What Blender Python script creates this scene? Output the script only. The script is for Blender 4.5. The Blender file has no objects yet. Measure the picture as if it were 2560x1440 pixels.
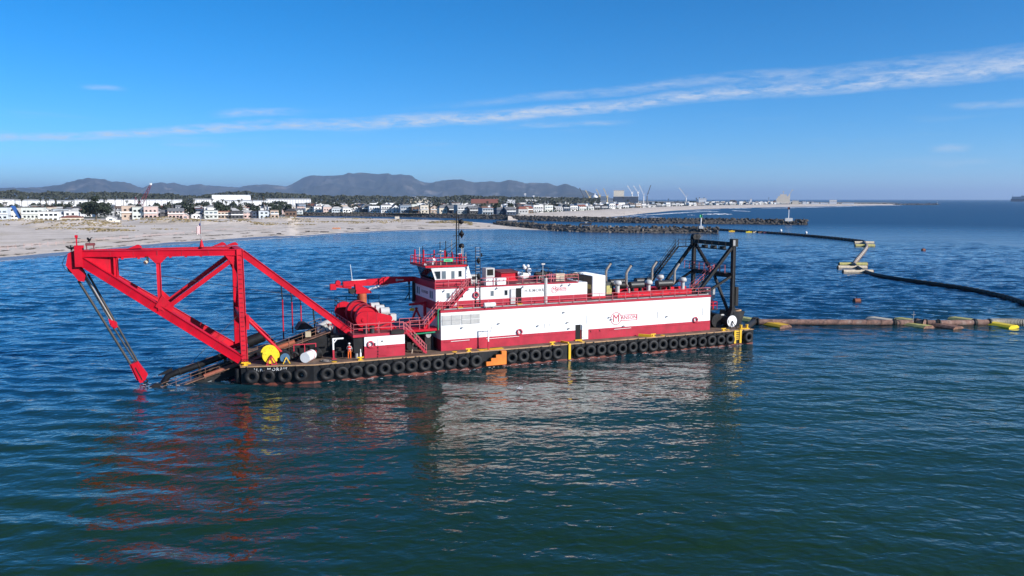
import bpy, bmesh, math, random
from mathutils import Vector as V, Matrix as MX, noise as NZ
sc = bpy.context.scene
COL = sc.collection
R = random.Random(11)

# ------------------------------------------------------------------ camera
FPX, CAMH, HORY = 2000.0, 19.3, 498.0            # focal length in photo pixels, camera height (m), horizon row
PITCH = math.atan((720.0 - HORY) / FPX)
cam = bpy.data.cameras.new('camera'); camo = bpy.data.objects.new('camera', cam); COL.objects.link(camo)
cam.sensor_width = 36.0; cam.lens = 36.0 * FPX / 2560.0
cam.clip_start = 0.5; cam.clip_end = 200000.0
camo.location = (0, 0, CAMH); camo.rotation_euler = (math.pi / 2 - PITCH, 0, 0)
sc.camera = camo

# ------------------------------------------------------------------ sun, sky, exposure
SUN_AZ, SUN_EL = math.radians(120.8), math.radians(24.7)      # clockwise from +Y, elevation
sdir = V((math.sin(SUN_AZ) * math.cos(SUN_EL), math.cos(SUN_AZ) * math.cos(SUN_EL), math.sin(SUN_EL)))
sl = bpy.data.lights.new('sun', 'SUN'); sl.energy = 5.0; sl.angle = math.radians(0.5); sl.color = (1.0, 0.96, 0.905)
so = bpy.data.objects.new('sun', sl); COL.objects.link(so); so.location = (60, -40, 80)
so.rotation_euler = sdir.to_track_quat('Z', 'Y').to_euler()
sc.view_settings.view_transform = 'Standard'; sc.view_settings.look = 'None'
sc.view_settings.exposure = 0.38; sc.view_settings.gamma = 1.0; sc.view_settings.use_curve_mapping = False
sc.cycles.use_denoising = True
sc.cycles.max_bounces = 8; sc.cycles.diffuse_bounces = 3; sc.cycles.glossy_bounces = 4
sc.cycles.volume_bounces = 1; sc.cycles.transparent_max_bounces = 8; sc.cycles.sample_clamp_indirect = 8.0

def ray(u, v):
    """world direction through photo pixel (u, v) of the 2560 x 1440 photograph"""
    x, y, z = u - 1280.0, FPX, -(v - 720.0)
    c, s = math.cos(PITCH), math.sin(PITCH)
    return V((x, y * c + z * s, -y * s + z * c))
def onz(u, v, z=0.0):
    d = ray(u, v); t = (z - CAMH) / d.z
    return V((d.x * t, d.y * t, z))
def atd(u, v, dist):
    """point seen at (u, v) whose ground distance is dist"""
    d = ray(u, v); t = dist / math.hypot(d.x, d.y)
    return V((d.x * t, d.y * t, CAMH + d.z * t))

class NT:
    """small node-tree helper"""
    def __init__(s, tree):
        s.t = tree; s.n = tree.nodes; s.l = tree.links
    def new(s, typ, **kw):
        nd = s.n.new(typ)
        for k, val in kw.items():
            if k.startswith('i_'): nd.inputs[k[2:].replace('_', ' ')].default_value = val
            else: setattr(nd, k, val)
        return nd
    def link(s, a, b): s.l.new(a, b)
    def val(s, x, sock):
        if hasattr(x, 'is_output'): s.l.new(x, sock)
        else: sock.default_value = x
    def math(s, op, a, b=0.0, c=0.0, clamp=False):
        nd = s.n.new('ShaderNodeMath'); nd.operation = op; nd.use_clamp = clamp
        s.val(a, nd.inputs[0]); s.val(b, nd.inputs[1]); s.val(c, nd.inputs[2]); return nd.outputs[0]
    def dot(s, a, vec):
        nd = s.n.new('ShaderNodeVectorMath'); nd.operation = 'DOT_PRODUCT'
        s.l.new(a, nd.inputs[0]); nd.inputs[1].default_value = vec; return nd.outputs['Value']
    def smooth(s, x, a, b):
        nd = s.n.new('ShaderNodeMapRange'); nd.interpolation_type = 'SMOOTHSTEP'
        s.val(x, nd.inputs[0]); nd.inputs[1].default_value = a; nd.inputs[2].default_value = b; return nd.outputs[0]
    def mix(s, fac, a, b):
        nd = s.n.new('ShaderNodeMix'); nd.data_type = 'RGBA'
        s.val(fac, nd.inputs[0]); s.val(a, nd.inputs[6]); s.val(b, nd.inputs[7]); return nd.outputs[2]
    def noise(s, vec, scale, detail=3.0, rough=0.55, dist=0.0):
        nd = s.n.new('ShaderNodeTexNoise')
        if vec is not None: s.l.new(vec, nd.inputs['Vector'])
        nd.inputs['Scale'].default_value = scale; nd.inputs['Detail'].default_value = detail
        nd.inputs['Roughness'].default_value = rough; nd.inputs['Distortion'].default_value = dist; return nd.outputs['Fac']
    def mapping(s, vec, scale=(1, 1, 1), rot=(0, 0, 0), loc=(0, 0, 0)):
        nd = s.n.new('ShaderNodeMapping'); s.l.new(vec, nd.inputs['Vector'])
        nd.inputs['Scale'].default_value = scale; nd.inputs['Rotation'].default_value = rot; nd.inputs['Location'].default_value = loc
        return nd.outputs[0]

# the sky: physical daylight with high thin contrails and a few small wisps of cloud
wd = bpy.data.worlds.new('World'); sc.world = wd; wd.use_nodes = True
w = NT(wd.node_tree); w.n.clear()
sky = w.new('ShaderNodeTexSky', sky_type='NISHITA', sun_disc=False, sun_elevation=SUN_EL, sun_rotation=SUN_AZ,
            altitude=0.0, air_density=0.68, dust_density=0.0, ozone_density=8.0)
hs = w.new('ShaderNodeHueSaturation'); hs.inputs['Saturation'].default_value = 1.18; hs.inputs['Hue'].default_value = 0.494
w.link(sky.outputs[0], hs.inputs['Color'])
tc = w.new('ShaderNodeTexCoord').outputs['Generated']
WOB = w.math('MULTIPLY', w.math('SUBTRACT', w.noise(w.mapping(tc, (7, 7, 7), loc=(3, 0, 0)), 1.0, 2.0), 0.5), 0.012)
PUFF = w.smooth(w.noise(w.mapping(tc, (30, 30, 150), loc=(5, 2, 0)), 1.0, 6.0, 0.72, 0.3), 0.26, 0.76)
def streak(p, q, width0, width1, cov, nscale, seed, u_a=None, u_b=None, fade=0.06):
    """a band of thin cloud along the great circle through two directions; a soft noisy edge, faded at both ends"""
    a, b = ray(*p).normalized(), ray(*q).normalized()
    n = a.cross(b).normalized()
    if n.z < 0: n = -n
    along = (b - a).normalized()
    t = w.dot(tc, along); ta, tb = a.dot(along), b.dot(along)
    tt = w.math('DIVIDE', w.math('SUBTRACT', t, ta), tb - ta)
    dist = w.math('ADD', w.dot(tc, n), WOB)
    wid = w.math('ADD', width0, w.math('MULTIPLY', tt, width1 - width0))
    wid = w.math('MAXIMUM', wid, 0.001)
    prof = w.math('SUBTRACT', 1.0, w.math('DIVIDE', w.math('ABSOLUTE', dist), wid), clamp=True)
    prof = w.math('POWER', prof, 0.8)
    m = w.math('MULTIPLY', w.math('MULTIPLY', prof, PUFF), cov)
    if u_a is not None: m = w.math('MULTIPLY', m, w.smooth(tt, u_a, u_a + fade))
    if u_b is not None: m = w.math('MULTIPLY', m, w.smooth(tt, u_b, u_b - fade))
    return m
ms = [streak((0, 345), (1280, 288), 0.0048, 0.0105, 0.95, 55.0, 3.1, None, 1.3, 0.6),
      streak((1000, 312), (2560, 168), 0.0065, 0.0125, 0.95, 60.0, 7.7, -0.15, None, 0.4),
      streak((900, 282), (2560, 136), 0.004, 0.012, 0.5, 34.0, 1.3, 0.02, None, 0.35),
      streak((525, 287), (790, 281), 0.006, 0.005, 0.6, 40.0, 9.2, -0.05, 1.0, 0.35),
      streak((1230, 318), (1610, 301), 0.004, 0.004, 0.5, 45.0, 5.5, 0.0, 1.0, 0.3),
      streak((190, 214), (330, 221), 0.0035, 0.0035, 0.45, 50.0, 2.2, 0.0, 1.0, 0.35),
      streak((2330, 266), (2700, 254), 0.005, 0.006, 0.5, 40.0, 4.4, 0.0, 1.2, 0.3),
      streak((2315, 373), (2440, 369), 0.0055, 0.0055, 0.6, 70.0, 8.4, 0.0, 1.0, 0.3)]
# faint haze wisps low over the land, everywhere round the horizon
el = w.new('ShaderNodeSeparateXYZ'); w.link(tc, el.inputs[0])
low = w.noise(w.mapping(tc, (7, 7, 70)), 1.0, 3.0, 0.6)
low = w.math('MULTIPLY', w.smooth(low, 0.55, 0.8), 0.22)
low = w.math('MULTIPLY', low, w.math('MULTIPLY', w.smooth(el.outputs[2], 0.0, 0.03), w.smooth(el.outputs[2], 0.13, 0.05)))
tot = low
for m in ms: tot = w.math('ADD', tot, m)
tot = w.math('MINIMUM', tot, 0.8)
cl = w.new('ShaderNodeMix', data_type='RGBA'); cl.inputs[7].default_value = (4.6, 5.0, 5.7, 1)
w.link(tot, cl.inputs[0]); w.link(hs.outputs[0], cl.inputs[6])
bg = w.new('ShaderNodeBackground'); bg.inputs['Strength'].default_value = 0.120
w.link(cl.outputs[2], bg.inputs['Color'])
wd.cycles.sampling_method = 'MANUAL'; wd.cycles.sample_map_resolution = 256
wo = w.new('ShaderNodeOutputWorld'); w.link(bg.outputs[0], wo.inputs['Surface'])

# ------------------------------------------------------------------ mesh helpers
class MB:
    """collects shapes into one mesh"""
    def __init__(s): s.v = []; s.f = []; s.sm = []
    def raw(s, vs, fs, smooth=False):
        o = len(s.v); s.v += [tuple(p) for p in vs]
        s.f += [tuple(i + o for i in f) for f in fs]; s.sm += [smooth] * len(fs); return s
    BF = [(0, 3, 2, 1), (4, 5, 6, 7), (0, 1, 5, 4), (1, 2, 6, 5), (2, 3, 7, 6), (3, 0, 4, 7)]
    def box(s, x0, x1, y0, y1, z0, z1):
        return s.raw([(x0, y0, z0), (x1, y0, z0), (x1, y1, z0), (x0, y1, z0), (x0, y0, z1), (x1, y0, z1), (x1, y1, z1), (x0, y1, z1)], MB.BF)
    def beam(s, p, q, w_, h, up=(0, 0, 1)):
        p, q = V(p), V(q); d = (q - p).normalized(); side = d.cross(V(up))
        if side.length < 1e-4: side = d.cross(V((0, 1, 0)))
        side.normalize(); u = side.cross(d).normalized(); a, b = side * w_ / 2, u * h / 2
        return s.raw([p - a - b, p + a - b, q + a - b, q - a - b, p - a + b, p + a + b, q + a + b, q - a + b], MB.BF)
    def girder(s, p, q, w_, h, up=(0, 0, 1), fl=0.07, ov=0.09):
        """box girder with thin proud flange plates"""
        p, q = V(p), V(q); d = (q - p).normalized(); side = d.cross(V(up))
        if side.length < 1e-4: side = d.cross(V((0, 1, 0)))
        side.normalize(); u = side.cross(d).normalized()
        s.beam(p, q, w_, h - 2 * fl, up)
        for k in (-1, 1):
            o = u * k * (h / 2 - fl / 2 + 0.001); s.beam(p + o, q + o, w_ + 2 * ov, fl, up)
        return s
    def ring(s, c, d, r, n, up=None):
        d = V(d).normalized(); a = d.orthogonal().normalized() if up is None else (V(up) - d * V(up).dot(d)).normalized()
        b = d.cross(a); c = V(c)
        return [c + a * math.cos(2 * math.pi * i / n) * r + b * math.sin(2 * math.pi * i / n) * r for i in range(n)]
    def cyl(s, p, q, r, r2=None, n=12, cap=True):
        p, q = V(p), V(q); r2 = r if r2 is None else r2; d = q - p
        vs = s.ring(p, d, r, n) + s.ring(q, d, r2, n)
        s.raw(vs, [(i, (i + 1) % n, n + (i + 1) % n, n + i) for i in range(n)], True)
        if cap: s.raw(vs, [tuple(range(n - 1, -1, -1)), tuple(range(n, 2 * n))])
        return s
    def tube(s, pts, r, n=8, cap=True):
        pts = [V(p) for p in pts]; rows = []; prev = None
        for i, p in enumerate(pts):
            d = (pts[min(i + 1, len(pts) - 1)] - pts[max(i - 1, 0)]).normalized()
            if prev is None: a = d.orthogonal().normalized()
            else: a = (prev - d * prev.dot(d)).normalized()
            prev = a; b = d.cross(a); rr = r[i] if isinstance(r, (list, tuple)) else r
            rows.append([p + a * math.cos(2 * math.pi * k / n) * rr + b * math.sin(2 * math.pi * k / n) * rr for k in range(n)])
        vs = [q for row in rows for q in row]; m = len(rows)
        s.raw(vs, [(i * n + k, i * n + (k + 1) % n, (i + 1) * n + (k + 1) % n, (i + 1) * n + k) for i in range(m - 1) for k in range(n)], True)
        if cap: s.raw(vs, [tuple(range(n - 1, -1, -1)), tuple(range((m - 1) * n, m * n))])
        return s
    def prism(s, poly, ax, d0, d1):
        """polygon given in the other two axes, extruded along axis ax from d0 to d1"""
        def P(a, b, d): return (d, a, b) if ax == 'x' else ((a, d, b) if ax == 'y' else (a, b, d))
        n = len(poly); vs = [P(a, b, d0) for a, b in poly] + [P(a, b, d1) for a, b in poly]
        area = sum(poly[i][0] * poly[(i + 1) % n][1] - poly[(i + 1) % n][0] * poly[i][1] for i in range(n))
        flip = (area < 0) != (ax == 'y') ; flip = flip != (d1 < d0)
        fs = [tuple(range(n - 1, -1, -1)), tuple(range(n, 2 * n))] + [(i, (i + 1) % n, n + (i + 1) % n, n + i) for i in range(n)]
        if flip: fs = [tuple(reversed(f)) for f in fs]
        return s.raw(vs, fs)
    def lathe(s, prof, c, d, n=20, close=False, up=None):
        """profile of (radius, height along d)"""
        d = V(d).normalized(); c = V(c); rows = [s.ring(c + d * h, d, max(r, 1e-4), n, up) for r, h in prof]
        vs = [q for row in rows for q in row]; m = len(rows); k2 = m if close else m - 1
        return s.raw(vs, [(i * n + k, i * n + (k + 1) % n, ((i + 1) % m) * n + (k + 1) % n, ((i + 1) % m) * n + k) for i in range(k2) for k in range(n)], True)
    def torus(s, c, d, Rr, r, n=24, m=8):
        return s.lathe([(Rr + r * math.cos(2 * math.pi * k / m), r * math.sin(2 * math.pi * k / m)) for k in range(m)], c, d, n, True)
    def ball(s, c, r, n=12, m=8, sz=1.0):
        return s.lathe([(r * math.sin(math.pi * k / m), -r * sz * math.cos(math.pi * k / m)) for k in range(m + 1)], c, (0, 0, 1), n)
    def mesh(s, name, o=(0, 0, 0)):
        me = bpy.data.meshes.new(name); o = V(o)
        me.from_pydata([tuple(V(p) - o) for p in s.v], [], s.f)
        me.polygons.foreach_set('use_smooth', s.sm); me.update(); return me

def obj(name, mesh, mat=None, parent=None):
    o = bpy.data.objects.new(name, mesh); COL.objects.link(o)
    if mat is not None and not mesh.materials: mesh.materials.append(mat)
    if parent is not None: o.parent = parent
    return o
def tag(o, label=None, cat=None, group=None, kind=None):
    if label: o['label'] = label
    if cat: o['category'] = cat
    if group: o['group'] = group
    if kind: o['kind'] = kind
    return o
def struct(name, mesh, mat, kind='structure', label=None):
    o = obj(name, mesh, mat); o['kind'] = kind
    if label: o['label'] = label
    return o

class Thing:
    """an Empty at a thing's base with parts under it; coordinates are given in the frame FR"""
    def __init__(s, name, label, cat, origin=(0, 0, 0), group=None, FR=None):
        s.o = V(origin); s.e = bpy.data.objects.new(name, None); s.e.empty_display_size = 0.3; COL.objects.link(s.e)
        s.e.matrix_world = (FR if FR is not None else MX()) @ MX.Translation(s.o); tag(s.e, label, cat, group)
    def part(s, name, mb, mat, parent=None, label=None):
        o = obj(name, mb.mesh(name, s.o) if isinstance(mb, MB) else mb, mat, parent or s.e)
        if label: o['label'] = label
        return o
def solo(name, mb, mat, label, cat, origin=(0, 0, 0), group=None, FR=None):
    o = obj(name, mb.mesh(name, origin), mat)
    o.matrix_world = (FR if FR is not None else MX()) @ MX.Translation(V(origin)); return tag(o, label, cat, group)
def dup(root, mw, label=None, mats=None):
    def cp(o, par):
        c = o.copy(); COL.objects.link(c)
        if par is not None: c.parent = par
        for ch in o.children: cp(ch, c)
        return c
    r = cp(root, None); r.matrix_world = mw
    if label: r['label'] = label
    return r
ORD = ['first', 'second', 'third', 'fourth', 'fifth', 'sixth', 'seventh', 'eighth', 'ninth', 'tenth', 'eleventh', 'twelfth', 'thirteenth',
       'fourteenth', 'fifteenth', 'sixteenth', 'seventeenth', 'eighteenth', 'nineteenth']
TENS = {2: 'twent', 3: 'thirt', 4: 'fort', 5: 'fift', 6: 'sixt', 7: 'sevent', 8: 'eight', 9: 'ninet'}
def nth(n):
    if n <= 19: return ORD[n - 1]
    t, u = divmod(n, 10)
    return TENS[t] + ('ieth' if u == 0 else 'y-' + ORD[u - 1])

# ------------------------------------------------------------------ materials
def mat(name, col, rough=0.5, metal=0.0, var=0.18, vscale=1.5, dirt=None, damt=0.0, dscale=0.8, streak=False, bump=0.0, bscale=20.0, spec=0.5, coat=0.0):
    m = bpy.data.materials.new(name); m.use_nodes = True; t = NT(m.node_tree); t.n.clear()
    out = t.new('ShaderNodeOutputMaterial'); b = t.new('ShaderNodeBsdfPrincipled'); t.link(b.outputs[0], out.inputs[0])
    co = t.new('ShaderNodeTexCoord').outputs['Object']
    n1 = t.noise(co, vscale, 4.0, 0.6)
    c = tuple(col) + (1,)
    lo = tuple(max(0, k * (1 - var)) for k in col) + (1,); hi = tuple(min(1, k * (1 + var)) for k in col) + (1,)
    res = t.mix(t.smooth(n1, 0.3, 0.7), lo, hi)
    if dirt is not None and damt > 0:
        vec = t.mapping(co, (2.2, 2.2, 0.28)) if streak else co
        n2 = t.noise(vec, dscale, 6.0, 0.68, 0.3)
        res = t.mix(t.math('MULTIPLY', t.smooth(n2, 0.5, 0.78), damt), res, tuple(dirt) + (1,))
    t.link(res, b.inputs['Base Color'])
    rn = t.math('ADD', t.math('MULTIPLY', t.math('SUBTRACT', n1, 0.5), 0.25), rough, clamp=True)
    t.link(rn, b.inputs['Roughness']); b.inputs['Metallic'].default_value = metal
    b.inputs['Specular IOR Level'].default_value = spec
    if bump > 0:
        bp = t.new('ShaderNodeBump'); bp.inputs['Distance'].default_value = bump
        t.link(t.noise(co, bscale, 4.0, 0.6), bp.inputs['Height']); t.link(bp.outputs[0], b.inputs['Normal'])
    return m
RUST = (0.16, 0.055, 0.022)
M = dict(
    red=mat('red_paint', (0.52, 0.0025, 0.018), 0.5, spec=0.25, var=0.16, vscale=0.5, dirt=(0.26, 0.015, 0.02), damt=0.6, dscale=0.6, streak=True),
    red2=mat('faded_red_paint', (0.42, 0.026, 0.048), 0.65, spec=0.25, var=0.16, vscale=0.7, dirt=(0.30, 0.05, 0.05), damt=0.5, dscale=0.8, streak=True),
    white=mat('white_paint', (0.80, 0.80, 0.79), 0.5, var=0.03, vscale=0.6, dirt=(0.50, 0.42, 0.35), damt=0.30, dscale=1.1, streak=True),
    grey=mat('grey_paint', (0.34, 0.34, 0.34), 0.55, var=0.12, dirt=RUST, damt=0.25),
    lgrey=mat('pale_grey_louvre', (0.50, 0.49, 0.47), 0.6, var=0.08, dirt=(0.33, 0.30, 0.27), damt=0.4, dscale=2.0),
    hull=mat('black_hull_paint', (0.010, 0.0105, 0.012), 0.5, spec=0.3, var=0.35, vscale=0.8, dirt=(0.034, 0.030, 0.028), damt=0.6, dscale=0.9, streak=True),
    boot=mat('antifouling_red', (0.17, 0.040, 0.024), 0.65, var=0.3, vscale=1.2, dirt=(0.03, 0.03, 0.025), damt=0.7, dscale=1.0),
    black=mat('black_paint', (0.009, 0.009, 0.010), 0.55, spec=0.3, var=0.3, dirt=(0.035, 0.024, 0.017), damt=0.4, dscale=1.2),
    steel=mat('dark_weathered_steel', (0.018, 0.017, 0.017), 0.65, spec=0.3, var=0.4, dirt=(0.085, 0.042, 0.025), damt=0.55, dscale=1.6),
    deck=mat('rusty_deck', (0.145, 0.095, 0.065), 0.85, var=0.3, vscale=0.8, dirt=(0.07, 0.045, 0.032), damt=0.8, dscale=0.45, bump=0.01),
    deckedge=mat('tan_deck_edge', (0.42, 0.25, 0.13), 0.8, var=0.2, dirt=(0.2, 0.10, 0.05), damt=0.6, dscale=1.4),
    roof=mat('red_brown_roof_deck', (0.16, 0.032, 0.036), 0.8, var=0.25, dirt=(0.11, 0.08, 0.07), damt=0.7, dscale=0.6),
    rubber=mat('tyre_rubber', (0.013, 0.013, 0.014), 0.6, spec=0.35, var=0.3, vscale=3.0, dirt=(0.05, 0.047, 0.045), damt=0.6, dscale=1.5, bump=0.01, bscale=14),
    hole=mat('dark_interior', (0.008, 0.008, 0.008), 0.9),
    yellow=mat('yellow_paint', (0.78, 0.46, 0.012), 0.5, var=0.1, dirt=(0.35, 0.18, 0.04), damt=0.45, dscale=1.5),
    brightyellow=mat('bright_yellow_reel', (0.80, 0.58, 0.012), 0.5, var=0.06, dirt=(0.45, 0.28, 0.02), damt=0.35, dscale=2.4),
    orange=mat('orange_paint', (0.80, 0.20, 0.018), 0.55, var=0.12, dirt=(0.45, 0.12, 0.03), damt=0.5, dscale=1.4, streak=True),
    rust=mat('rusty_steel', (0.20, 0.10, 0.065), 0.85, var=0.4, vscale=2.5, dirt=(0.40, 0.27, 0.20), damt=0.6, dscale=1.8, bump=0.01),
    rustpipe=mat('rusty_discharge_pipe', (0.21, 0.115, 0.085), 0.8, var=0.4, vscale=1.6, dirt=(0.46, 0.36, 0.30), damt=0.7, dscale=1.1, bump=0.01),
    cream=mat('weathered_cream_paint', (0.60, 0.50, 0.36), 0.7, var=0.15, dirt=(0.25, 0.12, 0.06), damt=0.6, dscale=1.3),
    oldyellow=mat('weathered_yellow_green', (0.45, 0.40, 0.13), 0.7, var=0.2, dirt=(0.18, 0.11, 0.06), damt=0.6, dscale=1.3),
    glass=mat('dark_window_glass', (0.012, 0.015, 0.018), 0.08, var=0.1),
    glass2=mat('grey_window_glass', (0.13, 0.16, 0.18), 0.12, var=0.1),
    stain=mat('stainless_stack', (0.36, 0.30, 0.245), 0.38, metal=0.35, var=0.15, vscale=3.0, dirt=(0.18, 0.10, 0.07), damt=0.4, dscale=2.0),
    silencer=mat('dark_grey_silencer', (0.028, 0.029, 0.031), 0.5, var=0.2, dirt=(0.12, 0.07, 0.05), damt=0.35, dscale=1.5),
    rope=mat('wire_rope', (0.05, 0.042, 0.036), 0.6),
    greasy=mat('grey_wire_rope', (0.30, 0.27, 0.24), 0.5),
    green=mat('green_pipe_paint', (0.01, 0.22, 0.10), 0.45),
    pink=mat('sunbleached_red_handrail', (0.52, 0.11, 0.13), 0.6, var=0.12),
    beige=mat('beige_box', (0.42, 0.34, 0.22), 0.6),
    skin=mat('skin', (0.45, 0.26, 0.18), 0.6), hivis=mat('orange_work_trousers', (0.78, 0.14, 0.02), 0.8, var=0.1),
    vest=mat('red_work_vest', (0.70, 0.04, 0.03), 0.8, var=0.1), shirt=mat('grey_shirt', (0.42, 0.42, 0.42), 0.9),
    signgreen=mat('green_sign', (0.10, 0.55, 0.22), 0.5), text_grey=mat('grey_lettering', (0.16, 0.16, 0.16), 0.6),
    text_red=mat('red_lettering', (0.50, 0.02, 0.05), 0.6), text_white=mat('white_lettering', (0.75, 0.75, 0.74), 0.7, dirt=(0.05, 0.05, 0.05), damt=0.5, dscale=6),
    bird=mat('dark_feathers', (0.012, 0.010, 0.009), 0.8), gull=mat('white_feathers', (0.7, 0.7, 0.68), 0.8),
)
# ------------------------------------------------------------------ the sea
def water_material():
    m = bpy.data.materials.new('sea_water'); m.use_nodes = True; t = NT(m.node_tree); t.n.clear()
    out = t.new('ShaderNodeOutputMaterial'); b = t.new('ShaderNodeBsdfPrincipled'); t.link(b.outputs[0], out.inputs[0])
    geo = t.new('ShaderNodeNewGeometry').outputs['Position']
    big = t.noise(geo, 0.012, 3.0, 0.5)
    # greener near side, bluer bay: water's own tint plus sky reflection painted into the base
    sp = t.new('ShaderNodeSeparateXYZ'); t.link(geo, sp.inputs[0])
    along = t.math('SUBTRACT', sp.outputs[1], t.math('MULTIPLY', sp.outputs[0], 0.437))
    tint_pos = t.math('ADD', along, t.math('MULTIPLY', t.math('SUBTRACT', big, 0.5), 60.0))
    gcol = t.mix(t.smooth(big, 0.35, 0.65), (0.0095, 0.030, 0.006, 1), (0.0130, 0.039, 0.009, 1))
    t.link(t.mix(t.smooth(tint_pos, 60.0, 125.0), gcol, (0.003, 0.036, 0.092, 1)), b.inputs['Base Color'])

    # the open water further out is ruffled finer than the relief below can show
    dd = t.new('ShaderNodeVectorMath', operation='DISTANCE'); t.link(geo, dd.inputs[0]); dd.inputs[1].default_value = (0, 60, 0)
    rr = t.new('ShaderNodeMapRange'); t.link(dd.outputs['Value'], rr.inputs[0])
    for k, q in enumerate((260.0, 640.0, 0.03, 0.36)): rr.inputs[k + 1].default_value = q
    t.link(rr.outputs[0], b.inputs['Roughness']); b.inputs['IOR'].default_value = 1.345
    rot = math.radians(14)
    sw = t.noise(t.mapping(geo, (0.035, 0.11, 1), (0, 0, rot)), 1.0, 2.0, 0.5)
    w1 = t.noise(t.mapping(geo, (0.34, 0.56, 1), (0, 0, rot)), 1.0, 2.0, 0.5, 0.3)
    w2 = t.noise(t.mapping(geo, (0.90, 1.25, 1), (0, 0, -0.35)), 1.0, 2.0, 0.5, 0.4)
    w3 = t.noise(t.mapping(geo, (2.4, 3.0, 1), (0, 0, 0.5)), 1.0, 3.0, 0.6)
    # patches of rougher and calmer water
    pat = t.smooth(t.noise(t.mapping(geo, (0.006, 0.02, 1), (0, 0, 0.1)), 1.0, 3.0, 0.6), 0.35, 0.65)
    amp = t.math('ADD', 0.62, t.math('MULTIPLY', pat, 0.55))
    h = t.math('ADD', t.math('MULTIPLY', w1, 0.36), t.math('MULTIPLY', w2, 0.165))
    h = t.math('ADD', h, t.math('MULTIPLY', w3, 0.016))
    h = t.math('MULTIPLY', h, amp)
    # the water on the near side lies in the lee of the barge and is calmer than the open bay
    lee = t.new('ShaderNodeMapRange', interpolation_type='SMOOTHSTEP'); t.link(along, lee.inputs[0])
    for k, q in enumerate((66.0, 120.0, 0.46, 0.62)): lee.inputs[k + 1].default_value = q
    h = t.math('MULTIPLY', h, lee.outputs[0])
    # ... and the lee ends beyond the bow and beyond the stern
    run = t.math('ADD', t.math('MULTIPLY', sp.outputs[0], 0.916), t.math('MULTIPLY', sp.outputs[1], 0.40))
    opn = t.math('ADD', 1.0, t.math('MULTIPLY', t.smooth(run, 15.0, 2.0), 0.2))
    opn = t.math('ADD', opn, t.math('MULTIPLY', t.smooth(run, 46.0, 72.0), 0.2))
    h = t.math('MULTIPLY', h, opn)
    h = t.math('ADD', h, t.math('MULTIPLY', sw, 0.55))
    bp = t.new('ShaderNodeBump'); bp.inputs['Distance'].default_value = 1.0; bp.inputs['Strength'].default_value = 1.0
    t.link(h, bp.inputs['Height']); t.link(bp.outputs[0], b.inputs['Normal'])
    return m
WATER = water_material()
# wind chop over the bay as real relief (it dies out in the lee of the barge and towards the edges of this sheet)
import numpy as np
PX0, PX1, PY0, PY1 = -170.0, 210.0, 24.0, 400.0
gx = np.arange(PX0, PX1 + 0.01, 0.55); gyv = [PY0]
while gyv[-1] < PY1: gyv.append(gyv[-1] + 0.40 + 0.0016 * (gyv[-1] - PY0))
gyv = np.array(gyv); gyv[-1] = PY1; gx[-1] = PX1
X, Y = np.meshgrid(gx, gyv); H_ = np.zeros_like(X)
def sst(v, a, b): q = np.clip((v - a) / (b - a), 0, 1); return q * q * (3 - 2 * q)
rw = np.random.RandomState(4)
for k in range(64):
    lam = 1.7 * (5.6 / 1.7) ** rw.rand(); th = math.radians(78) + rw.randn() * 0.42; kk = 2 * math.pi / lam
    H_ += (0.0036 * lam ** 1.05) * np.sin(kk * (math.cos(th) * X + math.sin(th) * Y) + rw.rand() * 6.283 + 0.8 * np.sin(0.05 * X + 0.07 * Y + k))
H_ = H_ + 0.9 * H_ * np.abs(H_)                              # steeper crests
al, rn = Y - 0.437 * X, 0.916 * X + 0.40 * Y
A_ = np.maximum(np.maximum(sst(al, 62.0, 102.0), 0.6 * sst(-rn, -14.0, 0.0)), 0.45 * sst(rn, 46.0, 74.0))
pt = 0.5 + 0.5 * np.sin(0.021 * X + 1.3 * np.sin(0.013 * Y + 0.4) + 0.034 * Y); A_ = A_ * (0.72 + 0.4 * pt)
ed = np.minimum(np.minimum(X - PX0, PX1 - X), np.minimum((Y - PY0) * 3, (PY1 - Y) * 0.11)); H_ = H_ * A_ * np.clip(ed / 18.0, 0, 1)
nx, ny = len(gx), len(gyv)
me = bpy.data.meshes.new('sea'); me.vertices.add(nx * ny); me.vertices.foreach_set('co', np.stack([X, Y, H_], -1).astype(np.float32).ravel())
ii = (np.arange(ny - 1)[:, None] * nx + np.arange(nx - 1)[None, :]).ravel(); qd = np.stack([ii, ii + 1, ii + nx + 1, ii + nx], -1).astype(np.int32)
me.loops.add(qd.size); me.loops.foreach_set('vertex_index', qd.ravel()); me.polygons.add(len(qd)); me.polygons.foreach_set('loop_start', np.arange(0, qd.size, 4, dtype=np.int32)); me.polygons.foreach_set('use_smooth', np.ones(len(qd), dtype=bool)); me.update(calc_edges=True)
struct('sea', me, WATER)
mb = MB()
xs = [-90000, -20000, -4000, -800, PX0, PX1, 800, 4000, 20000, 90000]; ys = [-4000, -200, 0, PY0, PY1, 800, 1200, 5000, 20000, 100000]
mb.raw([(x, y, 0) for y in ys for x in xs], [(j * 10 + i, j * 10 + i + 1, (j + 1) * 10 + i + 1, (j + 1) * 10 + i) for j in range(9) for i in range(9) if (i, j) != (4, 3)])
struct('open_sea', mb.mesh('open_sea'), WATER)
# ------------------------------------------------------------------ the dredge: frame with x along the hull to the stern, y to the far side, z up from the water
BM = MX.Translation(V((-28.25, 79.69, 0))) @ MX.Rotation(math.radians(23.6), 4, 'Z')
DK, RF, UD = 1.95, 6.70, 9.12        # main deck, deckhouse roof, upper deckhouse roof
YC = 7.5
ves = Thing('dredge_vessel', 'long dredging barge with black hull, white and red deckhouse and red bow gantry', 'dredge', (33, YC, 0), FR=BM)
P = ves.part

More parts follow.
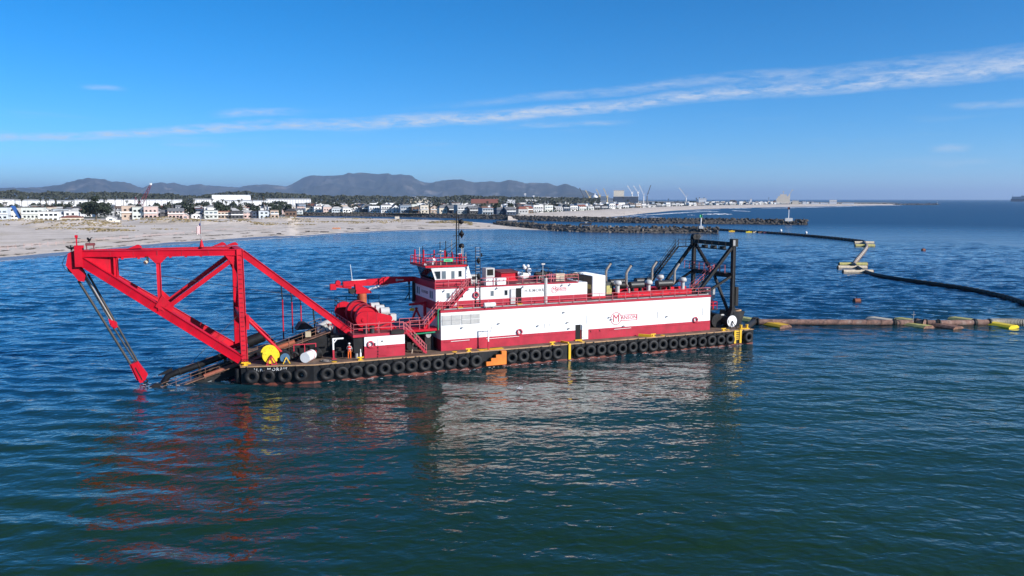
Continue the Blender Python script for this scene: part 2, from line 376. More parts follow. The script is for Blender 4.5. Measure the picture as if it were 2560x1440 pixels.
_txt = {}
def text_mesh(body, size, depth=0.01, spacing=1.0, bold=0.0):
    cu = bpy.data.curves.new('lettering', 'FONT'); cu.body = body; cu.size = size; cu.extrude = depth; cu.align_x = 'CENTER'; cu.align_y = 'CENTER'
    cu.space_character = spacing; cu.resolution_u = 2; cu.offset = bold
    o = bpy.data.objects.new('lettering', cu); COL.objects.link(o); bpy.context.view_layer.update()
    me = bpy.data.meshes.new_from_object(o.evaluated_get(bpy.context.evaluated_depsgraph_get()))
    bpy.data.objects.remove(o); return me
def text_part(body, size, pos, material, parent=None, face='near', spacing=1.0, name='lettering', bold=0.0, sx=1.0):
    me = text_mesh(body, size, 0.008, spacing, bold)
    rot = MX.Rotation(math.pi / 2, 4, 'X')                       # reads along +x, faces -y
    if face == 'bow': rot = MX.Rotation(-math.pi / 2, 4, 'Z') @ rot   # faces -x
    if isinstance(face, float): rot = MX.Rotation(face, 4, 'Z') @ rot
    me.transform(MX.Translation(V(pos) - ves.o) @ rot @ MX.Scale(sx, 4, (1, 0, 0)))
    o = obj(name, me, material, parent or ves.e)
    if len(body) > 1: o['kind'] = 'stuff'
    return o

# hull -------------------------------------------------------------
WY0, WY1, WX = 4.7, 10.3, 11.0       # the ladder well in the bow
plan = [(0.9, 2.0), (8.0, 0.0), (66.2, 0.0), (66.2, 15.0), (8.0, 15.0), (0.9, 13.0), (0.9, WY1), (WX, WY1), (WX, WY0), (0.9, WY0)]
hull = P('hull', MB().prism(plan, 'z', 0.17, DK - 0.06), M['hull'])
def inset(pl, e):
    return [(x + (e if x < 5 else (-e if x > 60 else 0)), y) for x, y in pl]
P('boot_topping', MB().prism(plan, 'z', -1.0, 0.167), M['boot'], hull)
def off(pl, d): # push near / far / bow / stern edges outwards a little
    o = []
    for x, y in pl:
        o.append((x - (d if x < 1 else 0) + (d if x > 60 else 0), y + (-d if y < 3 else (d if y > 12 else 0))))
    return o
P('deck', MB().prism(off(plan, -0.14), 'z', DK - 0.056, DK), M['deck'])
edge = MB()
ring = off(plan, 0.06)
for i in range(len(ring)):
    a, b = ring[i], ring[(i + 1) % len(ring)]
    d = V((b[0] - a[0], b[1] - a[1], 0)).normalized(); n = V((-d.y, d.x, 0))
    edge.beam(V((a[0], a[1], DK - 0.015)) + n * 0.09, V((b[0], b[1], DK - 0.015)) + n * 0.09, 0.18, 0.10)
P('deck_edge', edge, M['deckedge'], hull)
# rubbing strake seams and scuffed plates
seam = MB()
for x in (9.0, 14.0, 20.0, 26.8, 30.2, 38.9, 46.0, 54.0, 62.6):
    seam.box(x - 0.03, x + 0.03, -0.012, 0.02, 0.18, DK - 0.07)
P('hull_frame_seams', seam, M['steel'], hull)['kind'] = 'stuff'
# name on the bow quarter and draught marks
ang = math.atan2(-2.0, 7.1)
def bowq(t, z, o=0.03):              # point on the chamfered bow quarter, t metres from the corner
    d = V((7.1, -2.0)).normalized(); return (0.9 + d.x * t - 0.27 * o, 2.0 + d.y * t - 0.96 * o, z)
text_part('H.R. MORRIS', 0.5, bowq(3.0, 1.58), M['text_white'], hull, ang, 1.25)
for k, z in enumerate((1.50, 1.18, 0.86, 0.55, 0.25)):
    text_part(str(12 - k), 0.24, bowq(6.15, z), M['text_white'], hull, ang, name='draught_mark')
# tall rubber fender on the bow corner
P('bow_fender', MB().cyl((0.62, 2.6, 0.25), (0.62, 2.6, 1.65), 0.27, n=14), M['rubber'], hull)
P('bow_fender', MB().cyl((0.62, 12.4, 0.25), (0.62, 12.4, 1.65), 0.27, n=14), M['rubber'], hull)
# bollards and fairleads, yellow, along the near edge
def cleat(x, y, s=1.0, par=None):
    m = MB().box(x - 0.28 * s, x + 0.28 * s, y - 0.16, y + 0.16, DK, DK + 0.06)
    m.box(x - 0.11 * s, x + 0.11 * s, y - 0.09, y + 0.09, DK + 0.06, DK + 0.26)
    m.beam((x - 0.36 * s, y, DK + 0.32), (x + 0.36 * s, y, DK + 0.32), 0.16, 0.11)
    return P('mooring_cleat', m, M['yellow'])
for x in (1.35, 13.1, 25.6, 36.3, 50.6, 61.6): cleat(x, 0.45 if x > 8 else 2.5)
def hatch(x, y, sx=0.3): return P('deck_hatch', MB().cyl((x, y, DK), (x, y, DK + 0.035), sx, n=16), M['yellow'])
for x, y in ((10.3, 0.65), (24.0, 0.8), (27.2, 0.75), (52.2, 0.7), (62.6, 0.9)): hatch(x, y)
m = MB()
for x in (64.7, 65.7): m.cyl((x, 0.7, DK), (x, 0.7, DK + 0.52), 0.16, n=12).cyl((x, 0.7, DK + 0.5), (x, 0.7, DK + 0.58), 0.2, n=12)
m.box(64.4, 66.0, 0.45, 0.95, DK, DK + 0.1)
P('double_bollard', m, M['yellow'])
P('deck_marking', MB().box(26.9, 30.0, 0.30, 1.2, DK + 0.003, DK + 0.008), M['yellow'])
P('deck_guard_angle', MB().beam((38.0, 1.5, DK + 0.12), (38.35, 0.2, DK + 0.12), 0.16, 0.2), M['yellow'])
P('rubbing_post', MB().box(38.2, 38.5, -0.16, 0.0, 0.1, DK + 0.08), M['yellow'])
m = MB().beam((49.0, 1.35, DK + 0.16), (50.2, 0.25, DK + 0.16), 0.3, 0.3)
P('deck_channel', m, M['yellow'])
# yellow boarding ladder at the stern quarter
m = MB().box(62.95, 63.27, -0.14, -0.01, 0.25, DK + 0.05).box(63.85, 64.17, -0.14, -0.01, 0.25, DK + 0.05).box(63.27, 63.85, -0.06, -0.01, 0.72, DK + 0.05)
lad = P('boarding_ladder', m, M['yellow'])
for z in (0.95, 1.2, 1.45, 1.7): P('rung', MB().beam((63.27, -0.12, z), (63.85, -0.12, z), 0.07, 0.09), M['black'], lad)

# deckhouse --------------------------------------------------------
HX0, HX1, HY0, HY1 = 22.75, 60.4, 1.8, 13.2
dh = P('deckhouse', MB().box(HX0, HX1, HY0, HY1, 3.242, 6.40), M['white'])
P('lower_band', MB().box(HX0 - 0.012, HX1 + 0.012, HY0 - 0.012, HY1 + 0.012, DK + 0.002, 3.24), M['red2'], dh)
P('roof_coaming', MB().box(HX0 - 0.05, HX1 + 0.05, HY0 - 0.05, HY1 + 0.05, 6.402, RF - 0.05), M['red2'], dh)
P('roof_deck', MB().box(HX0 - 0.02, HX1 + 0.02, HY0 - 0.02, HY1 + 0.02, RF - 0.048, RF), M['roof'], dh)
# plate seams standing slightly proud of the white side
for x in (25.2, 27.6, 31.4, 35.0, 38.6, 42.7, 46.0, 49.8, 52.0, 53.8, 55.6, 57.4):
    P('plate_seam', MB().box(x - 0.012, x + 0.012, HY0 - 0.008, HY0 + 0.02, 3.26, 6.36), M['white'], dh)
P('plate_seam', MB().box(50.0, 60.3, HY0 - 0.008, HY0 + 0.02, 5.62, 5.65), M['white'], dh)
for a, b in ((23.1, 26.4), (28.4, 40.0), (45.0, 48.6), (50.2, 60.1)):
    P('half_round_strip', MB().beam((a, HY0 - 0.035, 2.98), (b, HY0 - 0.035, 2.98), 0.05, 0.07), M['red2'], dh)
for a, b in ((23.9, 26.2), (28.3, 32.5), (45.6, 48.1)):
    P('handhold_rail', MB().beam((a, HY0 - 0.09, 3.02), (b, HY0 - 0.09, 3.05), 0.05, 0.05), M['white'], dh)
# louvred vent panels
for x0, x1 in ((22.86, 25.15), (25.25, 27.52)):
    vp = P('vent_panel', MB().box(x0, x1, HY0 - 0.05, HY0 - 0.002, 4.93, 6.06), M['lgrey'], dh)
    for k in range(11):
        z = 5.0 + k * 0.098
        P('louvre_slat', MB().beam((x0 + 0.05, HY0 - 0.065, z), (x1 - 0.05, HY0 - 0.065, z), 0.05, 0.05), M['lgrey'], vp)
    P('panel_divider', MB().box(x0, x1, HY0 - 0.105, HY0 - 0.052, 5.47, 5.51), M['white'] if x0 > 24 else M['grey'], vp)
    xm = (x0 + x1) / 2; P('panel_divider', MB().box(xm - 0.02, xm + 0.02, HY0 - 0.108, HY0 - 0.055, 4.93, 6.06), M['grey'], vp)
# open doorway and the white door leaf beside it
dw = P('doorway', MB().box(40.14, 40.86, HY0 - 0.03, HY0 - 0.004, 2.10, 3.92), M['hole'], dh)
P('door_coaming', MB().box(40.02, 40.98, HY0 - 0.25, HY0 - 0.013, DK + 0.003, 2.09), M['yellow'], dh)
P('door_step', MB().box(40.3, 40.7, 0.35, HY0 - 0.26, DK + 0.003, DK + 0.05), M['yellow'], dh)
dl = P('door_leaf', MB().box(41.0, 41.86, HY0 - 0.14, HY0 - 0.06, 2.06, 3.92), M['white'], dh)
for z in (2.3, 2.75, 3.2, 3.65):
    P('door_dog', MB().beam((41.05, HY0 - 0.17, z), (41.8, HY0 - 0.17, z), 0.03, 0.05), M['lgrey'], dl)
P('handrail_stanchion', MB().cyl((41.75, HY0 - 0.06, 3.92), (41.75, HY0 - 0.06, 5.1), 0.02, n=6), M['grey'], dh)
for x0, x1 in ((41.95, 42.95), (43.05, 44.9)):
    P('bolted_plate', MB().box(x0, x1, HY0 - 0.03, HY0 - 0.013, 2.12, 3.22), M['red2'], dh)
for x in (42.2, 43.5): P('lamp_bracket', MB().beam((x, HY0 - 0.05, 3.1), (x + 0.12, HY0 - 0.05, 2.85), 0.05, 0.05), M['black'], dh)
# floodlights, conduits and small fittings on the white side
for x, z in ((25.3, 4.55), (35.0, 4.15), (39.2, 3.55), (38.5, 5.6), (39.0, 4.3), (44.9, 4.6), (47.0, 3.35), (45.2, 4.33), (53.5, 4.2), (29.9, 4.75)):
    P('floodlight', MB().box(x - 0.1, x + 0.1, HY0 - 0.24, HY0 - 0.1, z - 0.06, z + 0.07).beam((x, HY0 - 0.1, z), (x, HY0 - 0.002, z + 0.06), 0.05, 0.05), M['grey'], dh)
for x, z0, z1 in ((35.9, 3.75, 4.35), (36.6, 4.0, 4.3), (52.1, 4.0, 4.9), (59.2, 4.0, 5.0), (29.0, 4.0, 4.6)):
    P('conduit', MB().box(x - 0.018, x + 0.018, HY0 - 0.04, HY0 - 0.002, z0, z1), M['lgrey'], dh)
for k in range(8):
    x = 50.3 + k * 1.3; P('scupper', MB().box(x - 0.04, x + 0.04, HY0 - 0.03, HY0 - 0.002, 5.98, 6.08), M['grey'], dh)

def life_ring(x, y, z, label, strap=True):
    t = Thing('life_ring', label, 'life ring', (x, y, z), 'red and white life rings', FR=BM)
    t.part('ring', MB().torus((x, y, z), (0, 1, 0), 0.31, 0.085, 24, 8), M['text_red'])
    for a in (0.8, 2.4, 3.9, 5.5):
        c = V((x + 0.31 * math.cos(a), y, z + 0.31 * math.sin(a)))
        t.part('grab_band', MB().torus(c, (-math.sin(a), 0, math.cos(a)), 0.088, 0.012, 10, 5), M['white'])
    t.part('grab_line', MB().tube([(x - 0.1, y - 0.03, z - 0.1), (x, y - 0.06, z + 0.12), (x + 0.07, y - 0.03, z - 0.12), (x + 0.14, y - 0.04, z - 0.42)], 0.02, 5), M['black'])
    return t
life_ring(32.57, HY0 - 0.13, 3.56, 'red life ring on the white deckhouse side below the louvred panels')
life_ring(57.98, HY0 - 0.13, 3.50, 'red life ring on the deckhouse side near the stern')

# company emblem: a circle with a large M and a boxed name
def emblem(cx, cz, r, xr, z0, z1, y, parent, mt, body_size, msize, bw):
    P('emblem_circle', MB().lathe([(r, 0), (r - bw, 0), (r - bw, 0.012), (r, 0.012)], (cx, y, cz), (0, -1, 0), 40, True), mt, parent)
    xl = cx + math.sqrt(max(0.01, (r - bw * 0.5) ** 2 - (z1 - cz) ** 2)); xl2 = cx + math.sqrt(max(0.01, (r - bw * 0.5) ** 2 - (cz - z0) ** 2))
    f = MB().box(xl, xr, y - 0.012, y, z1 - bw, z1).box(xl2, xr, y - 0.012, y, z0, z0 + bw).box(xr - bw, xr, y - 0.0125, y, z0 + bw, z1 - bw)
    P('emblem_box', f, mt, parent)
    text_part('M', msize, (cx, y - 0.006, cz - 0.01), mt, parent, sx=0.92)
    text_part('ANSON', body_size, ((cx + r * 0.80 + xr) / 2, y - 0.006, (z0 + z1) / 2), mt, parent, sx=1.02, bold=body_size * 0.006)
emblem(45.92, 4.36, 0.80, 49.05, 4.0, 4.78, HY0 - 0.006, dh, M['text_red'], 0.66, 1.42, 0.075)

# upper deckhouse --------------------------------------------------
UX0, UX1, UY0, UY1 = 22.6, 42.45, 3.1, 11.3
ud = P('upper_deckhouse', MB().box(UX0, UX1, UY0, UY1, 7.512, 8.98), M['white'])
P('lower_band', MB().box(UX0 - 0.012, UX1 + 0.012, UY0 - 0.012, UY1 + 0.012, RF + 0.002, 7.51), M['red2'], ud)
P('roof_edge', MB().box(UX0 - 0.15, UX1 - 1.3, UY0 - 0.08, UY1 + 0.08, 8.982, UD), M['red2'], ud)
P('roof_deck', MB().box(UX0 - 0.05, UX1 - 1.4, UY0 - 0.02, UY1 + 0.02, UD + 0.001, UD + 0.03), M['roof'], ud)
P('roof_deck', MB().box(UX1 - 1.28, UX1 - 0.01, UY0 + 0.01, UY1 - 0.01, 8.981, 9.0), M['white'], ud)
yN = UY0
def window(x0, x1, z0, z1, parent, glass='glass', frame='lgrey', y=None, fw=0.05):
    y = yN if y is None else y
    f = P('window', MB().box(x0, x1, y - 0.03, y - 0.003, z0, z1), M[frame], parent)
    P('pane', MB().box(x0 + fw, x1 - fw, y - 0.045, y - 0.032, z0 + fw, z1 - fw), M[glass], f)
    return f
for x, g in ((24.1, 'glass2'), (25.1, 'glass2'), (25.75, 'glass'), (27.9, 'white'), (29.62, 'glass2'), (31.4, 'glass')):
    window(x - 0.22, x + 0.22, 7.85, 8.52, ud, g)
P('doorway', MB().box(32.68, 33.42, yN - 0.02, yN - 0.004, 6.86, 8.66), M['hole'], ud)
d = P('door_leaf', MB().box(31.95, 32.55, yN - 0.17, yN - 0.09, 6.82, 8.62), M['lgrey'], ud)
P('door_window', MB().box(32.05, 32.42, yN - 0.185, yN - 0.172, 7.75, 8.45), M['white'], d)
P('door_step', MB().box(32.72, 33.4, yN - 0.5, yN - 0.014, RF + 0.003, RF + 0.12), M['yellow'], ud)
P('door_step', MB().box(25.15, 25.75, yN - 0.5, yN - 0.014, RF + 0.003, RF + 0.1), M['yellow'], ud)
P('closed_door', MB().box(24.62 + 0.0, 24.98 + 0.12, yN - 0.025, yN - 0.013, 6.9, 8.7), M['white'], ud)
for x in (24.6, 25.13): P('door_frame', MB().box(x - 0.02, x + 0.02, yN - 0.04, yN - 0.014, 6.9, 8.7), M['lgrey'], ud)
P('service_hatch', MB().box(39.2, 40.7, yN - 0.012, yN - 0.002, 7.6, 8.85), M['white'], ud)
P('downpipe', MB().box(36.62, 36.84, yN - 0.14, yN - 0.014, RF + 0.01, 9.75), M['lgrey'], ud)
P('downpipe', MB().box(36.5, 36.6, yN - 0.10, yN - 0.014, RF + 0.01, 9.75), M['grey'], ud)
for x in (23.6, 26.6, 30.2, 33.6, 38.9, 39.95): P('floodlight', MB().box(x - 0.09, x + 0.09, yN - 0.28, yN - 0.12, 8.72, 8.84).beam((x, yN - 0.14, 8.78), (x, yN - 0.002, 8.9), 0.05, 0.05), M['grey'], ud)
text_part('H.R.MORRIS', 0.52, (35.35, yN - 0.012, 8.28), M['text_grey'], ud, spacing=1.12, sx=1.0, bold=0.008)
emblem(37.86, 8.27, 0.44, 39.45, 8.03, 8.49, yN - 0.004, ud, M['text_red'], 0.40, 0.78, 0.05)
life_ring(27.5, UY0 - 0.13, 8.1, 'red life ring between the small windows of the upper deckhouse')
# rust weep under the scupper
P('rust_weep', MB().box(41.28, 41.36, yN - 0.006, yN - 0.002, 7.8, 8.97), M['cream'], ud)
# forward face: slot windows and the name
for y in (10.2, 9.55, 5.15, 4.45):
    f = P('slot_window', MB().box(UX0 - 0.03, UX0 - 0.003, y - 0.17, y + 0.17, 7.75, 8.62), M['text_grey'], ud)
    P('pane', MB().box(UX0 - 0.045, UX0 - 0.032, y - 0.13, y + 0.13, 7.8, 8.57), M['glass'], f)
text_part('H.R.MORRIS', 0.50, (UX0 - 0.012, 7.35, 8.25), M['text_grey'], ud, 'bow', sx=1.0)

# wheelhouse -------------------------------------------------------
WYn, WYf = 4.15, 10.05
def whx(z): return 22.9 - (z - 9.95) * 0.36            # front leans forward as it rises
wb = MB().prism([(22.95, UD + 0.032), (27.45, UD + 0.032), (27.1, 9.95), (whx(9.95), 9.95)], 'y', WYn, WYf)
wh = P('wheelhouse_base', wb, M['red2'])
wu = MB().prism([(whx(9.952), 9.952), (27.0, 9.952), (26.88, 11.38), (whx(11.38), 11.38)], 'y', WYn + 0.01, WYf - 0.01)
wu = P('wheelhouse', wu, M['white'])
for x0, x1, z0, z1 in ((22.95, 23.5, 10.02, 10.98), (23.68, 24.22, 10.02, 10.98), (24.86, 25.3, 10.0, 10.95), (25.75, 26.18, 10.2, 10.95)):
    if x0 < 23:
        f = P('window', MB().prism([(x0 + 0.12, z0), (x1 + 0.05, z0), (x1 + 0.05, z1), (x0 - 0.22, z1)], 'y', WYn - 0.02, WYn + 0.005), M['grey'], wu)
        P('pane', MB().prism([(x0 + 0.15, z0 + 0.05), (x1, z0 + 0.05), (x1, z1 - 0.05), (x0 - 0.14, z1 - 0.05)], 'y', WYn - 0.032, WYn - 0.022), M['glass'], f)
    else: window(x0, x1, z0, z1, wu, 'glass' if x0 > 25 else 'glass2', 'grey', WYn + 0.01)
# raked front windows
n = 5; gy = (WYf - WYn - 0.25) / n
for k in range(n):
    y0 = WYn + 0.16 + k * gy; y1 = y0 + gy - 0.12
    q = []
    for z in (9.9, 11.2):
        for y in (y0, y1): q.append(V((whx(z) - 0.03, y, z)))
    m = MB().raw([q[0], q[1], q[3], q[2]] + [p + V((0.06, 0, 0)) for p in (q[0], q[1], q[3], q[2])], MB.BF)
    P('window', m, M['glass'], wu)
rfm = P('wheelhouse_roof', MB().box(21.65, 26.9, 3.95, 10.25, 11.42, 11.62), M['red'], None)
P('roof_plate', MB().box(21.7, 26.85, 4.0, 10.2, 11.622, 11.66), M['roof'], rfm)
P('roof_soffit', MB().box(21.75, 26.8, 4.05, 10.15, 11.382, 11.418), M['white'], rfm)
P('rear_cowl', MB().prism([(26.9, 9.96), (27.55, 9.96), (27.15, 11.55), (26.9, 11.55)], 'y', 4.6, 6.4), M['white'], rfm)
# bulwark in front of the wheelhouse, in shade
P('forward_bulwark', MB().box(UX0 - 0.13, UX0 - 0.03, UY0 - 0.05, UY1 + 0.05, UD + 0.032, 9.75), M['red2'])
# railings ----------------------------------------------------------
def railing(pts, h=1.05, mt='pink', rows=(1.0, 0.55), post=1.9, r=0.026, toe=False, name='railing'):
    m = MB(); pts = [V(p) for p in pts]
    for a, b in zip(pts, pts[1:]):
        L = (b - a).length; k = max(1, round(L / post))
        for f in rows: m.beam(a + V((0, 0, h * f)), b + V((0, 0, h * f)), 2 * r, 2 * r)
        for i in range(k + 1):
            p = a + (b - a) * (i / k); m.beam(p, p + V((0, 0, h)), 2 * r, 2 * r)
    return P(name, m, M[mt])
railing([(23.0, HY0 + 0.05, RF), (60.35, HY0 + 0.05, RF), (60.35, 6.0, RF)], 0.95)
railing([(27.9, UY0 + 0.02, UD + 0.02), (41.2, UY0 + 0.02, UD + 0.02)], 0.9)
railing([(22.7, 3.55, UD + 0.03), (27.5, 3.55, UD + 0.03)], 0.85)
railing([(26.8, 4.05, 11.66), (21.72, 4.05, 11.66), (21.72, 10.15, 11.66), (26.8, 10.15, 11.66), (26.8, 4.05, 11.66)], 0.85, 'red', post=1.2, r=0.03)
P('grey_toe_board', MB().box(23.2, 60.2, HY0 + 0.12, HY0 + 0.2, RF + 0.002, RF + 0.1), M['grey'])
# posts, aerials, searchlight and sign on the wheelhouse roof
for x, y, h, mt in ((21.9, 8.9, 1.6, 'red'), (21.9, 5.4, 1.75, 'red'), (23.2, 9.9, 1.9, 'black'), (25.0, 8.6, 2.5, 'black'), (25.6, 8.2, 2.6, 'black'), (24.2, 8.5, 1.5, 'red'), (25.2, 7.4, 1.5, 'red'), (25.9, 6.8, 1.3, 'red'), (26.4, 8.2, 1.3, 'red'), (26.5, 5.2, 1.2, 'red'), (26.2, 5.0, 1.2, 'red')):
    P('roof_post', MB().cyl((x, y, 11.66), (x, y, 11.66 + h), 0.085 if mt == 'red' else 0.05, n=8), M[mt], rfm)
for x, y, z0, h in ((22.6, 9.3, 12.0, 1.5), (26.3, 8.0, 11.66, 2.7), (26.5, 4.6, 11.66, 1.9), (26.7, 5.6, 11.66, 1.95), (26.75, 4.3, 11.66, 1.4), (23.6, 4.2, 11.66, 1.35)):
    P('whip_aerial', MB().cyl((x, y, z0), (x, y, z0 + h), 0.045, 0.03, n=6), M['cream'], rfm)
sl_ = P('searchlight', MB().cyl((23.05, 5.1, 12.15), (22.6, 4.8, 12.25), 0.27, 0.33, n=16).cyl((22.85, 4.95, 11.66), (22.85, 4.95, 12.0), 0.09, n=8), M['white'], rfm)
P('satellite_dome', MB().lathe([(0.02, 0.14), (0.25, 0.10), (0.36, 0.0), (0.02, -0.03)], (24.9, 8.0, 13.0), (0, 0, 1), 16), M['white'], rfm)
P('satellite_dome', MB().lathe([(0.02, 0.14), (0.22, 0.10), (0.34, 0.0), (0.02, -0.03)], (26.4, 5.6, 12.75), (0, 0, 1), 16), M['white'], rfm)
P('roof_lamp', MB().ball((21.75, 4.4, 11.75), 0.16), M['white'], rfm)
sg = P('green_nameboard', MB().box(23.9, 25.0, 3.98, 4.02, 12.05, 12.4), M['signgreen'], rfm)
P('sign_legend', MB().box(24.1, 24.8, 3.972, 3.979, 12.17, 12.26), M['green'], sg)
# mast with day shapes
mast = P('signal_mast', MB().cyl((26.75, 7.5, 11.66), (26.75, 7.5, 17.9), 0.10, 0.07, n=8).cyl((27.05, 7.5, 11.66), (27.05, 7.5, 17.2), 0.06, n=8).beam((26.3, 7.5, 16.2), (27.4, 7.5, 16.2), 0.06, 0.06).beam((26.3, 7.5, 14.9), (27.2, 7.5, 14.9), 0.06, 0.06), M['black'])
P('day_shape_ball', MB().ball((27.25, 7.2, 16.6), 0.31), M['black'], mast)
P('day_shape_diamond', MB().cyl((27.3, 7.2, 15.1), (27.3, 7.2, 15.62), 0.34, 0.02, n=10).cyl((27.3, 7.2, 14.58), (27.3, 7.2, 15.1), 0.02, 0.34, n=10), M['black'], mast)
P('day_shape_ball', MB().ball((27.3, 7.2, 13.65), 0.33), M['black'], mast)
P('mast_stay', MB().beam((26.75, 7.5, 14.1), (22.6, 7.5, 11.9), 0.06, 0.06), M['black'], mast)
P('mast_stay', MB().beam((26.75, 7.5, 13.8), (25.2, 7.5, 12.3), 0.06, 0.06), M['black'], mast)
P('mast_light', MB().cyl((25.4, 7.5, 12.4), (25.4, 7.5, 12.95), 0.16, n=10), M['black'], mast)
# second lattice ladder mast at the upper deckhouse side
lm = P('ladder_mast', MB().beam((27.5, 3.0, RF + 0.0), (27.5, 3.0, 13.75), 0.07, 0.07).beam((28.05, 3.0, RF), (28.05, 3.0, 13.75), 0.07, 0.07), M['steel'])
for k in range(20):
    z = 7.0 + k * 0.35; P('rung', MB().beam((27.53, 3.0, z), (28.02, 3.0, z), 0.03, 0.03), M['lgrey'], lm)
for z in (10.3, 12.15): P('day_shape', MB().cyl((27.78, 2.85, z), (27.78, 2.85, z + 0.42), 0.26, 0.02, n=10).cyl((27.78, 2.85, z - 0.42), (27.78, 2.85, z), 0.02, 0.26, n=10), M['black'], lm)
P('mast_stay', MB().beam((27.5, 3.0, 9.7), (26.4, 3.2, 9.2), 0.05, 0.05), M['black'], lm)
P('lamp_cluster', MB().cyl((28.25, 3.0, 12.6), (28.25, 3.0, 13.0), 0.1, n=8), M['black'], lm)
# ------------------------------------------------------------------ red bow gantry
def gy(x, lower=True):
    """near-frame y at station x: the two side frames close up towards the head"""
    y1 = 3.3 if lower else 4.6
    return y1 + (6.75 - y1) * (1.0 - x) / 14.5
far = lambda y: 15.0 - y
for f in (lambda y: y, far):
    nm = f is not far
    P('gantry_post', MB().girder((1.40, f(3.45), DK), (1.40, f(4.6), 14.05), 0.60, 0.66, up=(1, 0, 0)), M['red'])
    P('gantry_top_chord', MB().girder((1.08, f(4.6), 13.74), (-13.5, f(6.75), 13.84), 0.5, 0.66), M['red'])
    P('gantry_lower_chord', MB().girder((1.05, f(3.45), 2.45), (-13.6, f(6.75), 13.15), 0.5, 0.92), M['red'])
    P('gantry_vertical', MB().girder((-6.5, f(5.05), 7.9), (-6.5, f(5.7), 13.5), 0.36, 0.42, up=(1, 0, 0)), M['red'])
    P('gantry_diagonal', MB().girder((-5.9, f(5.0), 8.15), (0.9, f(4.65), 13.15), 0.34, 0.44), M['red'])
    P('gantry_back_stay', MB().girder((1.70, f(4.5), 13.65), (14.9, f(3.8), 2.75), 0.46, 0.72), M['red'])
    P('gantry_pipe_strut', MB().cyl((1.85, f(3.7), 6.7), (6.0, f(3.5), DK + 0.05), 0.17, n=14), M['red'])
    P('post_bracket', MB().box(1.70, 2.02, f(3.7) - 0.28, f(3.7) + 0.28, 5.6, 7.1), M['red'])
    P('post_base_plate', MB().box(0.95, 2.0, f(3.45) - 0.4, f(3.45) + 0.4, DK + 0.002, DK + 0.10), M['yellow'] if nm else M['steel'])
    # gusset plates at the joints
    y = f(5.35); P('gusset', MB().prism([(-6.45, 13.55), (-7.5, 13.55), (-6.75, 12.75), (-6.25, 12.75), (-5.5, 13.55)], 'y', y - 0.05 + f(0.25) * 0, y + 0.05), M['red'])
    y = f(4.95); P('gusset', MB().prism([(-7.0, 8.35), (-6.3, 9.5), (-5.2, 8.3), (-5.6, 7.4)], 'y', y - 0.14, y + 0.14), M['red'])
    y = f(4.55); P('gusset', MB().prism([(1.1, 13.5), (-0.1, 13.5), (0.7, 12.3), (1.1, 11.4)], 'y', y - 0.10, y + 0.10), M['red'])
    y = f(6.55); P('gusset', MB().prism([(-13.4, 13.5), (-10.6, 13.5), (-10.6, 11.35), (-13.4, 13.3)], 'y', y - 0.06, y + 0.06), M['red'])
    P('stiffener', MB().girder((-10.5, f(6.35), 11.2), (-10.5, f(6.35), 13.5), 0.30, 0.34, up=(1, 0, 0)), M['red'])
    # crosswise splice plates on the chords
    P('chord_joint', MB().beam((-6.52, gy(-6.52, False) if nm else far(gy(-6.52, False)), 13.79), (-6.48, gy(-6.48, False) if nm else far(gy(-6.48, False)), 13.79), 0.64, 0.62), M['red2'])
    for t in (0.56,):
        a, b = V((1.05, f(3.45), 2.45)), V((-13.6, f(6.75), 13.15)); c = a.lerp(b, t); d = (b - a).normalized()
        P('splice_plate', MB().beam(c - d * 0.025, c + d * 0.025, 0.56, 0.96), M['red'])
for f in (lambda y: y, far):
    for a, b, w_, h_, n_ in (((1.40, 3.45, DK), (1.40, 4.6, 14.05), 0.70, 0.70, 5), ((1.08, 4.6, 13.74), (-13.5, 6.75, 13.84), 0.60, 0.70, 6), ((1.05, 3.45, 2.45), (-13.6, 6.75, 13.15), 0.60, 0.96, 7), ((1.70, 4.5, 13.65), (14.9, 3.8, 2.75), 0.56, 0.76, 5)):
        a, b = V((a[0], f(a[1]), a[2])), V((b[0], f(b[1]), b[2])); d = (b - a).normalized()
        for k in range(1, n_):
            c = a.lerp(b, k / n_ + 0.03 * math.sin(k * 7)); P('weld_seam', MB().beam(c - d * 0.018, c + d * 0.018, w_ - 0.03, h_ + 0.012, (1, 0, 0) if abs(d.z) > 0.9 else (0, 0, 1)), M['red2'])
    for z in (2.3, 2.5):                                   # bolts round the post foot
        for dx in (-0.25, 0.0, 0.25): P('foot_bolt', MB().cyl((1.40 + dx, f(3.45) - 0.46, z), (1.40 + dx, f(3.45) - 0.36, z), 0.05, n=6), M['steel'])
# climbing rungs up the near post
for k in range(22): P('climbing_rung', MB().beam((1.22, 3.1 + 0.0955 * (k * 0.5), 3.0 + k * 0.5), (1.58, 3.1 + 0.0955 * (k * 0.5), 3.0 + k * 0.5), 0.04, 0.04), M['red2'])
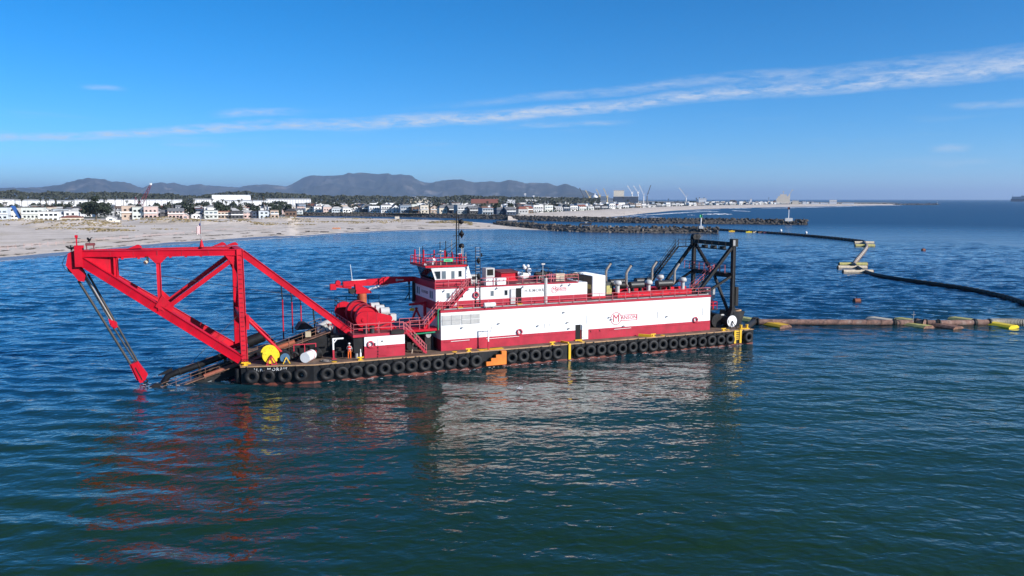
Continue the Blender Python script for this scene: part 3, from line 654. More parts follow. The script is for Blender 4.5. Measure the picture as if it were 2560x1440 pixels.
# cross beams between the two side frames
P('gantry_cross_beam', MB().girder((1.40, 4.95, 13.75), (1.40, 10.05, 13.75), 0.55, 0.6), M['red'])
P('gantry_cross_beam', MB().girder((-6.5, 6.0, 13.75), (-6.5, 9.0, 13.75), 0.4, 0.5), M['red'])
P('gantry_cross_beam', MB().girder((-6.4, 5.3, 7.95), (-6.4, 9.7, 7.95), 0.4, 0.5), M['red'])
P('gantry_cross_beam', MB().girder((1.4, 4.1, 7.0), (1.4, 10.9, 7.0), 0.4, 0.6), M['red'])
P('gantry_cross_brace', MB().beam((1.4, 4.8, 13.2), (1.4, 10.6, 7.4), 0.26, 0.3), M['red'])
P('gantry_cross_brace', MB().beam((1.43, 10.3, 13.2), (1.43, 4.4, 7.4), 0.26, 0.3), M['red'])
for k in range(7):
    x = -11.5 + k * 1.55
    y0 = gy(x, False)
    P('service_hanger', MB().box(x - 0.13, x + 0.13, far(y0) - 0.1, far(y0) + 0.1, 13.02, 13.5), M['red'])
P('service_pipe', MB().beam((-12.0, 8.75, 13.2), (-0.2, 9.9, 13.25), 0.1, 0.16), M['red'])
P('flood_lamp', MB().cyl((-7.5, 6.0, 13.0), (-7.75, 5.7, 12.8), 0.16, 0.2, n=12).box(-7.6, -7.4, 5.9, 6.1, 13.0, 13.5), M['cream'])
# deck eyes and sheave housings along the top chords
def cheek(x, y, r=0.5):
    return P('sheave_housing', MB().prism([(x - 1.1, 14.1), (x - 0.35, 14.42)] + [(x + r * 0.8 * math.cos(a), 14.15 + r * 0.8 * math.sin(a)) for a in (2.0, 1.57, 1.1, 0.6, 0.1)], 'y', y - 0.14, y + 0.14), M['red'])
cheek(-8.4, 8.6); cheek(0.1, 10.15); cheek(1.4, 10.3, 0.45)
# head of the gantry: posts, sheave cheeks, little stub mast
P('gantry_head', MB().box(-14.15, -13.45, 6.35, 7.15, 12.55, 14.42).box(-14.15, -13.45, 7.85, 8.65, 12.55, 14.42).box(-14.1, -13.5, 7.15, 7.85, 12.9, 14.2), M['red'])
P('stub_mast', MB().box(-13.98, -13.86, 6.75, 6.87, 14.42, 15.5).box(-14.05, -13.79, 6.68, 6.94, 15.45, 15.72), M['red'])
P('head_bracket', MB().box(-14.15, -13.3, 6.6, 7.0, 14.42, 14.68), M['red'])
P('head_grating', MB().box(-13.2, -12.35, 7.3, 8.0, 14.6, 14.85).box(-13.15, -13.05, 7.35, 7.45, 14.1, 14.6).box(-12.5, -12.4, 7.35, 7.45, 14.1, 14.6), M['roof'])
for dy in (-0.62, 0.62):
    P('head_sheave_cheek', MB().prism([(-14.1, 14.2), (-14.75, 13.9), (-15.0, 12.7), (-13.95, 11.1), (-13.45, 11.0), (-13.3, 11.6), (-13.85, 12.9)], 'y', 7.5 + dy - 0.08, 7.5 + dy + 0.08), M['red'])
P('head_sheave', MB().cyl((-14.2, 7.0, 12.5), (-14.2, 8.0, 12.5), 0.72, n=20), M['steel'])
P('head_sheave', MB().cyl((-13.75, 7.0, 11.55), (-13.75, 8.0, 11.55), 0.34, n=16), M['steel'])
P('hose_loop', MB().tube([(-14.4, 7.0, 14.1), (-15.0, 6.9, 13.6), (-15.3, 6.9, 12.9), (-15.1, 6.9, 12.3), (-14.4, 7.0, 11.8)], 0.03, 6), M['black'])
# flagstaff with a limp striped flag
fs = P('flagstaff', MB().cyl((-2.1, 9.5, 14.1), (-2.1, 9.5, 17.4), 0.045, n=6).cyl((-2.1, 9.5, 14.1), (-2.1, 9.5, 14.95), 0.24, 0.04, n=8), M['grey'])
P('flagstaff_base', MB().cyl((-2.1, 9.5, 14.08), (-2.1, 9.5, 14.9), 0.26, 0.06, n=8), M['red'], fs)
for k in range(7):                                        # hanging folds: alternating stripes
    x0 = -2.14 - k * 0.055
    z0, z1 = 15.55 - 0.05 * (k % 3), 16.75 - 0.07 * k
    P('flag_stripe', MB().raw([(x0, 9.5 + 0.05 * (k % 2), z1), (x0 - 0.06, 9.5 + 0.05 * ((k + 1) % 2), z1 - 0.06), (x0 - 0.09, 9.47 + 0.06 * ((k + 1) % 2), z0), (x0 - 0.03, 9.47 + 0.06 * (k % 2), z0 - 0.04)], [(0, 1, 2, 3)]), M['text_red'] if k % 2 == 0 else M['white'], fs)
P('flag_canton', MB().box(-2.24, -2.13, 9.44, 9.47, 16.45, 16.74), mat('flag_blue', (0.03, 0.05, 0.22), 0.8), fs)
# standing wires
def wire(p, q, r=0.022, sag=0.0, mt='rope', name='wire_rope'):
    pts = [V(p).lerp(V(q), t / 8) - V((0, 0, sag * 4 * (t / 8) * (1 - t / 8))) for t in range(9)]
    return P(name, MB().tube(pts, r, 5), M[mt])
wire((-13.6, 7.9, 12.9), (14.0, 8.2, 7.35), 0.03, 0.25)
wire((1.4, 9.4, 6.5), (11.0, 9.4, 5.9), 0.022)
wire((1.2, 8.9, 6.3), (-3.75, 6.3, 1.95), 0.025); wire((1.2, 8.9, 5.3), (-3.3, 6.3, 1.3), 0.02)
for x, z1, z0 in ((6.35, 9.6, 3.2), (7.4, 8.9, 3.8), (8.4, 8.0, 4.5)):
    h = P('hanger_rod', MB().cyl((x, 10.0, z0), (x, 10.0, z0 + (z1 - z0) * 0.72), 0.075, n=8), M['red'])
    P('hanger_rod_top', MB().cyl((x, 10.0, z0 + (z1 - z0) * 0.72), (x, 10.9, z1), 0.07, n=8), M['black'], h)
P('hanger_rod', MB().cyl((9.95, 10.0, 4.2), (9.95, 10.9, 6.4), 0.09, n=8), M['black'])

# tackle hanging from the gantry head: falls of wire, a middle block and the lower block just above the water
tk = Thing('hoist_tackle', 'red hoist block hanging on wire falls from the gantry head to the water', 'hoist block', (-8.9, 7.5, 0.1), FR=BM)
tk.part('lower_block', MB().prism([(-9.75, 2.05), (-8.95, 2.35), (-8.05, 0.85), (-8.35, 0.25), (-9.15, 0.35)], 'y', 7.2, 7.8).prism([(-9.6, 2.1), (-9.0, 2.32), (-8.5, 0.12), (-8.85, 0.05)], 'y', 7.05, 7.95), M['red'])
tk.part('block_link', MB().beam((-9.2, 7.04, 1.75), (-8.6, 7.04, 0.35), 0.03, 0.1), M['black'])
tk.part('block_shackle', MB().torus((-8.3, 7.5, 0.15), (0, 1, 0), 0.2, 0.07, 14, 6), M['black'])
for p, q, r, mt_ in (((-14.0, 7.25, 11.1), (-9.65, 7.35, 2.1), 0.13, 'rope'), ((-13.5, 7.65, 11.5), (-11.3, 7.6, 6.7), 0.085, 'greasy'), ((-13.3, 7.4, 11.5), (-11.1, 7.45, 6.7), 0.085, 'greasy'), ((-13.15, 7.8, 11.7), (-9.0, 7.7, 2.3), 0.11, 'rope'), ((-11.15, 7.5, 6.2), (-9.2, 7.5, 2.3), 0.085, 'rope')):
    tk.part('wire_fall', MB().cyl(p, q, r, n=7), M[mt_])
tk.part('middle_block', MB().prism([(-11.5, 7.0), (-10.95, 6.75), (-10.65, 6.1), (-11.0, 5.95), (-11.35, 6.35)], 'y', 7.3, 7.8).cyl((-11.0, 7.2, 6.4), (-11.0, 7.9, 6.4), 0.3, n=14), M['red'])

# two dark seabirds holding their wings out on the gantry head, a white gull on the lower chord
def bird(x, y, z, hd, label, mt, spread=True, s=1.0):
    m = MB(); c, n = math.cos(hd), math.sin(hd)
    def W(a, b, k): return (x + (a * c - b * n) * s, y + (a * n + b * c) * s, z + k * s)
    m.tube([W(-0.34, 0, 0.14), W(-0.15, 0, 0.24), W(0.0, 0, 0.36), W(0.12, 0, 0.52), W(0.17, 0, 0.66), W(0.26, 0, 0.70), W(0.40, 0, 0.68)], [0.02 * s, 0.09 * s, 0.12 * s, 0.09 * s, 0.045 * s, 0.05 * s, 0.012 * s], 8)
    for sd in (-1, 1):
        if spread: pts = [W(0.05, sd * 0.07, 0.48), W(0.02, sd * 0.30, 0.62), W(-0.05, sd * 0.58, 0.72), W(-0.16, sd * 0.60, 0.58), W(-0.14, sd * 0.32, 0.34), W(-0.12, sd * 0.08, 0.26)]
        else: pts = [W(0.08, sd * 0.11, 0.44), W(-0.05, sd * 0.125, 0.46), W(-0.36, sd * 0.06, 0.22), W(-0.3, sd * 0.07, 0.14), W(-0.05, sd * 0.12, 0.26), W(0.06, sd * 0.11, 0.32)]
        m.raw(pts + [(p[0], p[1], p[2] - 0.02 * s) for p in pts], [(0, 1, 2, 3, 4, 5), (11, 10, 9, 8, 7, 6)] + [(i, i + 6, (i + 1) % 6 + 6, (i + 1) % 6) for i in range(6)])
        m.cyl(W(-0.03, sd * 0.05, 0.0), W(-0.03, sd * 0.05, 0.26), 0.018 * s, n=5)
    return solo('seabird', m, M[mt], label, 'bird', (x, y, z), 'seabirds on the gantry', FR=BM)
bird(-14.5, 7.5, 14.05, 1.9, 'dark seabird drying its spread wings at the very tip of the gantry', 'bird', s=0.85)
bird(-12.8, 7.65, 14.85, 0.4, 'dark seabird with wings half open behind the stub mast', 'bird', s=0.8)

# ------------------------------------------------------------------ winch platform and winch house
wx0, wx1 = 13.75, 18.3
whs = P('winch_house', MB().box(wx0, wx1, 1.25, 13.6, 3.272, 4.33), M['white'])
P('lower_band', MB().box(wx0 - 0.012, wx1 + 0.012, 1.238, 13.61, DK + 0.002, 3.27), M['red2'], whs)
P('platform', MB().box(12.5, wx1 + 0.08, 1.18, 13.7, 4.332, 4.62), M['red2'], whs)
P('platform_deck', MB().box(12.55, wx1 + 0.05, 1.22, 13.66, 4.622, 4.65), M['roof'], whs)
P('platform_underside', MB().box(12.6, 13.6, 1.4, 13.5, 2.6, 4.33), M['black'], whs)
dd = P('door', MB().box(15.25, 16.15, 1.2, 1.236, 2.12, 4.12), M['white'], whs)
P('door_lower', MB().box(15.25, 16.15, 1.196, 1.232, 2.12, 3.268), M['red2'], dd)
P('door_port', MB().cyl((15.7, 1.19, 3.72), (15.7, 1.21, 3.72), 0.1, n=12), M['black'], dd)
for z in (2.25, 2.55, 3.0): P('door_hinge', MB().box(15.18, 15.28, 1.16, 1.2, z, z + 0.12), M['black'], dd)
P('door_sill', MB().box(15.2, 16.3, 1.1, 1.237, DK + 0.01, 2.1), M['red2'], whs)
P('half_round_strip', MB().beam((16.3, 1.2, 3.02), (18.2, 1.2, 3.02), 0.04, 0.05), M['red2'], whs)
P('half_round_strip', MB().beam((13.85, 1.2, 3.0), (14.9, 1.2, 3.0), 0.04, 0.05), M['red2'], whs)
life_ring(14.4, 1.14, 3.48, 'red life ring on the small winch house beside its door')
P('extinguisher_box', MB().box(14.86, 14.96, 1.15, 1.236, 3.3, 3.6), M['black'], whs)
P('corner_cylinder', MB().cyl((13.35, 1.5, DK), (13.35, 1.5, 3.0), 0.11, n=12), M['white'])
P('corner_cylinder', MB().cyl((13.0, 1.8, DK), (13.0, 1.8, 3.2), 0.2, n=12), M['grey'])
railing([(18.2, 1.3, 4.65), (12.6, 1.3, 4.65), (12.6, 13.5, 4.65)], 1.1, 'pink', post=1.35, r=0.03)
P('platform_locker', MB().box(16.7, 18.2, 1.0, 1.6, 4.45, 4.85), M['steel'])
for x in (14.0, 14.75): solo('oil_drum', MB().cyl((x, 1.75, 4.652), (x, 1.75, 5.45), 0.28, n=16).torus((x, 1.75, 4.95), (0, 0, 1), 0.28, 0.015, 16, 5).torus((x, 1.75, 5.2), (0, 0, 1), 0.28, 0.015, 16, 5), M['silencer'],
    'dark steel drum behind the winch platform rail, ' + ('nearer the bow' if x < 14.5 else 'nearer the winch'), 'drum', (x, 1.75, 4.65), 'drums on the winch platform', FR=BM)
P('leaning_bar', MB().cyl((15.2, 1.6, 4.66), (15.55, 1.7, 5.9), 0.04, n=6), M['pink'])

wi = Thing('winch', 'big red three-drum hoisting winch with rounded gear casing beneath the deck crane', 'winch', (15, 7, 4.65), FR=BM)
def casing(y, dx=0.0, sc_=1.0):
    c0, r0 = (14.1 + dx, 6.0), 0.86 * sc_; c1, r1 = (17.0 + dx, 5.95), 0.36
    pts = [(c0[0] + r0 * math.cos(a), c0[1] + r0 * math.sin(a)) for a in [math.radians(d) for d in range(82, 290, 13)]]
    pts += [(c0[0] + 0.55, c0[1] - r0 * 0.98), (c0[0] + 1.1, c0[1] - 0.80)]
    pts += [(c1[0] + r1 * math.cos(a), c1[1] + r1 * math.sin(a)) for a in [math.radians(d) for d in range(-75, 76, 25)]]
    pts += [(c0[0] + 1.1, c0[1] + 0.82)]
    return MB().prism(pts, 'y', y - 0.16, y + 0.16)
cs = wi.part('gear_casing', casing(3.0), M['red'])
for x in (14.55, 15.55): wi.part('casing_seam', MB().box(x - 0.02, x + 0.02, 2.815, 2.838, 5.25, 6.82), M['red2'], cs)
wi.part('shaft_cap', MB().cyl((14.05, 2.84, 5.95), (14.05, 2.74, 5.95), 0.2, n=14), M['red'], cs)
wi.part('gear_casing', casing(11.2, -0.5, 1.25), M['red'])
for y0, y1, r in ((3.75, 4.65, 1.36), (5.9, 6.7, 1.34), (8.3, 9.3, 1.42)):        # brake-band covers over the drum ends
    wi.part('brake_cover', MB().lathe([(r - 0.05, -0.0), (r, 0.0), (r, y1 - y0), (r - 0.05, y1 - y0)], (14.8, y0, 6.02), (0, 1, 0), 40, True), M['red2'])
    wi.part('drum_flange', MB().cyl((14.8, y0 + 0.25, 6.02), (14.8, y0 + 0.33, 6.02), r - 0.06, n=36), M['red'])
for y0, y1 in ((4.7, 5.85), (6.75, 8.25), (9.35, 10.3)):
    wi.part('rope_drum', MB().cyl((14.8, y0, 6.02), (14.8, y1, 6.02), 0.80, n=28), M['steel'])
for y in (3.45, 6.2, 10.4):
    wi.part('bearing_pedestal', MB().prism([(14.0, 4.66), (16.2, 4.66), (15.2, 6.2), (14.4, 6.2)], 'y', y - 0.15, y + 0.15), M['red'])
wi.part('winch_bed', MB().box(13.6, 17.9, 3.3, 10.9, 4.655, 4.95), M['red'])
for k, (x, y) in enumerate(((16.9, 4.3), (16.9, 6.6), (16.9, 8.9))):
    wi.part('motor', MB().cyl((x - 0.55, y, 6.6), (x + 0.45, y, 6.6), 0.46, n=18).box(x - 0.3, x + 0.5, y - 0.4, y + 0.4, 5.3, 6.25), M['lgrey'])
wi.part('control_box', MB().box(17.3, 17.95, 3.3, 4.2, 5.6, 6.35), M['lgrey'])
wi.part('brake_frame', MB().beam((16.0, 3.3, 4.9), (17.7, 3.3, 5.6), 0.15, 0.2).beam((17.3, 3.4, 4.7), (17.3, 3.4, 5.7), 0.2, 0.2), M['red'])

# deck crane, boom stowed on a rest at the wheelhouse front
cr = Thing('deck_crane', 'red knuckle deck crane on an orange pedestal, boom stowed towards the wheelhouse', 'crane', (15.9, 11.3, 4.65), FR=BM)
cr.part('pedestal', MB().cyl((15.9, 11.3, 4.66), (15.9, 11.3, 7.95), 0.55, n=20), mat('orange_primer', (0.42, 0.09, 0.03), 0.6, dirt=RUST, damt=0.4))
cr.part('slew_house', MB().prism([(15.1, 7.97), (17.0, 7.97), (16.9, 8.25), (15.4, 9.15), (15.0, 9.15)], 'y', 10.85, 11.75), M['red'])
bm_ = cr.part('boom', MB().prism([(13.6, 8.85), (13.6, 9.48), (18.6, 9.72), (18.6, 9.0), (17.5, 8.9)], 'y', 11.0, 11.6), M['red'])
cr.part('boom_tip', MB().prism([(18.3, 8.85), (18.3, 9.78), (18.9, 9.85), (22.4, 9.75), (22.4, 9.2), (19.0, 8.95)], 'y', 11.08, 11.52), M['red'], bm_)
cr.part('boom_cap', MB().box(12.05, 12.75, 11.0, 11.5, 8.55, 9.25), M['red'], bm_)
cr.part('boom_knuckle', MB().beam((12.7, 11.3, 8.95), (14.6, 11.3, 8.75), 0.35, 0.28).cyl((13.0, 11.0, 9.35), (13.0, 11.6, 9.35), 0.3, n=14), M['red'], bm_)
cr.part('ram', MB().cyl((16.6, 11.3, 8.35), (19.2, 11.3, 8.95), 0.14, n=10), M['white'], bm_)
cr.part('valve_bank', MB().box(14.3, 15.0, 10.9, 11.6, 8.0, 8.6).tube([(14.2, 11, 8.6), (14.4, 10.8, 8.1), (14.9, 10.9, 7.8), (15.1, 10.8, 8.4)], 0.05, 6), M['steel'])
cr.part('boom_roof_plate', MB().box(14.6, 16.4, 11.05, 11.55, 9.58, 9.64), M['white'], bm_)
cr.part('aerial', MB().cyl((14.75, 11.3, 9.6), (14.55, 11.3, 11.5), 0.03, n=6), M['white'], bm_)
cr.part('emblem_disc', MB().cyl((20.2, 11.06, 9.42), (20.2, 11.078, 9.42), 0.16, n=14).box(20.35, 21.05, 11.06, 11.078, 9.34, 9.5), M['lgrey'], bm_)
P('boom_rest', MB().box(22.25, 22.55, 11.15, 11.5, RF, 9.15), M['black'])
P('crane_platform', MB().box(12.9, 18.6, 10.6, 13.4, 6.3, 6.42), M['black'])
P('crane_platform_leg', MB().beam((13.1, 13.2, 4.65), (13.1, 13.2, 6.3), 0.15, 0.15).beam((18.4, 13.2, 4.65), (18.4, 13.2, 6.3), 0.15, 0.15).beam((13.1, 13.2, 6.2), (18.4, 13.2, 6.2), 0.12, 0.15), M['black'])
railing([(13.0, 10.7, 6.42), (13.0, 13.3, 6.42), (18.5, 13.3, 6.42)], 1.0, 'black', post=1.3, r=0.03)

# middle gap: catwalk, stairs, green pipes, dark machinery under it
P('catwalk', MB().box(18.4, 22.6, 2.0, 4.1, 4.35, 4.62), M['red'])
railing([(18.5, 4.05, 4.62), (22.0, 4.05, 4.62)], 1.05, 'pink', post=1.2); railing([(19.2, 2.05, 4.62), (21.4, 2.05, 4.62)], 1.05, 'pink', post=1.1)
def stair(a, b, w_, mt, steps, rail=True, treadmt=None, name='stairs', railmt='pink'):
    """two stringers from foot a to head b (x-z run), treads as sub-parts, handrails"""
    a, b = V(a), V(b); m = MB()
    for dy in (0, w_): m.beam(a + V((0, dy, 0)), b + V((0, dy, 0)), 0.06, 0.24)
    st = P(name, m, M[mt])
    for k in range(1, steps):
        p = a.lerp(b, k / steps); P('tread', MB().box(p.x - 0.13, p.x + 0.13, p.y + 0.03, p.y + w_ - 0.03, p.z - 0.02, p.z + 0.03), M[treadmt or mt], st)
    if rail:
        r = MB()
        for dy in (0, w_):
            o = V((0, dy, 0))
            for h in (0.95, 0.5): r.beam(a + o + V((0, 0, h)), b + o + V((0, 0, h)), 0.05, 0.05)
            for k in range(0, 5):
                p = a.lerp(b, k / 4) + o; r.beam(p, p + V((0, 0, 0.95)), 0.05, 0.05)
        P('stair_rail', r, M[railmt], st)
    return st
stair((20.85, 1.35, DK), (18.5, 1.35, 4.6), 0.75, 'red2', 12)
stair((20.9, 2.2, 4.6), (22.9, 2.2, RF + 0.05), 0.75, 'red', 9)
stair((24.0, 2.35, RF), (26.3, 2.35, UD), 0.62, 'red2', 11)
P('green_pipe', MB().tube([(22.45, 1.95, 4.4), (22.45, 1.95, 6.5), (22.5, 1.95, 6.75), (22.75, 2.0, 6.85)], 0.09, 10), M['green'])
P('green_pipe', MB().tube([(22.0, 1.7, 4.25), (19.8, 1.7, 4.18), (19.6, 1.72, 4.1), (19.58, 1.75, 3.6)], 0.09, 10), M['green'])
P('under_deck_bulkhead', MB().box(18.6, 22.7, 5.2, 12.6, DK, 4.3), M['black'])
P('pump_set', MB().cyl((20.6, 3.6, 3.0), (20.6, 5.0, 3.0), 0.6, n=18).box(19.3, 20.6, 3.9, 5.1, DK, 2.9).box(21.2, 22.2, 3.0, 4.8, DK, 3.6), M['steel'])
P('pump_casing', MB().cyl((21.6, 2.9, 3.75), (21.6, 3.5, 3.75), 0.32, n=14), M['grey'])
P('leaning_plank', MB().beam((19.3, 1.9, DK), (19.6, 2.3, 3.1), 0.08, 0.05), M['cream'])
# forward bulkhead of the deckhouse stands in shade; jib frame in front of it
jf = P('jib_frame', MB().beam((20.4, 6.6, 6.9), (22.4, 6.6, 7.0), 0.2, 0.28).box(22.2, 22.5, 6.4, 6.8, 5.4, 7.2).beam((20.6, 6.6, 4.7), (21.4, 6.6, 6.5), 0.2, 0.2).beam((22.0, 6.6, 4.7), (21.2, 6.6, 6.5), 0.2, 0.2).box(20.0, 22.2, 6.3, 6.9, 4.7, 4.95), M['red'])
P('chain_hoist', MB().box(20.5, 21.0, 6.4, 6.7, 6.15, 6.45).beam((20.75, 6.55, 6.45), (20.75, 6.55, 6.85), 0.05, 0.05), M['yellow'], jf)
nl = P('navigation_light_frame', MB().beam((22.2, 12.6, RF), (22.2, 12.6, 8.9), 0.12, 0.12).beam((21.7, 12.6, 8.4), (22.6, 12.6, 8.4), 0.08, 0.08).beam((21.6, 12.6, RF), (22.2, 12.6, 7.6), 0.1, 0.1).cyl((22.2, 12.6, 8.7), (22.2, 12.6, 9.2), 0.15, n=10), M['black'])

# ------------------------------------------------------------------ cutter ladder in its well
cl_ = Thing('cutter_ladder', 'black cutter ladder with suction pipe slanting from the bow well into the water', 'dredge ladder', (3, YC, 2), FR=BM)
sl0, sl1 = V((-7.6, 0, -1.5)), V((11.2, 0, 4.15))
def lz(x): return sl0.z + (sl1.z - sl0.z) * (x - sl0.x) / (sl1.x - sl0.x)
for y in (5.4, 9.2):
    cl_.part('side_girder', MB().girder((-7.6, y, lz(-7.6)), (11.2, y, lz(11.2)), 0.35, 0.95), M['steel'])
for k in range(8):
    x = -5.5 + k * 2.2; cl_.part('cross_frame', MB().beam((x, 5.5, lz(x)), (x, 9.1, lz(x)), 0.3, 0.6), M['steel'])
sp = cl_.part('suction_pipe', MB().tube([(-6.6, 6.2, 0.0), (-6.1, 6.2, 0.75), (-5.3, 6.2, 1.05), (-3.4, 6.2, 1.55), (-0.6, 6.2, 2.42), (0.6, 6.25, 2.7), (1.5, 6.4, 2.6), (2.0, 6.6, 2.1)], 0.34, 16), M['black'])
for x, z in ((-4.9, 1.15), (-3.0, 1.68), (-0.9, 2.33)):
    cl_.part('pipe_flange', MB().cyl((x - 0.06, 6.2, z - 0.02), (x + 0.06, 6.2, z + 0.02), 0.42, n=16), M['steel'], sp)
cl_.part('pipe_support', MB().box(-3.1, -2.8, 6.0, 6.4, 0.3, 1.5).box(-0.5, -0.2, 6.0, 6.4, 1.2, 2.3), M['steel'])
cl_.part('swing_sheave', MB().prism([(-8.2, -0.2), (-6.9, -0.1), (-6.5, 0.25), (-7.4, 0.3)], 'y', 4.9, 5.3), M['black'])
cl_.part('anchor_fluke', MB().prism([(-7.1, 0.65), (-5.7, 1.35), (-5.6, 1.05), (-6.3, 0.7)], 'y', 7.4, 7.8), M['black'])
cl_.part('cutter_motor', MB().cyl((2.2, 8.6, 3.35), (4.0, 8.6, 3.95), 0.62, n=20), M['black'])
cl_.part('shaft_sleeve', MB().cyl((4.3, 5.2, 2.85), (6.9, 5.2, 3.65), 0.24, n=14), mat('orange_rust_primer', (0.36, 0.10, 0.045), 0.8, dirt=RUST, damt=0.5))
cl_.part('shaft_sleeve', MB().cyl((-2.6, 5.0, 0.65), (0.7, 5.0, 1.65), 0.22, n=14), mat('orange_rust_primer_wet', (0.30, 0.09, 0.05), 0.6, dirt=(0.04, 0.03, 0.03), damt=0.6))
cl_.part('junction_box', MB().box(8.0, 8.6, 4.7, 5.2, 4.15, 4.75), M['beige'])
cl_.part('machinery_hood', MB().prism([(7.4, 4.6), (7.9, 5.35), (8.5, 5.35), (9.4, 4.7)], 'y', 7.0, 8.8), M['steel'])
mw = cl_.part('gear_reducer', MB().box(9.9, 11.6, 5.9, 8.4, 4.1, 4.9).cyl((9.6, 6.4, 4.9), (10.6, 6.4, 5.2), 0.34, n=14).cyl((10.4, 7.4, 5.0), (11.3, 7.4, 5.3), 0.36, n=14).cyl((9.6, 5.7, 4.5), (9.6, 5.7, 5.2), 0.2, n=10), M['lgrey'])
for k in range(9):
    a = R.uniform(9.4, 11.6); b = R.uniform(5.6, 8.2)
    cl_.part('hose', MB().tube([(a, b, 4.3), (a + 0.2, b - 0.3, 5.1 + R.random() * 0.3), (a + 0.5, b - 0.2, 5.0), (a + 0.7, b - 0.5, 4.3)], 0.05, 6), M['black'] if k % 3 else M['red'], mw)
rl = MB()
for y in (4.95, 9.6):
    for dz in (0.75, 1.15, 1.5): rl.beam((-6.8, y, lz(-6.8) + dz), (10.6, y, lz(10.6) + dz), 0.04, 0.04)
    for k in range(13):
        x = -6.8 + k * 1.45; rl.beam((x, y, lz(x) + 0.3), (x, y, lz(x) + 1.5), 0.045, 0.045)
cl_.part('handrail', rl, M['rust'])
cl_.part('walkway', MB().beam((-6.8, 5.0, lz(-6.8) + 0.55), (10.8, 5.0, lz(10.8) + 0.55), 0.7, 0.07), M['rust'])
# trunnion housings beside the well
P('trunnion_housing', MB().prism([(8.0, DK), (8.0, 3.6), (9.9, 4.25), (10.6, 3.9), (10.7, DK)], 'y', 4.45, 4.68), M['black'])
P('trunnion_housing', MB().prism([(8.0, DK), (8.0, 3.6), (9.9, 4.25), (10.6, 3.9), (10.7, DK)], 'y', 10.3, 10.5), M['black'])
P('well_bulkhead', MB().box(5.2, 8.0, 4.4, 4.66, DK, 3.05), M['black'])
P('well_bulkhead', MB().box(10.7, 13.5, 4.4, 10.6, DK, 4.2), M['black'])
for x in (5.6, 6.4, 7.2): P('bulkhead_rib', MB().box(x - 0.05, x + 0.05, 4.3, 4.4, DK, 2.95), M['black'])
# handrail frame over the bulkhead and a small white and red davit
P('pipe_frame', MB().beam((6.55, 3.6, DK), (6.55, 3.6, 3.55), 0.1, 0.1).beam((8.9, 3.6, DK), (8.9, 3.6, 3.55), 0.1, 0.1).beam((7.7, 3.6, 2.2), (7.7, 3.6, 3.55), 0.1, 0.1).beam((6.5, 3.6, 3.58), (8.95, 3.6, 3.58), 0.1, 0.1), M['red2'])
dv = P('davit', MB().box(10.44, 10.62, 2.05, 2.23, DK, 3.0).box(10.3, 10.8, 1.95, 2.35, DK + 0.002, DK + 0.1), M['red2'])
P('davit_arm', MB().box(10.45, 10.61, 2.06, 2.22, 3.0, 4.15).beam((10.45, 2.14, 4.2), (11.65, 2.14, 4.2), 0.13, 0.15).beam((10.53, 2.14, 3.7), (10.95, 2.14, 4.15), 0.09, 0.09), M['white'], dv)
P('work_bench', MB().box(10.7, 11.9, 2.6, 3.3, DK + 0.55, DK + 0.75).box(10.8, 11.0, 2.7, 3.2, DK, DK + 0.55).box(11.6, 11.8, 2.7, 3.2, DK, DK + 0.55).box(11.0, 11.5, 2.8, 3.2, DK + 0.75, DK + 1.1), M['steel'])
# white pipe davit frame beside the deckhouse
wf = P('pipe_davit', MB().box(28.05, 28.17, 0.55, 0.67, 2.9, 4.6).beam((28.05, 0.61, 4.62), (29.8, 0.61, 4.58), 0.07, 0.06).beam((28.12, 0.61, 3.9), (28.75, 0.61, 4.58), 0.05, 0.05), M['white'])
P('davit_foot', MB().box(28.03, 28.19, 0.53, 0.69, DK, 2.9), M['red2'], wf)
for x in (28.85, 29.3, 29.72): P('hanging_line', MB().beam((x, 0.61, 4.58), (x + 0.03, 0.61, 3.75), 0.02, 0.02), M['lgrey'], wf)
# ------------------------------------------------------------------ loose gear on the foredeck
yr = Thing('cable_reel', 'large yellow cable reel on red stands at the bow', 'cable reel', (3.9, 2.3, DK), FR=BM)
def disc(n, r, notch=None):
    pts = []
    for k in range(n):
        a = 2 * math.pi * k / n; rr = r
        if notch and abs(((math.degrees(a) - notch + 180) % 360) - 180) < 9: rr = r * 0.86
        pts.append((3.95 + rr * math.cos(a), DK + 0.98 + rr * math.sin(a)))
    return pts
for y, t in ((1.95, 0), (3.35, 1)):
    fl = yr.part('reel_flange', MB().prism(disc(40, 0.88, 325), 'y', y, y + 0.07), M['brightyellow'])
    if not t:
        for k in range(14):
            a = R.uniform(0, 6.28); rr = R.uniform(0.35, 0.8)
            yr.part('bolt_hole', MB().cyl((3.95 + rr * math.cos(a), y - 0.006, DK + 0.98 + rr * math.sin(a)), (3.95 + rr * math.cos(a), y + 0.01, DK + 0.98 + rr * math.sin(a)), 0.03, n=8), M['hole'], fl)
yr.part('reel_core', MB().cyl((3.95, 2.02, DK + 0.98), (3.95, 3.35, DK + 0.98), 0.52, n=24), M['black'])
for y in (1.7, 3.55):
    yr.part('stand', MB().beam((3.95, y, DK + 1.02), (3.4, y - 0.06, DK + 0.03), 0.1, 0.1).beam((3.95, y, DK + 1.02), (4.5, y - 0.06, DK + 0.03), 0.1, 0.1).beam((3.95, y - 0.02, DK + 1.0), (3.95, y - 0.35, DK + 0.03), 0.09, 0.09).beam((3.35, y - 0.06, DK + 0.05), (4.55, y - 0.06, DK + 0.05), 0.09, 0.07), M['rust'] if y > 3 else M['red2'])
yr.part('axle', MB().cyl((3.95, 1.6, DK + 1.0), (3.95, 3.65, DK + 1.0), 0.06, n=10), M['steel'])
gr = Thing('cable_reel', 'small dark reel with blue end on yellow trestle beside the yellow reel', 'cable reel', (5.4, 2.4, DK), FR=BM)
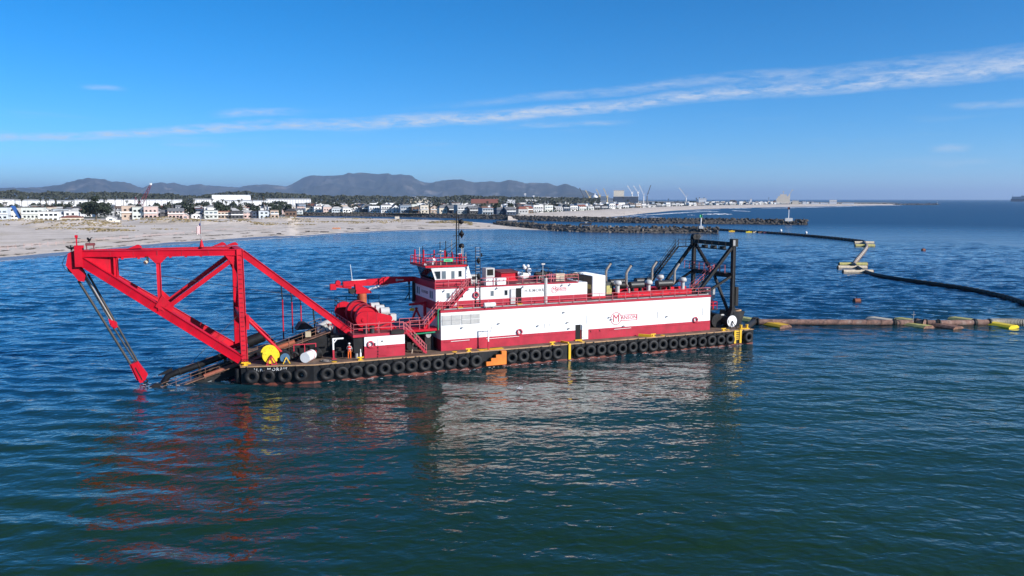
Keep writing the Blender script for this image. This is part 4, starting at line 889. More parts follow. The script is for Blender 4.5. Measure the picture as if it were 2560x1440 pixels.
gr.part('reel_flange', MB().cyl((5.35, 1.8, DK + 0.62), (5.35, 1.86, DK + 0.62), 0.5, n=24), mat('blue_grey_flange', (0.05, 0.13, 0.22), 0.6, dirt=RUST, damt=0.6))
gr.part('rope_winding', MB().cyl((5.38, 1.86, DK + 0.62), (5.5, 2.9, DK + 0.62), 0.56, n=24), M['steel'])
gr.part('reel_flange', MB().cyl((5.5, 2.9, DK + 0.62), (5.5, 2.98, DK + 0.62), 0.6, n=24), M['silencer'])
for x, y in ((5.45, 1.65), (5.6, 3.15)):
    gr.part('trestle', MB().beam((x, y, DK + 0.72), (x - 0.35, y - 0.1, DK + 0.03), 0.08, 0.08).beam((x, y, DK + 0.72), (x + 0.38, y - 0.1, DK + 0.03), 0.08, 0.08), M['yellow'])
wdm = Thing('white_drum', 'white painted cylinder drum lying on the foredeck beside the rail frame', 'drum', (7.8, 2, DK), FR=BM)
p0_, p1_ = V((7.35, 1.35, DK + 0.56)), V((8.35, 2.95, DK + 0.56)); dr_ = (p1_ - p0_).normalized()
wdm.part('shell', MB().cyl(p0_, p1_, 0.54, n=32), M['white'])
for t in (0.02, 0.98): wdm.part('rim', MB().torus(p0_.lerp(p1_, t), dr_, 0.535, 0.03, 32, 6), M['lgrey'])
wdm.part('cradle', MB().box(7.3, 7.9, 1.5, 1.8, DK, DK + 0.06).box(7.7, 8.3, 2.4, 2.7, DK, DK + 0.06), M['rust'])
wdm.part('lashing', MB().torus(p0_.lerp(p1_, 0.7), dr_, 0.56, 0.02, 28, 5), M['text_red'])
bk = Thing('hose_bundle', 'dark coiled hose heap standing behind the white drum', 'hose coil', (8.9, 3.3, DK), FR=BM)
for k in range(5): bk.part('hose_turn', MB().torus((8.6 + 0.12 * k, 3.2 + 0.03 * k, DK + 0.62), (0.75 + 0.1 * k, 0.65, 0.15 * (k - 2)), 0.5 + 0.03 * k, 0.06, 24, 6), M['rubber'])
ft = Thing('spare_tyre', 'worn tyre leaning by the black bulkhead between the reels and the drum', 'tyre', (6.6, 3.2, DK), FR=BM)
ft.part('tyre_body', MB().torus((6.55, 3.25, DK + 0.5), (0.2, 1, 0.12), 0.36, 0.15, 24, 8), M['rubber'])
hc = Thing('rope_coil', 'flat coil of grey rope lying on the deck in front of the worker', 'rope coil', (9.6, 1.5, DK), FR=BM)
for k in range(4): hc.part('rope_turn', MB().torus((9.6, 1.55, DK + 0.03 + 0.01 * k), (0.02 * k, 0.01, 1), 0.68 - 0.13 * k, 0.03, 28, 5), M['greasy'] if k % 2 else M['silencer'])
solo('steel_plate', MB().box(6.6, 7.3, 0.75, 1.05, DK + 0.002, DK + 0.03).beam((6.2, 0.9, DK + 0.05), (7.0, 0.7, DK + 0.05), 0.08, 0.06), M['rust'], 'rusty plate and bar lying on deck in front of the white drum', 'scrap', (6.9, 0.9, DK), FR=BM)

# ------------------------------------------------------------------ the deck worker: seen from behind, working at the bench
def skin_mesh(name, joints, edges, root=0, sub=2):
    me = bpy.data.meshes.new(name); me.from_pydata([j[0] for j in joints], edges, [])
    o = bpy.data.objects.new(name, me); COL.objects.link(o)
    md = o.modifiers.new('skin', 'SKIN'); md.use_smooth_shade = True
    sv = me.skin_vertices[0].data
    for i, j in enumerate(joints):
        r = j[1] if isinstance(j[1], tuple) else (j[1], j[1]); sv[i].radius = r; sv[i].use_root = (i == root)
    ss = o.modifiers.new('sub', 'SUBSURF'); ss.levels = sub; ss.render_levels = sub
    bpy.context.view_layer.update()
    m2 = bpy.data.meshes.new_from_object(o.evaluated_get(bpy.context.evaluated_depsgraph_get()))
    bpy.data.objects.remove(o); m2.polygons.foreach_set('use_smooth', [True] * len(m2.polygons)); return m2
wk = Thing('person', 'deck worker in orange trousers, red vest and white helmet, back to the camera', 'person', (12.1, 1.35, DK), FR=BM)
# figure frame: x to the right hand of the picture, y away from the camera
J = [((0, 0, 0.98), (0.15, 0.11)), ((0, 0.01, 1.16), (0.15, 0.11)), ((0, 0.02, 1.34), (0.17, 0.115)), ((0, 0.03, 1.46), (0.12, 0.09)), ((0, 0.05, 1.53), 0.055), ((0, 0.06, 1.60), 0.06),
     ((-0.19, 0.03, 1.42), 0.062), ((-0.27, 0.10, 1.18), 0.048), ((-0.22, 0.31, 1.08), 0.036), ((-0.21, 0.38, 1.07), 0.034),
     ((0.19, 0.03, 1.42), 0.062), ((0.28, 0.05, 1.16), 0.048), ((0.27, 0.17, 0.94), 0.036), ((0.265, 0.21, 0.88), 0.034),
     ((-0.10, 0, 0.90), 0.105), ((-0.125, 0.01, 0.50), 0.072), ((-0.13, -0.02, 0.10), 0.05), ((-0.14, 0.10, 0.05), (0.045, 0.04)),
     ((0.10, 0, 0.90), 0.105), ((0.12, 0.03, 0.50), 0.072), ((0.13, 0.0, 0.10), 0.05), ((0.15, 0.12, 0.05), (0.045, 0.04))]
E_ = [(0, 1), (1, 2), (2, 3), (3, 4), (4, 5), (3, 6), (6, 7), (7, 8), (8, 9), (3, 10), (10, 11), (11, 12), (12, 13), (0, 14), (14, 15), (15, 16), (16, 17), (0, 18), (18, 19), (19, 20), (20, 21)]
me = skin_mesh('body', J, E_)
bd = obj('body', me, None, wk.e)
for mm in ('hivis', 'shirt', 'skin', 'black'): me.materials.append(M[mm])
for p in me.polygons:
    c = p.center
    if c.z < 0.11: p.material_index = 3
    elif c.z < 0.99 and abs(c.x) < 0.235 and c.y < 0.16: p.material_index = 0
    elif c.z > 1.52: p.material_index = 2
    elif abs(c.x) > 0.19 and c.z < 1.10: p.material_index = 2
    else: p.material_index = 1
bd.rotation_euler = (0, 0, math.radians(-12))
hd = MB().lathe([(0.0, -0.115), (0.05, -0.10), (0.075, -0.04), (0.088, 0.02), (0.085, 0.07), (0.05, 0.11), (0.0, 0.12)], (0, 0.065, 1.68), (0, 0, 1), 16)
hd.tube([(0.0, 0.14, 1.69), (0.0, 0.175, 1.665), (0.0, 0.155, 1.65)], 0.014, 5)
for sx in (-1, 1): hd.ball((sx * 0.088, 0.06, 1.675), 0.022, 6, 5).ball((sx * 0.032, 0.145, 1.70), 0.012, 6, 4)
hd.tube([(-0.03, 0.142, 1.625), (0, 0.15, 1.622), (0.03, 0.142, 1.625)], 0.008, 4)
def wpart(name, mb_, mt): o = obj(name, mb_.mesh(name), M[mt], wk.e); o.rotation_euler = (0, 0, math.radians(-12)); return o
wpart('head', hd, 'skin')
wpart('helmet', MB().lathe([(0.0, 0.125), (0.06, 0.115), (0.10, 0.07), (0.115, 0.01), (0.14, 0.0), (0.14, -0.008), (0.10, -0.006)], (0, 0.065, 1.72), (0, 0, 1), 18), 'white')
vm = MB().lathe([(0.155, 0.0), (0.165, 0.12), (0.18, 0.28), (0.185, 0.40), (0.13, 0.50)], (0, 0.015, 0.99), (0, 0, 1), 16)
vm.v = [(x * 1.06, 0.015 + (y - 0.015) * 0.80, z) for x, y, z in vm.v]
ve = wpart('vest', vm, 'vest')
bm2 = MB().lathe([(0.178, 0.0), (0.186, 0.005), (0.190, 0.07), (0.182, 0.075)], (0, 0.015, 1.16), (0, 0, 1), 16)
bm2.v = [(x * 1.06, 0.015 + (y - 0.015) * 0.80, z) for x, y, z in bm2.v]
o = obj('reflective_band', bm2.mesh('reflective_band'), mat('silver_tape', (0.6, 0.6, 0.58), 0.4), ve)
for sd, hx, hy, hz in ((-1, -0.21, 0.40, 1.065), (1, 0.264, 0.23, 0.855)):
    hm = MB().ball((hx, hy, hz), 0.043, 8, 6, 1.15)
    for k in range(4):
        if sd < 0: hm.tube([(hx - 0.03 + 0.02 * k, hy + 0.03, hz + 0.01), (hx - 0.032 + 0.021 * k, hy + 0.075, hz), (hx - 0.03 + 0.02 * k, hy + 0.09, hz - 0.035)], 0.0105, 5)
        else: hm.tube([(hx - 0.01, hy - 0.03 + 0.02 * k, hz - 0.03), (hx - 0.012, hy - 0.028 + 0.02 * k, hz - 0.075), (hx - 0.035, hy - 0.02 + 0.018 * k, hz - 0.10)], 0.0105, 5)
    hm.tube([(hx - sd * 0.03, hy + 0.0, hz + 0.01), (hx - sd * 0.06, hy + 0.03, hz - 0.02), (hx - sd * 0.055, hy + 0.055, hz - 0.045)], 0.012, 5)
    wpart('hand', hm, 'skin')

# ------------------------------------------------------------------ fender tyres along the near side
prof = [(0.30, -0.15), (0.34, -0.21), (0.50, -0.25), (0.62, -0.235), (0.69, -0.19), (0.725, -0.12), (0.735, 0.0), (0.725, 0.12), (0.69, 0.19), (0.62, 0.235), (0.50, 0.25), (0.34, 0.21), (0.30, 0.15), (0.27, 0.0)]
tym = MB().lathe(prof, (0, 0, 0), (0, 1, 0), 36, True)
for k in range(36):                                      # tread lugs
    a = 2 * math.pi * k / 36; c, s_ = math.cos(a), math.sin(a)
    tym.beam((0.735 * c, -0.13, 0.735 * s_), (0.735 * c, 0.13, 0.735 * s_), 0.06, 0.03, up=(c, 0, s_))
tym = tym.mesh('fender_tyre'); tym.materials.append(M['rubber'])
chs, pls = [], []
for sd in (-1, 1):
    q = MB().beam((sd * 0.35, 0.1, 0.62), (sd * 0.55, 0.24, 1.02), 0.05, 0.05).mesh('hanging_chain'); q.materials.append(M['steel']); chs.append(q)
    q = MB().box(sd * 0.58 - 0.08, sd * 0.58 + 0.08, 0.22, 0.25, 0.86, 1.0).mesh('chain_lug'); q.materials.append(M['hull']); pls.append(q)
TX = [0.98, 2.62, 4.3, 5.93, 9.33, 10.89, 12.46, 13.99, 15.53, 17.08, 18.59, 20.11, 21.63, 23.16, 24.65, 26.21, 30.65, 32.17, 33.67, 35.18, 36.64, 39.56, 41.08, 42.61, 44.08, 45.56, 47.11, 48.62, 50.1, 51.52, 53.07, 54.56, 56.11, 57.6, 59.11, 60.58, 62.08, 65.12]
for k, x in enumerate(TX):
    o = bpy.data.objects.new('fender_tyre', tym); COL.objects.link(o)
    z = 0.95 + R.uniform(-0.05, 0.05)
    if k < 4:
        q = bowq(x + 0.15, z, 0.30); mw = MX.Translation(V(q)) @ MX.Rotation(ang, 4, 'Z')
    else: mw = MX.Translation(V((x, -0.28, z)))
    mw = mw @ MX.Rotation(R.uniform(-0.07, 0.07), 4, 'X') @ MX.Rotation(R.uniform(-0.10, 0.10), 4, 'Z')
    sc_ = R.uniform(0.94, 1.04); mw = mw @ MX.Diagonal(V((sc_ * R.uniform(0.97, 1.02), R.uniform(0.8, 1.05), sc_, 1)))
    o.matrix_world = BM @ mw
    tag(o, nth(k + 1) + ' black rubber fender tyre counting from the bow along the barge side', 'tyre', 'fender tyres along the hull')
    for nm, mm in [('hanging_chain', q) for q in chs] + [('chain_lug', q) for q in pls]:
        c = bpy.data.objects.new(nm, mm); COL.objects.link(c); c.parent = o
# orange boarding steps hung on the side
st = Thing('boarding_steps', 'orange steel boarding steps hung on the hull side amidships', 'steps', (28.6, -0.3, 0.4), FR=BM)
st.part('step_body', MB().prism([(27.4, 0.30), (29.9, 0.30), (29.9, 1.86), (29.3, 1.86), (29.3, 1.50), (28.6, 1.50), (28.6, 1.14), (28.0, 1.14), (28.0, 0.78), (27.4, 0.78)], 'y', -0.55, -0.02), M['orange'])
for (x0, x1, z) in ((27.42, 27.98, 0.785), (28.02, 28.58, 1.145), (28.62, 29.28, 1.505)):
    st.part('tread', MB().box(x0, x1, -0.52, -0.05, z, z + 0.02), M['steel'])

# ------------------------------------------------------------------ gear on the upper deckhouse roof
for k, x in enumerate((29.45, 30.88)):
    t = Thing('deck_locker', 'white plastic deck locker at the upper roof edge, ' + ('nearer the wheelhouse' if k == 0 else 'nearer the red shed'), 'locker', (x, 3.5, UD + 0.03), 'white lockers on the upper roof', FR=BM)
    t.part('box', MB().box(x - 0.56, x + 0.56, 3.2, 3.95, UD + 0.032, UD + 0.62), M['white'])
    t.part('lid', MB().prism([(x - 0.6, UD + 0.624), (x + 0.6, UD + 0.624), (x + 0.56, UD + 0.84), (x - 0.56, UD + 0.84)], 'y', 3.16, 3.99), M['white'])
    for dx in (-0.3, 0.3): t.part('latch', MB().box(x + dx - 0.06, x + dx + 0.06, 3.13, 3.18, UD + 0.58, UD + 0.68), M['grey'])
ra = Thing('life_raft_canister', 'white life raft canister at the deckhouse roof rail', 'life raft', (28.7, 1.75, RF), FR=BM)
ra.part('canister', MB().cyl((28.02, 1.72, RF + 0.32), (29.42, 1.72, RF + 0.32), 0.28, n=20), M['white'])
for x in (28.1, 28.72, 29.35): ra.part('strap', MB().torus((x, 1.72, RF + 0.32), (1, 0, 0), 0.285, 0.018, 20, 5), M['lgrey'])
ra.part('cradle', MB().box(28.2, 28.3, 1.5, 1.95, RF, RF + 0.08).box(29.1, 29.2, 1.5, 1.95, RF, RF + 0.08), M['grey'])
ac = Thing('air_conditioner', 'tall grey air conditioner with dark square grille on the upper roof', 'air conditioner', (31, 7.3, UD), FR=BM)
ac.part('cabinet', MB().box(30.35, 31.5, 6.9, 8.3, UD + 0.032, 10.85), M['lgrey'])
ac.part('grille', MB().box(30.5, 31.3, 6.87, 6.898, 9.95, 10.7), M['hole'])
ac2 = Thing('air_conditioner', 'small grey ventilation cabinet just behind the wheelhouse', 'air conditioner', (27.9, 4.8, UD), FR=BM)
ac2.part('cabinet', MB().box(27.75, 28.5, 5.2, 6.2, UD + 0.032, 10.25), M['lgrey'])
ac2.part('grille', MB().box(27.87, 28.35, 5.17, 5.198, 9.7, 10.1), M['hole'])
sh = Thing('red_shed', 'red steel equipment shed with sloping roof on the upper deckhouse', 'shed', (33.5, 7.4, UD), FR=BM)
sh.part('wall', MB().box(32.35, 34.6, 6.8, 9.2, UD + 0.032, 10.2), M['red'])
sh.part('roof', MB().prism([(6.6, 10.203), (9.4, 10.203), (9.4, 10.45), (6.6, 10.30)], 'x', 32.2, 34.75), M['roof'])
rt_ = Thing('rescue_boat', 'small white rescue boat with davit post behind the red shed', 'boat', (35.3, 6.6, UD), FR=BM)
rt_.part('hull', MB().tube([(34.5, 6.6, 10.25), (34.75, 6.6, 9.9), (35.3, 6.6, 9.72), (35.9, 6.6, 9.78)], [0.12, 0.36, 0.44, 0.30], 12), M['white'])
rt_.part('canopy', MB().prism([(34.7, 9.95), (35.1, 9.95), (34.9, 10.5)], 'y', 6.1, 6.16), M['glass2'])
rt_.part('davit', MB().beam((35.9, 7.0, UD), (35.9, 7.0, 10.9), 0.14, 0.14).beam((35.9, 7.0, 10.6), (35.3, 6.8, 10.75), 0.1, 0.1), M['rust'])
for x, z, r in ((35.55, 10.75, 0.22), (36.15, 10.4, 0.3), (36.1, 9.9, 0.24), (35.4, 11.0, 0.18), (36.0, 10.95, 0.2)):
    rt_.part('float', MB().ball((x, 6.8, z), r), M['white'])
# machinery clutter amidships
mc = Thing('generator_set', 'dark generator with pipework standing aft of the rescue boat', 'generator', (38.0, 6.5, UD), FR=BM)
mc.part('base', MB().box(36.7, 38.6, 5.6, 7.6, UD + 0.032, 9.3), M['black'])
mc.part('engine', MB().box(37.0, 38.4, 6.0, 7.3, 9.3, 9.9).cyl((36.9, 6.6, 9.9), (38.5, 6.6, 9.95), 0.25, n=12), M['steel'])
mc.part('fan_cowl', MB().cyl((38.9, 6.8, 9.9), (38.9, 6.8, 10.15), 0.5, n=16).cyl((38.0, 6.9, 9.9), (38.2, 6.9, 10.3), 0.3, n=10), M['black'])
for k in range(6):
    a = 36.9 + 0.33 * k; mc.part('pipe', MB().tube([(a, 5.5, 9.2), (a + 0.1, 5.45, 9.7 + 0.1 * (k % 3)), (a + 0.3, 5.6, 9.8), (a + 0.5, 5.8, 9.4)], 0.05, 6), M['rust'] if k % 2 else M['lgrey'])
cb = Thing('control_cabinet', 'cream control cabinet behind the downpipe on the upper roof', 'cabinet', (39.4, 4.6, UD), FR=BM)
cb.part('cabinet', MB().box(38.75, 40.0, 4.4, 5.2, UD + 0.032, 10.05), M['cream'])
for z in (9.4, 9.65, 9.9): cb.part('louvre', MB().beam((38.8, 4.37, z), (39.95, 4.37, z), 0.03, 0.04), M['grey'])
ex = Thing('exhaust_drum', 'rusty horizontal cylinder on the upper roof beside the cream cabinet', 'cylinder', (41.2, 6, UD), FR=BM)
ex.part('shell', MB().cyl((40.8, 6.0, 9.55), (42.6, 6.0, 9.65), 0.26, n=16), M['rust'])
ex.part('saddle', MB().box(40.9, 41.1, 5.8, 6.2, UD, 9.35).box(42.1, 42.3, 5.8, 6.2, UD - 0.1, 9.4), M['black'])
P('roof_pole', MB().cyl((37.2, 5.0, UD), (37.2, 5.0, 11.2), 0.04, n=6).box(37.0, 37.45, 4.9, 5.1, 11.2, 11.38), M['lgrey'])
for x in (33.3, 34.3, 35.1, 36.0): P('roof_pad', MB().box(x - 0.32, x + 0.32, 3.5, 3.9, UD + 0.032, UD + 0.06), M['cream'])
railing([(36.9, 3.4, UD), (38.2, 3.4, UD), (38.2, 5.2, UD)], 1.0, 'pink', post=0.7)
railing([(40.0, 3.4, UD), (42.0, 3.4, 9.0), (42.0, 10.8, 9.0)], 1.1, 'steel', post=1.1)
railing([(27.6, 11.2, UD), (41.0, 11.2, UD)], 1.1, 'steel', post=1.6)
# corrugated white container on the deckhouse roof
ct = Thing('white_container', 'white corrugated container on the deckhouse roof with brown open end', 'container', (45.2, 6.6, RF), FR=BM)
cx0, cx1, cy0, cy1, cz0, cz1 = 43.9, 45.75, 4.3, 9.6, RF + 0.3, 9.6
ct.part('shell', MB().box(cx0, cx1, cy0, cy1, cz0, cz1), M['white'])
for k in range(9):
    x = cx0 + 0.1 + k * 0.205; ct.part('corrugation', MB().box(x - 0.045, x + 0.045, cy0 - 0.03, cy0 - 0.002, cz0 + 0.1, cz1 - 0.1), M['white'])
for k in range(20):
    y = cy0 + 0.15 + k * 0.265; ct.part('roof_rib', MB().box(cx0 + 0.05, cx1 - 0.05, y - 0.05, y + 0.05, cz1 + 0.001, cz1 + 0.03), M['white'])
ct.part('end_doors', MB().box(cx0 - 0.06, cx0 - 0.003, cy0 + 0.2, cy1 - 0.1, cz0 + 0.02, cz1 - 0.05), mat('brown_end', (0.08, 0.055, 0.035), 0.7))
ct.part('yellow_patch', MB().box(cx0 - 0.075, cx0 - 0.063, cy0 + 0.3, cy0 + 1.8, 7.9, 8.45), M['oldyellow'])
ct.part('skid', MB().box(cx0 - 0.1, cx1 + 0.1, cy0 + 0.05, cy1 - 0.2, RF + 0.002, cz0 - 0.003), M['red'])
tb = Thing('generator_box', 'dark box with brown hazard panel aft of the white container', 'cabinet', (46.6, 5.0, RF), FR=BM)
tb.part('box', MB().box(46.1, 47.1, 4.9, 7.2, RF + 0.3, 8.6), mat('dark_green_box', (0.05, 0.055, 0.045), 0.6))
tb.part('panel', MB().box(46.3, 47.05, 4.87, 4.898, 7.1, 8.2), M['oldyellow'])
# engine exhausts: silencer, bent stack and stays, two rows
def exhaust(xs, xl0, xl1, y, label, side):
    t = Thing('exhaust_silencer', label, 'exhaust', ((xl0 + xl1) / 2, y, 7.2), 'engine exhausts on the deckhouse roof', FR=BM)
    z = 8.15
    t.part('silencer', MB().cyl((xl0, y, z), (xl1, y, z), 0.46, n=22), M['silencer'])
    for x in (xl0, xl1): t.part('end_ring', MB().torus((x, y, z), (1, 0, 0), 0.455, 0.025, 22, 5), M['black'])
    e = xl0 if side < 0 else xl1; dx = -0.55 if side < 0 else 0.45
    t.part('stack', MB().tube([(e, y, z - 0.1), (e + dx * 0.6, y, z - 0.1), (e + dx, y, z + 0.25), (e + dx, y, z + 1.55), (e + dx + 0.12, y, z + 1.85), (e + dx + 0.72, y, z + 2.6)], [0.13, 0.14, 0.175, 0.175, 0.185, 0.175], 14), M['stain'])
    t.part('rain_cap', MB().torus((e + dx + 0.72, y, z + 2.6), (0.6, 0, 0.75), 0.2, 0.03, 14, 5), M['black'])
    t.part('saddle', MB().box(xl0 + 0.3, xl0 + 0.5, y - 0.3, y + 0.3, 7.26, z - 0.38).box(xl1 - 0.5, xl1 - 0.3, y - 0.3, y + 0.3, 7.26, z - 0.38), M['black'])
    for q in (-1.0, 1.0): t.part('stay', MB().beam((e + dx, y, z + 1.2), (e + dx + 1.1 * q, y + 0.5, 7.25), 0.04, 0.04), M['steel'])
    return t
exhaust(0, 49.6, 51.6, 4.6, 'exhaust silencer with bent steel stack, nearest the white container in the front row', -1)
exhaust(0, 53.8, 56.1, 4.6, 'exhaust silencer with bent steel stack, nearest the stern in the front row', 1)
exhaust(0, 48.9, 51.2, 8.6, 'exhaust silencer with bent steel stack just behind the white container, back row', -1)
exhaust(0, 53.0, 55.2, 8.6, 'exhaust silencer with the tallest bent stack, middle of the back row', 1)
P('engine_skid', MB().box(47.4, 58.9, 3.9, 5.3, RF + 0.002, 7.25), M['red'])
for k in range(8):
    x = 48.2 + k * 1.45; P('skid_cutout', MB().box(x - 0.14, x + 0.14, 3.885, 3.898, RF + 0.15, 7.0), M['hole'])
P('engine_skid', MB().box(47.4, 58.9, 7.9, 9.3, RF + 0.002, 7.25), M['red'])
P('skid_cap', MB().box(52.3, 59.0, 5.32, 5.6, RF + 0.002, 7.55), M['red'])
def mushroom(x, y, z0, h=1.0):
    m = P('ventilator_trunk', MB().cyl((x, y, z0), (x, y, z0 + h), 0.27, n=16), M['lgrey'])
    P('ventilator_head', MB().lathe([(0.3, 0.0), (0.52, 0.02), (0.53, 0.28), (0.42, 0.52), (0.0, 0.56)], (x, y, z0 + h - 0.05), (0, 0, 1), 18), M['lgrey'], m)
mushroom(47.7, 4.5, 7.25, 1.1); mushroom(57.9, 4.6, 7.25, 1.1); mushroom(52.75, 5.0, 7.25, 0.9); mushroom(57.0, 8.6, 7.25, 1.15)
P('roof_winch', MB().cyl((49.0, 7.0, 7.9), (50.4, 7.0, 7.9), 0.5, n=18), M['black'])
P('air_bottle', MB().cyl((49.1, 3.95, 7.25), (49.1, 4.0, 7.85), 0.16, 0.12, n=10), M['stain'])
for x in (59.3, 59.8): P('roof_valve', MB().cyl((x, 4.4, RF), (x, 4.4, 7.5), 0.15, n=10).box(x - 0.25, x + 0.25, 4.2, 4.6, 7.2, 7.35), M['rust'])

# ------------------------------------------------------------------ black stern frame
BX = 65.0
for f in (lambda y: y, far):
    nm = 'near' if f(3.0) < 7 else 'far'
    P('stern_post', MB().girder((BX, f(3.0), DK), (BX, f(3.1), 13.0), 0.42, 0.44, up=(1, 0, 0), ov=0.05), M['black'])
    P('stern_post_head', MB().box(BX - 0.42, BX + 0.5, f(3.1) - 0.34, f(3.1) + 0.34, 12.9, 13.95), M['black'])
    P('head_frame_slot', MB().box(BX - 0.35, BX - 0.0, f(3.1) - 0.37, f(3.1) - 0.343, 13.05, 13.8), M['grey'])
    P('stern_raking_leg', MB().girder((BX - 0.2, f(3.1), 12.9), (59.3, f(3.3), RF), 0.34, 0.36, ov=0.04), M['black'])
    P('stern_lower_leg', MB().beam((BX - 0.2, f(3.1), 8.9), (60.6, f(3.3), RF), 0.28, 0.28), M['black'])
    P('post_foot', MB().prism([(BX - 1.0, DK), (BX + 0.7, DK), (BX + 0.25, 4.6), (BX - 0.25, 4.6)], 'y', f(3.0) - 0.35, f(3.0) + 0.35), M['black'])
P('stern_top_beam', MB().girder((BX, 3.5, 13.2), (BX, 11.5, 13.25), 0.5, 0.55, ov=0.05), M['black'])
P('stern_mid_beam', MB().girder((BX, 3.4, 8.95), (BX, 11.6, 8.95), 0.5, 0.6), M['black'])
P('stern_brace', MB().girder((BX - 0.05, 11.4, 12.8), (BX - 0.05, 7.6, 9.2), 0.30, 0.32, ov=0.04), M['black'])
P('stern_brace', MB().girder((BX - 0.05, 3.5, 12.8), (BX - 0.05, 7.3, 9.2), 0.30, 0.32, ov=0.04), M['black'])
P('stern_brace', MB().beam((BX - 0.3, 6.6, 8.6), (BX - 0.2, 3.6, 4.0), 0.3, 0.32), M['black'])
for y in (5.4, 7.4, 9.4): P('sheave_hanger', MB().box(BX - 0.3, BX + 0.3, y - 0.35, y + 0.35, 12.35, 12.85), M['black'])
P('head_walkway', MB().box(BX - 1.25, BX - 0.55, 3.2, 12.2, 12.45, 12.53), M['black'])
railing([(BX - 1.25, 3.2, 12.53), (BX - 1.25, 12.2, 12.53), (62.5, 12.2, 12.53)], 1.0, 'steel', post=1.6, r=0.028)
P('head_landing', MB().box(62.4, BX - 0.6, 11.4, 12.4, 12.45, 12.53), M['black'])
for x in (BX - 0.3, BX + 0.2): P('head_sheave', MB().cyl((x, 11.2, 13.9), (x, 11.8, 13.9), 0.4, n=16), M['black'])
P('mid_walkway', MB().box(BX - 1.1, BX + 0.0, 3.4, 12.6, 9.26, 9.34), M['black'])
railing([(BX - 1.1, 3.4, 9.34), (BX - 1.1, 12.6, 9.34)], 1.05, 'pink', post=1.2, r=0.028)
railing([(BX - 0.1, 3.4, 9.34), (BX - 0.1, 12.6, 9.34)], 1.05, 'steel', post=1.2, r=0.028)
stair((57.2, 12.1, RF), (62.4, 12.1, 12.5), 0.7, 'black', 22, railmt='black')
stair((60.6, 6.0, RF), (64.0, 6.0, 9.3), 0.7, 'steel', 12)
P('post_guard', MB().box(BX + 0.3, BX + 0.75, 2.7, 3.3, 4.8, 7.4), M['black'])
# hawse tower, winch and grey column on the after deck
tw = MB().prism([(64.7, DK), (67.0 - 0.85, DK), (66.9, 4.0), (65.0, 4.0)], 'y', 2.6, 5.6)
tw = P('hawse_tower', tw, M['hull'])
P('tower_lip', MB().lathe([(0.62, 0.0), (1.02, 0.0), (1.06, 0.12), (0.62, 0.12)], (66.0, 3.9, 4.0), (0, 0, 1), 24, True), M['deckedge'], tw)
P('tower_mouth', MB().cyl((66.0, 3.9, 4.003), (66.0, 3.9, 4.02), 0.6, n=20), M['hole'], tw)
P('grey_column', MB().cyl((63.4, 6.2, DK), (63.4, 6.2, 5.6), 0.62, n=20), M['grey'])
P('column_cap', MB().box(62.6, 64.0, 5.5, 6.8, 5.6, 7.0), M['grey'])
P('column_arm', MB().box(62.2, 62.6, 5.7, 6.5, 5.4, 6.9), M['black'])
P('after_platform', MB().box(60.6, 62.9, 3.4, 7.4, 4.3, 4.42), M['steel'])
railing([(60.7, 3.45, 4.42), (62.8, 3.45, 4.42), (62.8, 7.2, 4.42)], 1.0, 'red', post=0.8, r=0.035)
P('valve_group', MB().cyl((61.3, 4.4, 4.42), (61.3, 4.4, 5.3), 0.35, n=12).cyl((62.2, 5.0, 4.9), (62.2, 6.2, 4.9), 0.3, n=12), M['rust'])
P('after_pump', MB().cyl((62.6, 3.0, 2.9), (62.6, 6.0, 2.9), 0.95, n=24).box(60.6, 61.6, 3.2, 6.0, DK, 3.7), M['black'])
P('switch_cabinet', MB().box(61.2, 62.0, 4.2, 5.0, DK, 3.9), M['grey'])
hr = Thing('hose_reel', 'white disc hose reel on black trestle at the stern', 'hose reel', (64.2, 2.2, DK), FR=BM)
hr.part('reel_disc', MB().cyl((64.05, 1.75, DK + 0.95), (64.05, 1.83, DK + 0.95), 0.79, n=36), M['white'])
hr.part('reel_core', MB().cyl((64.0, 1.83, DK + 0.95), (63.75, 3.4, DK + 0.95), 0.62, n=24), M['black'])
hr.part('reel_disc', MB().cyl((63.75, 3.4, DK + 0.95), (63.74, 3.48, DK + 0.95), 0.79, n=36), M['lgrey'])
hr.part('trestle', MB().beam((64.05, 1.66, DK + 0.95), (63.55, 1.5, DK), 0.09, 0.09).beam((64.05, 1.66, DK + 0.95), (64.55, 1.4, DK), 0.09, 0.09), M['black'])
hr.part('trestle', MB().beam((63.75, 3.6, DK + 0.95), (63.3, 3.7, DK), 0.09, 0.09).beam((63.75, 3.6, DK + 0.95), (64.2, 3.7, DK), 0.09, 0.09), M['black'])
hr.part('axle', MB().cyl((64.07, 1.6, DK + 0.95), (63.74, 3.65, DK + 0.95), 0.07, n=8), M['black'])
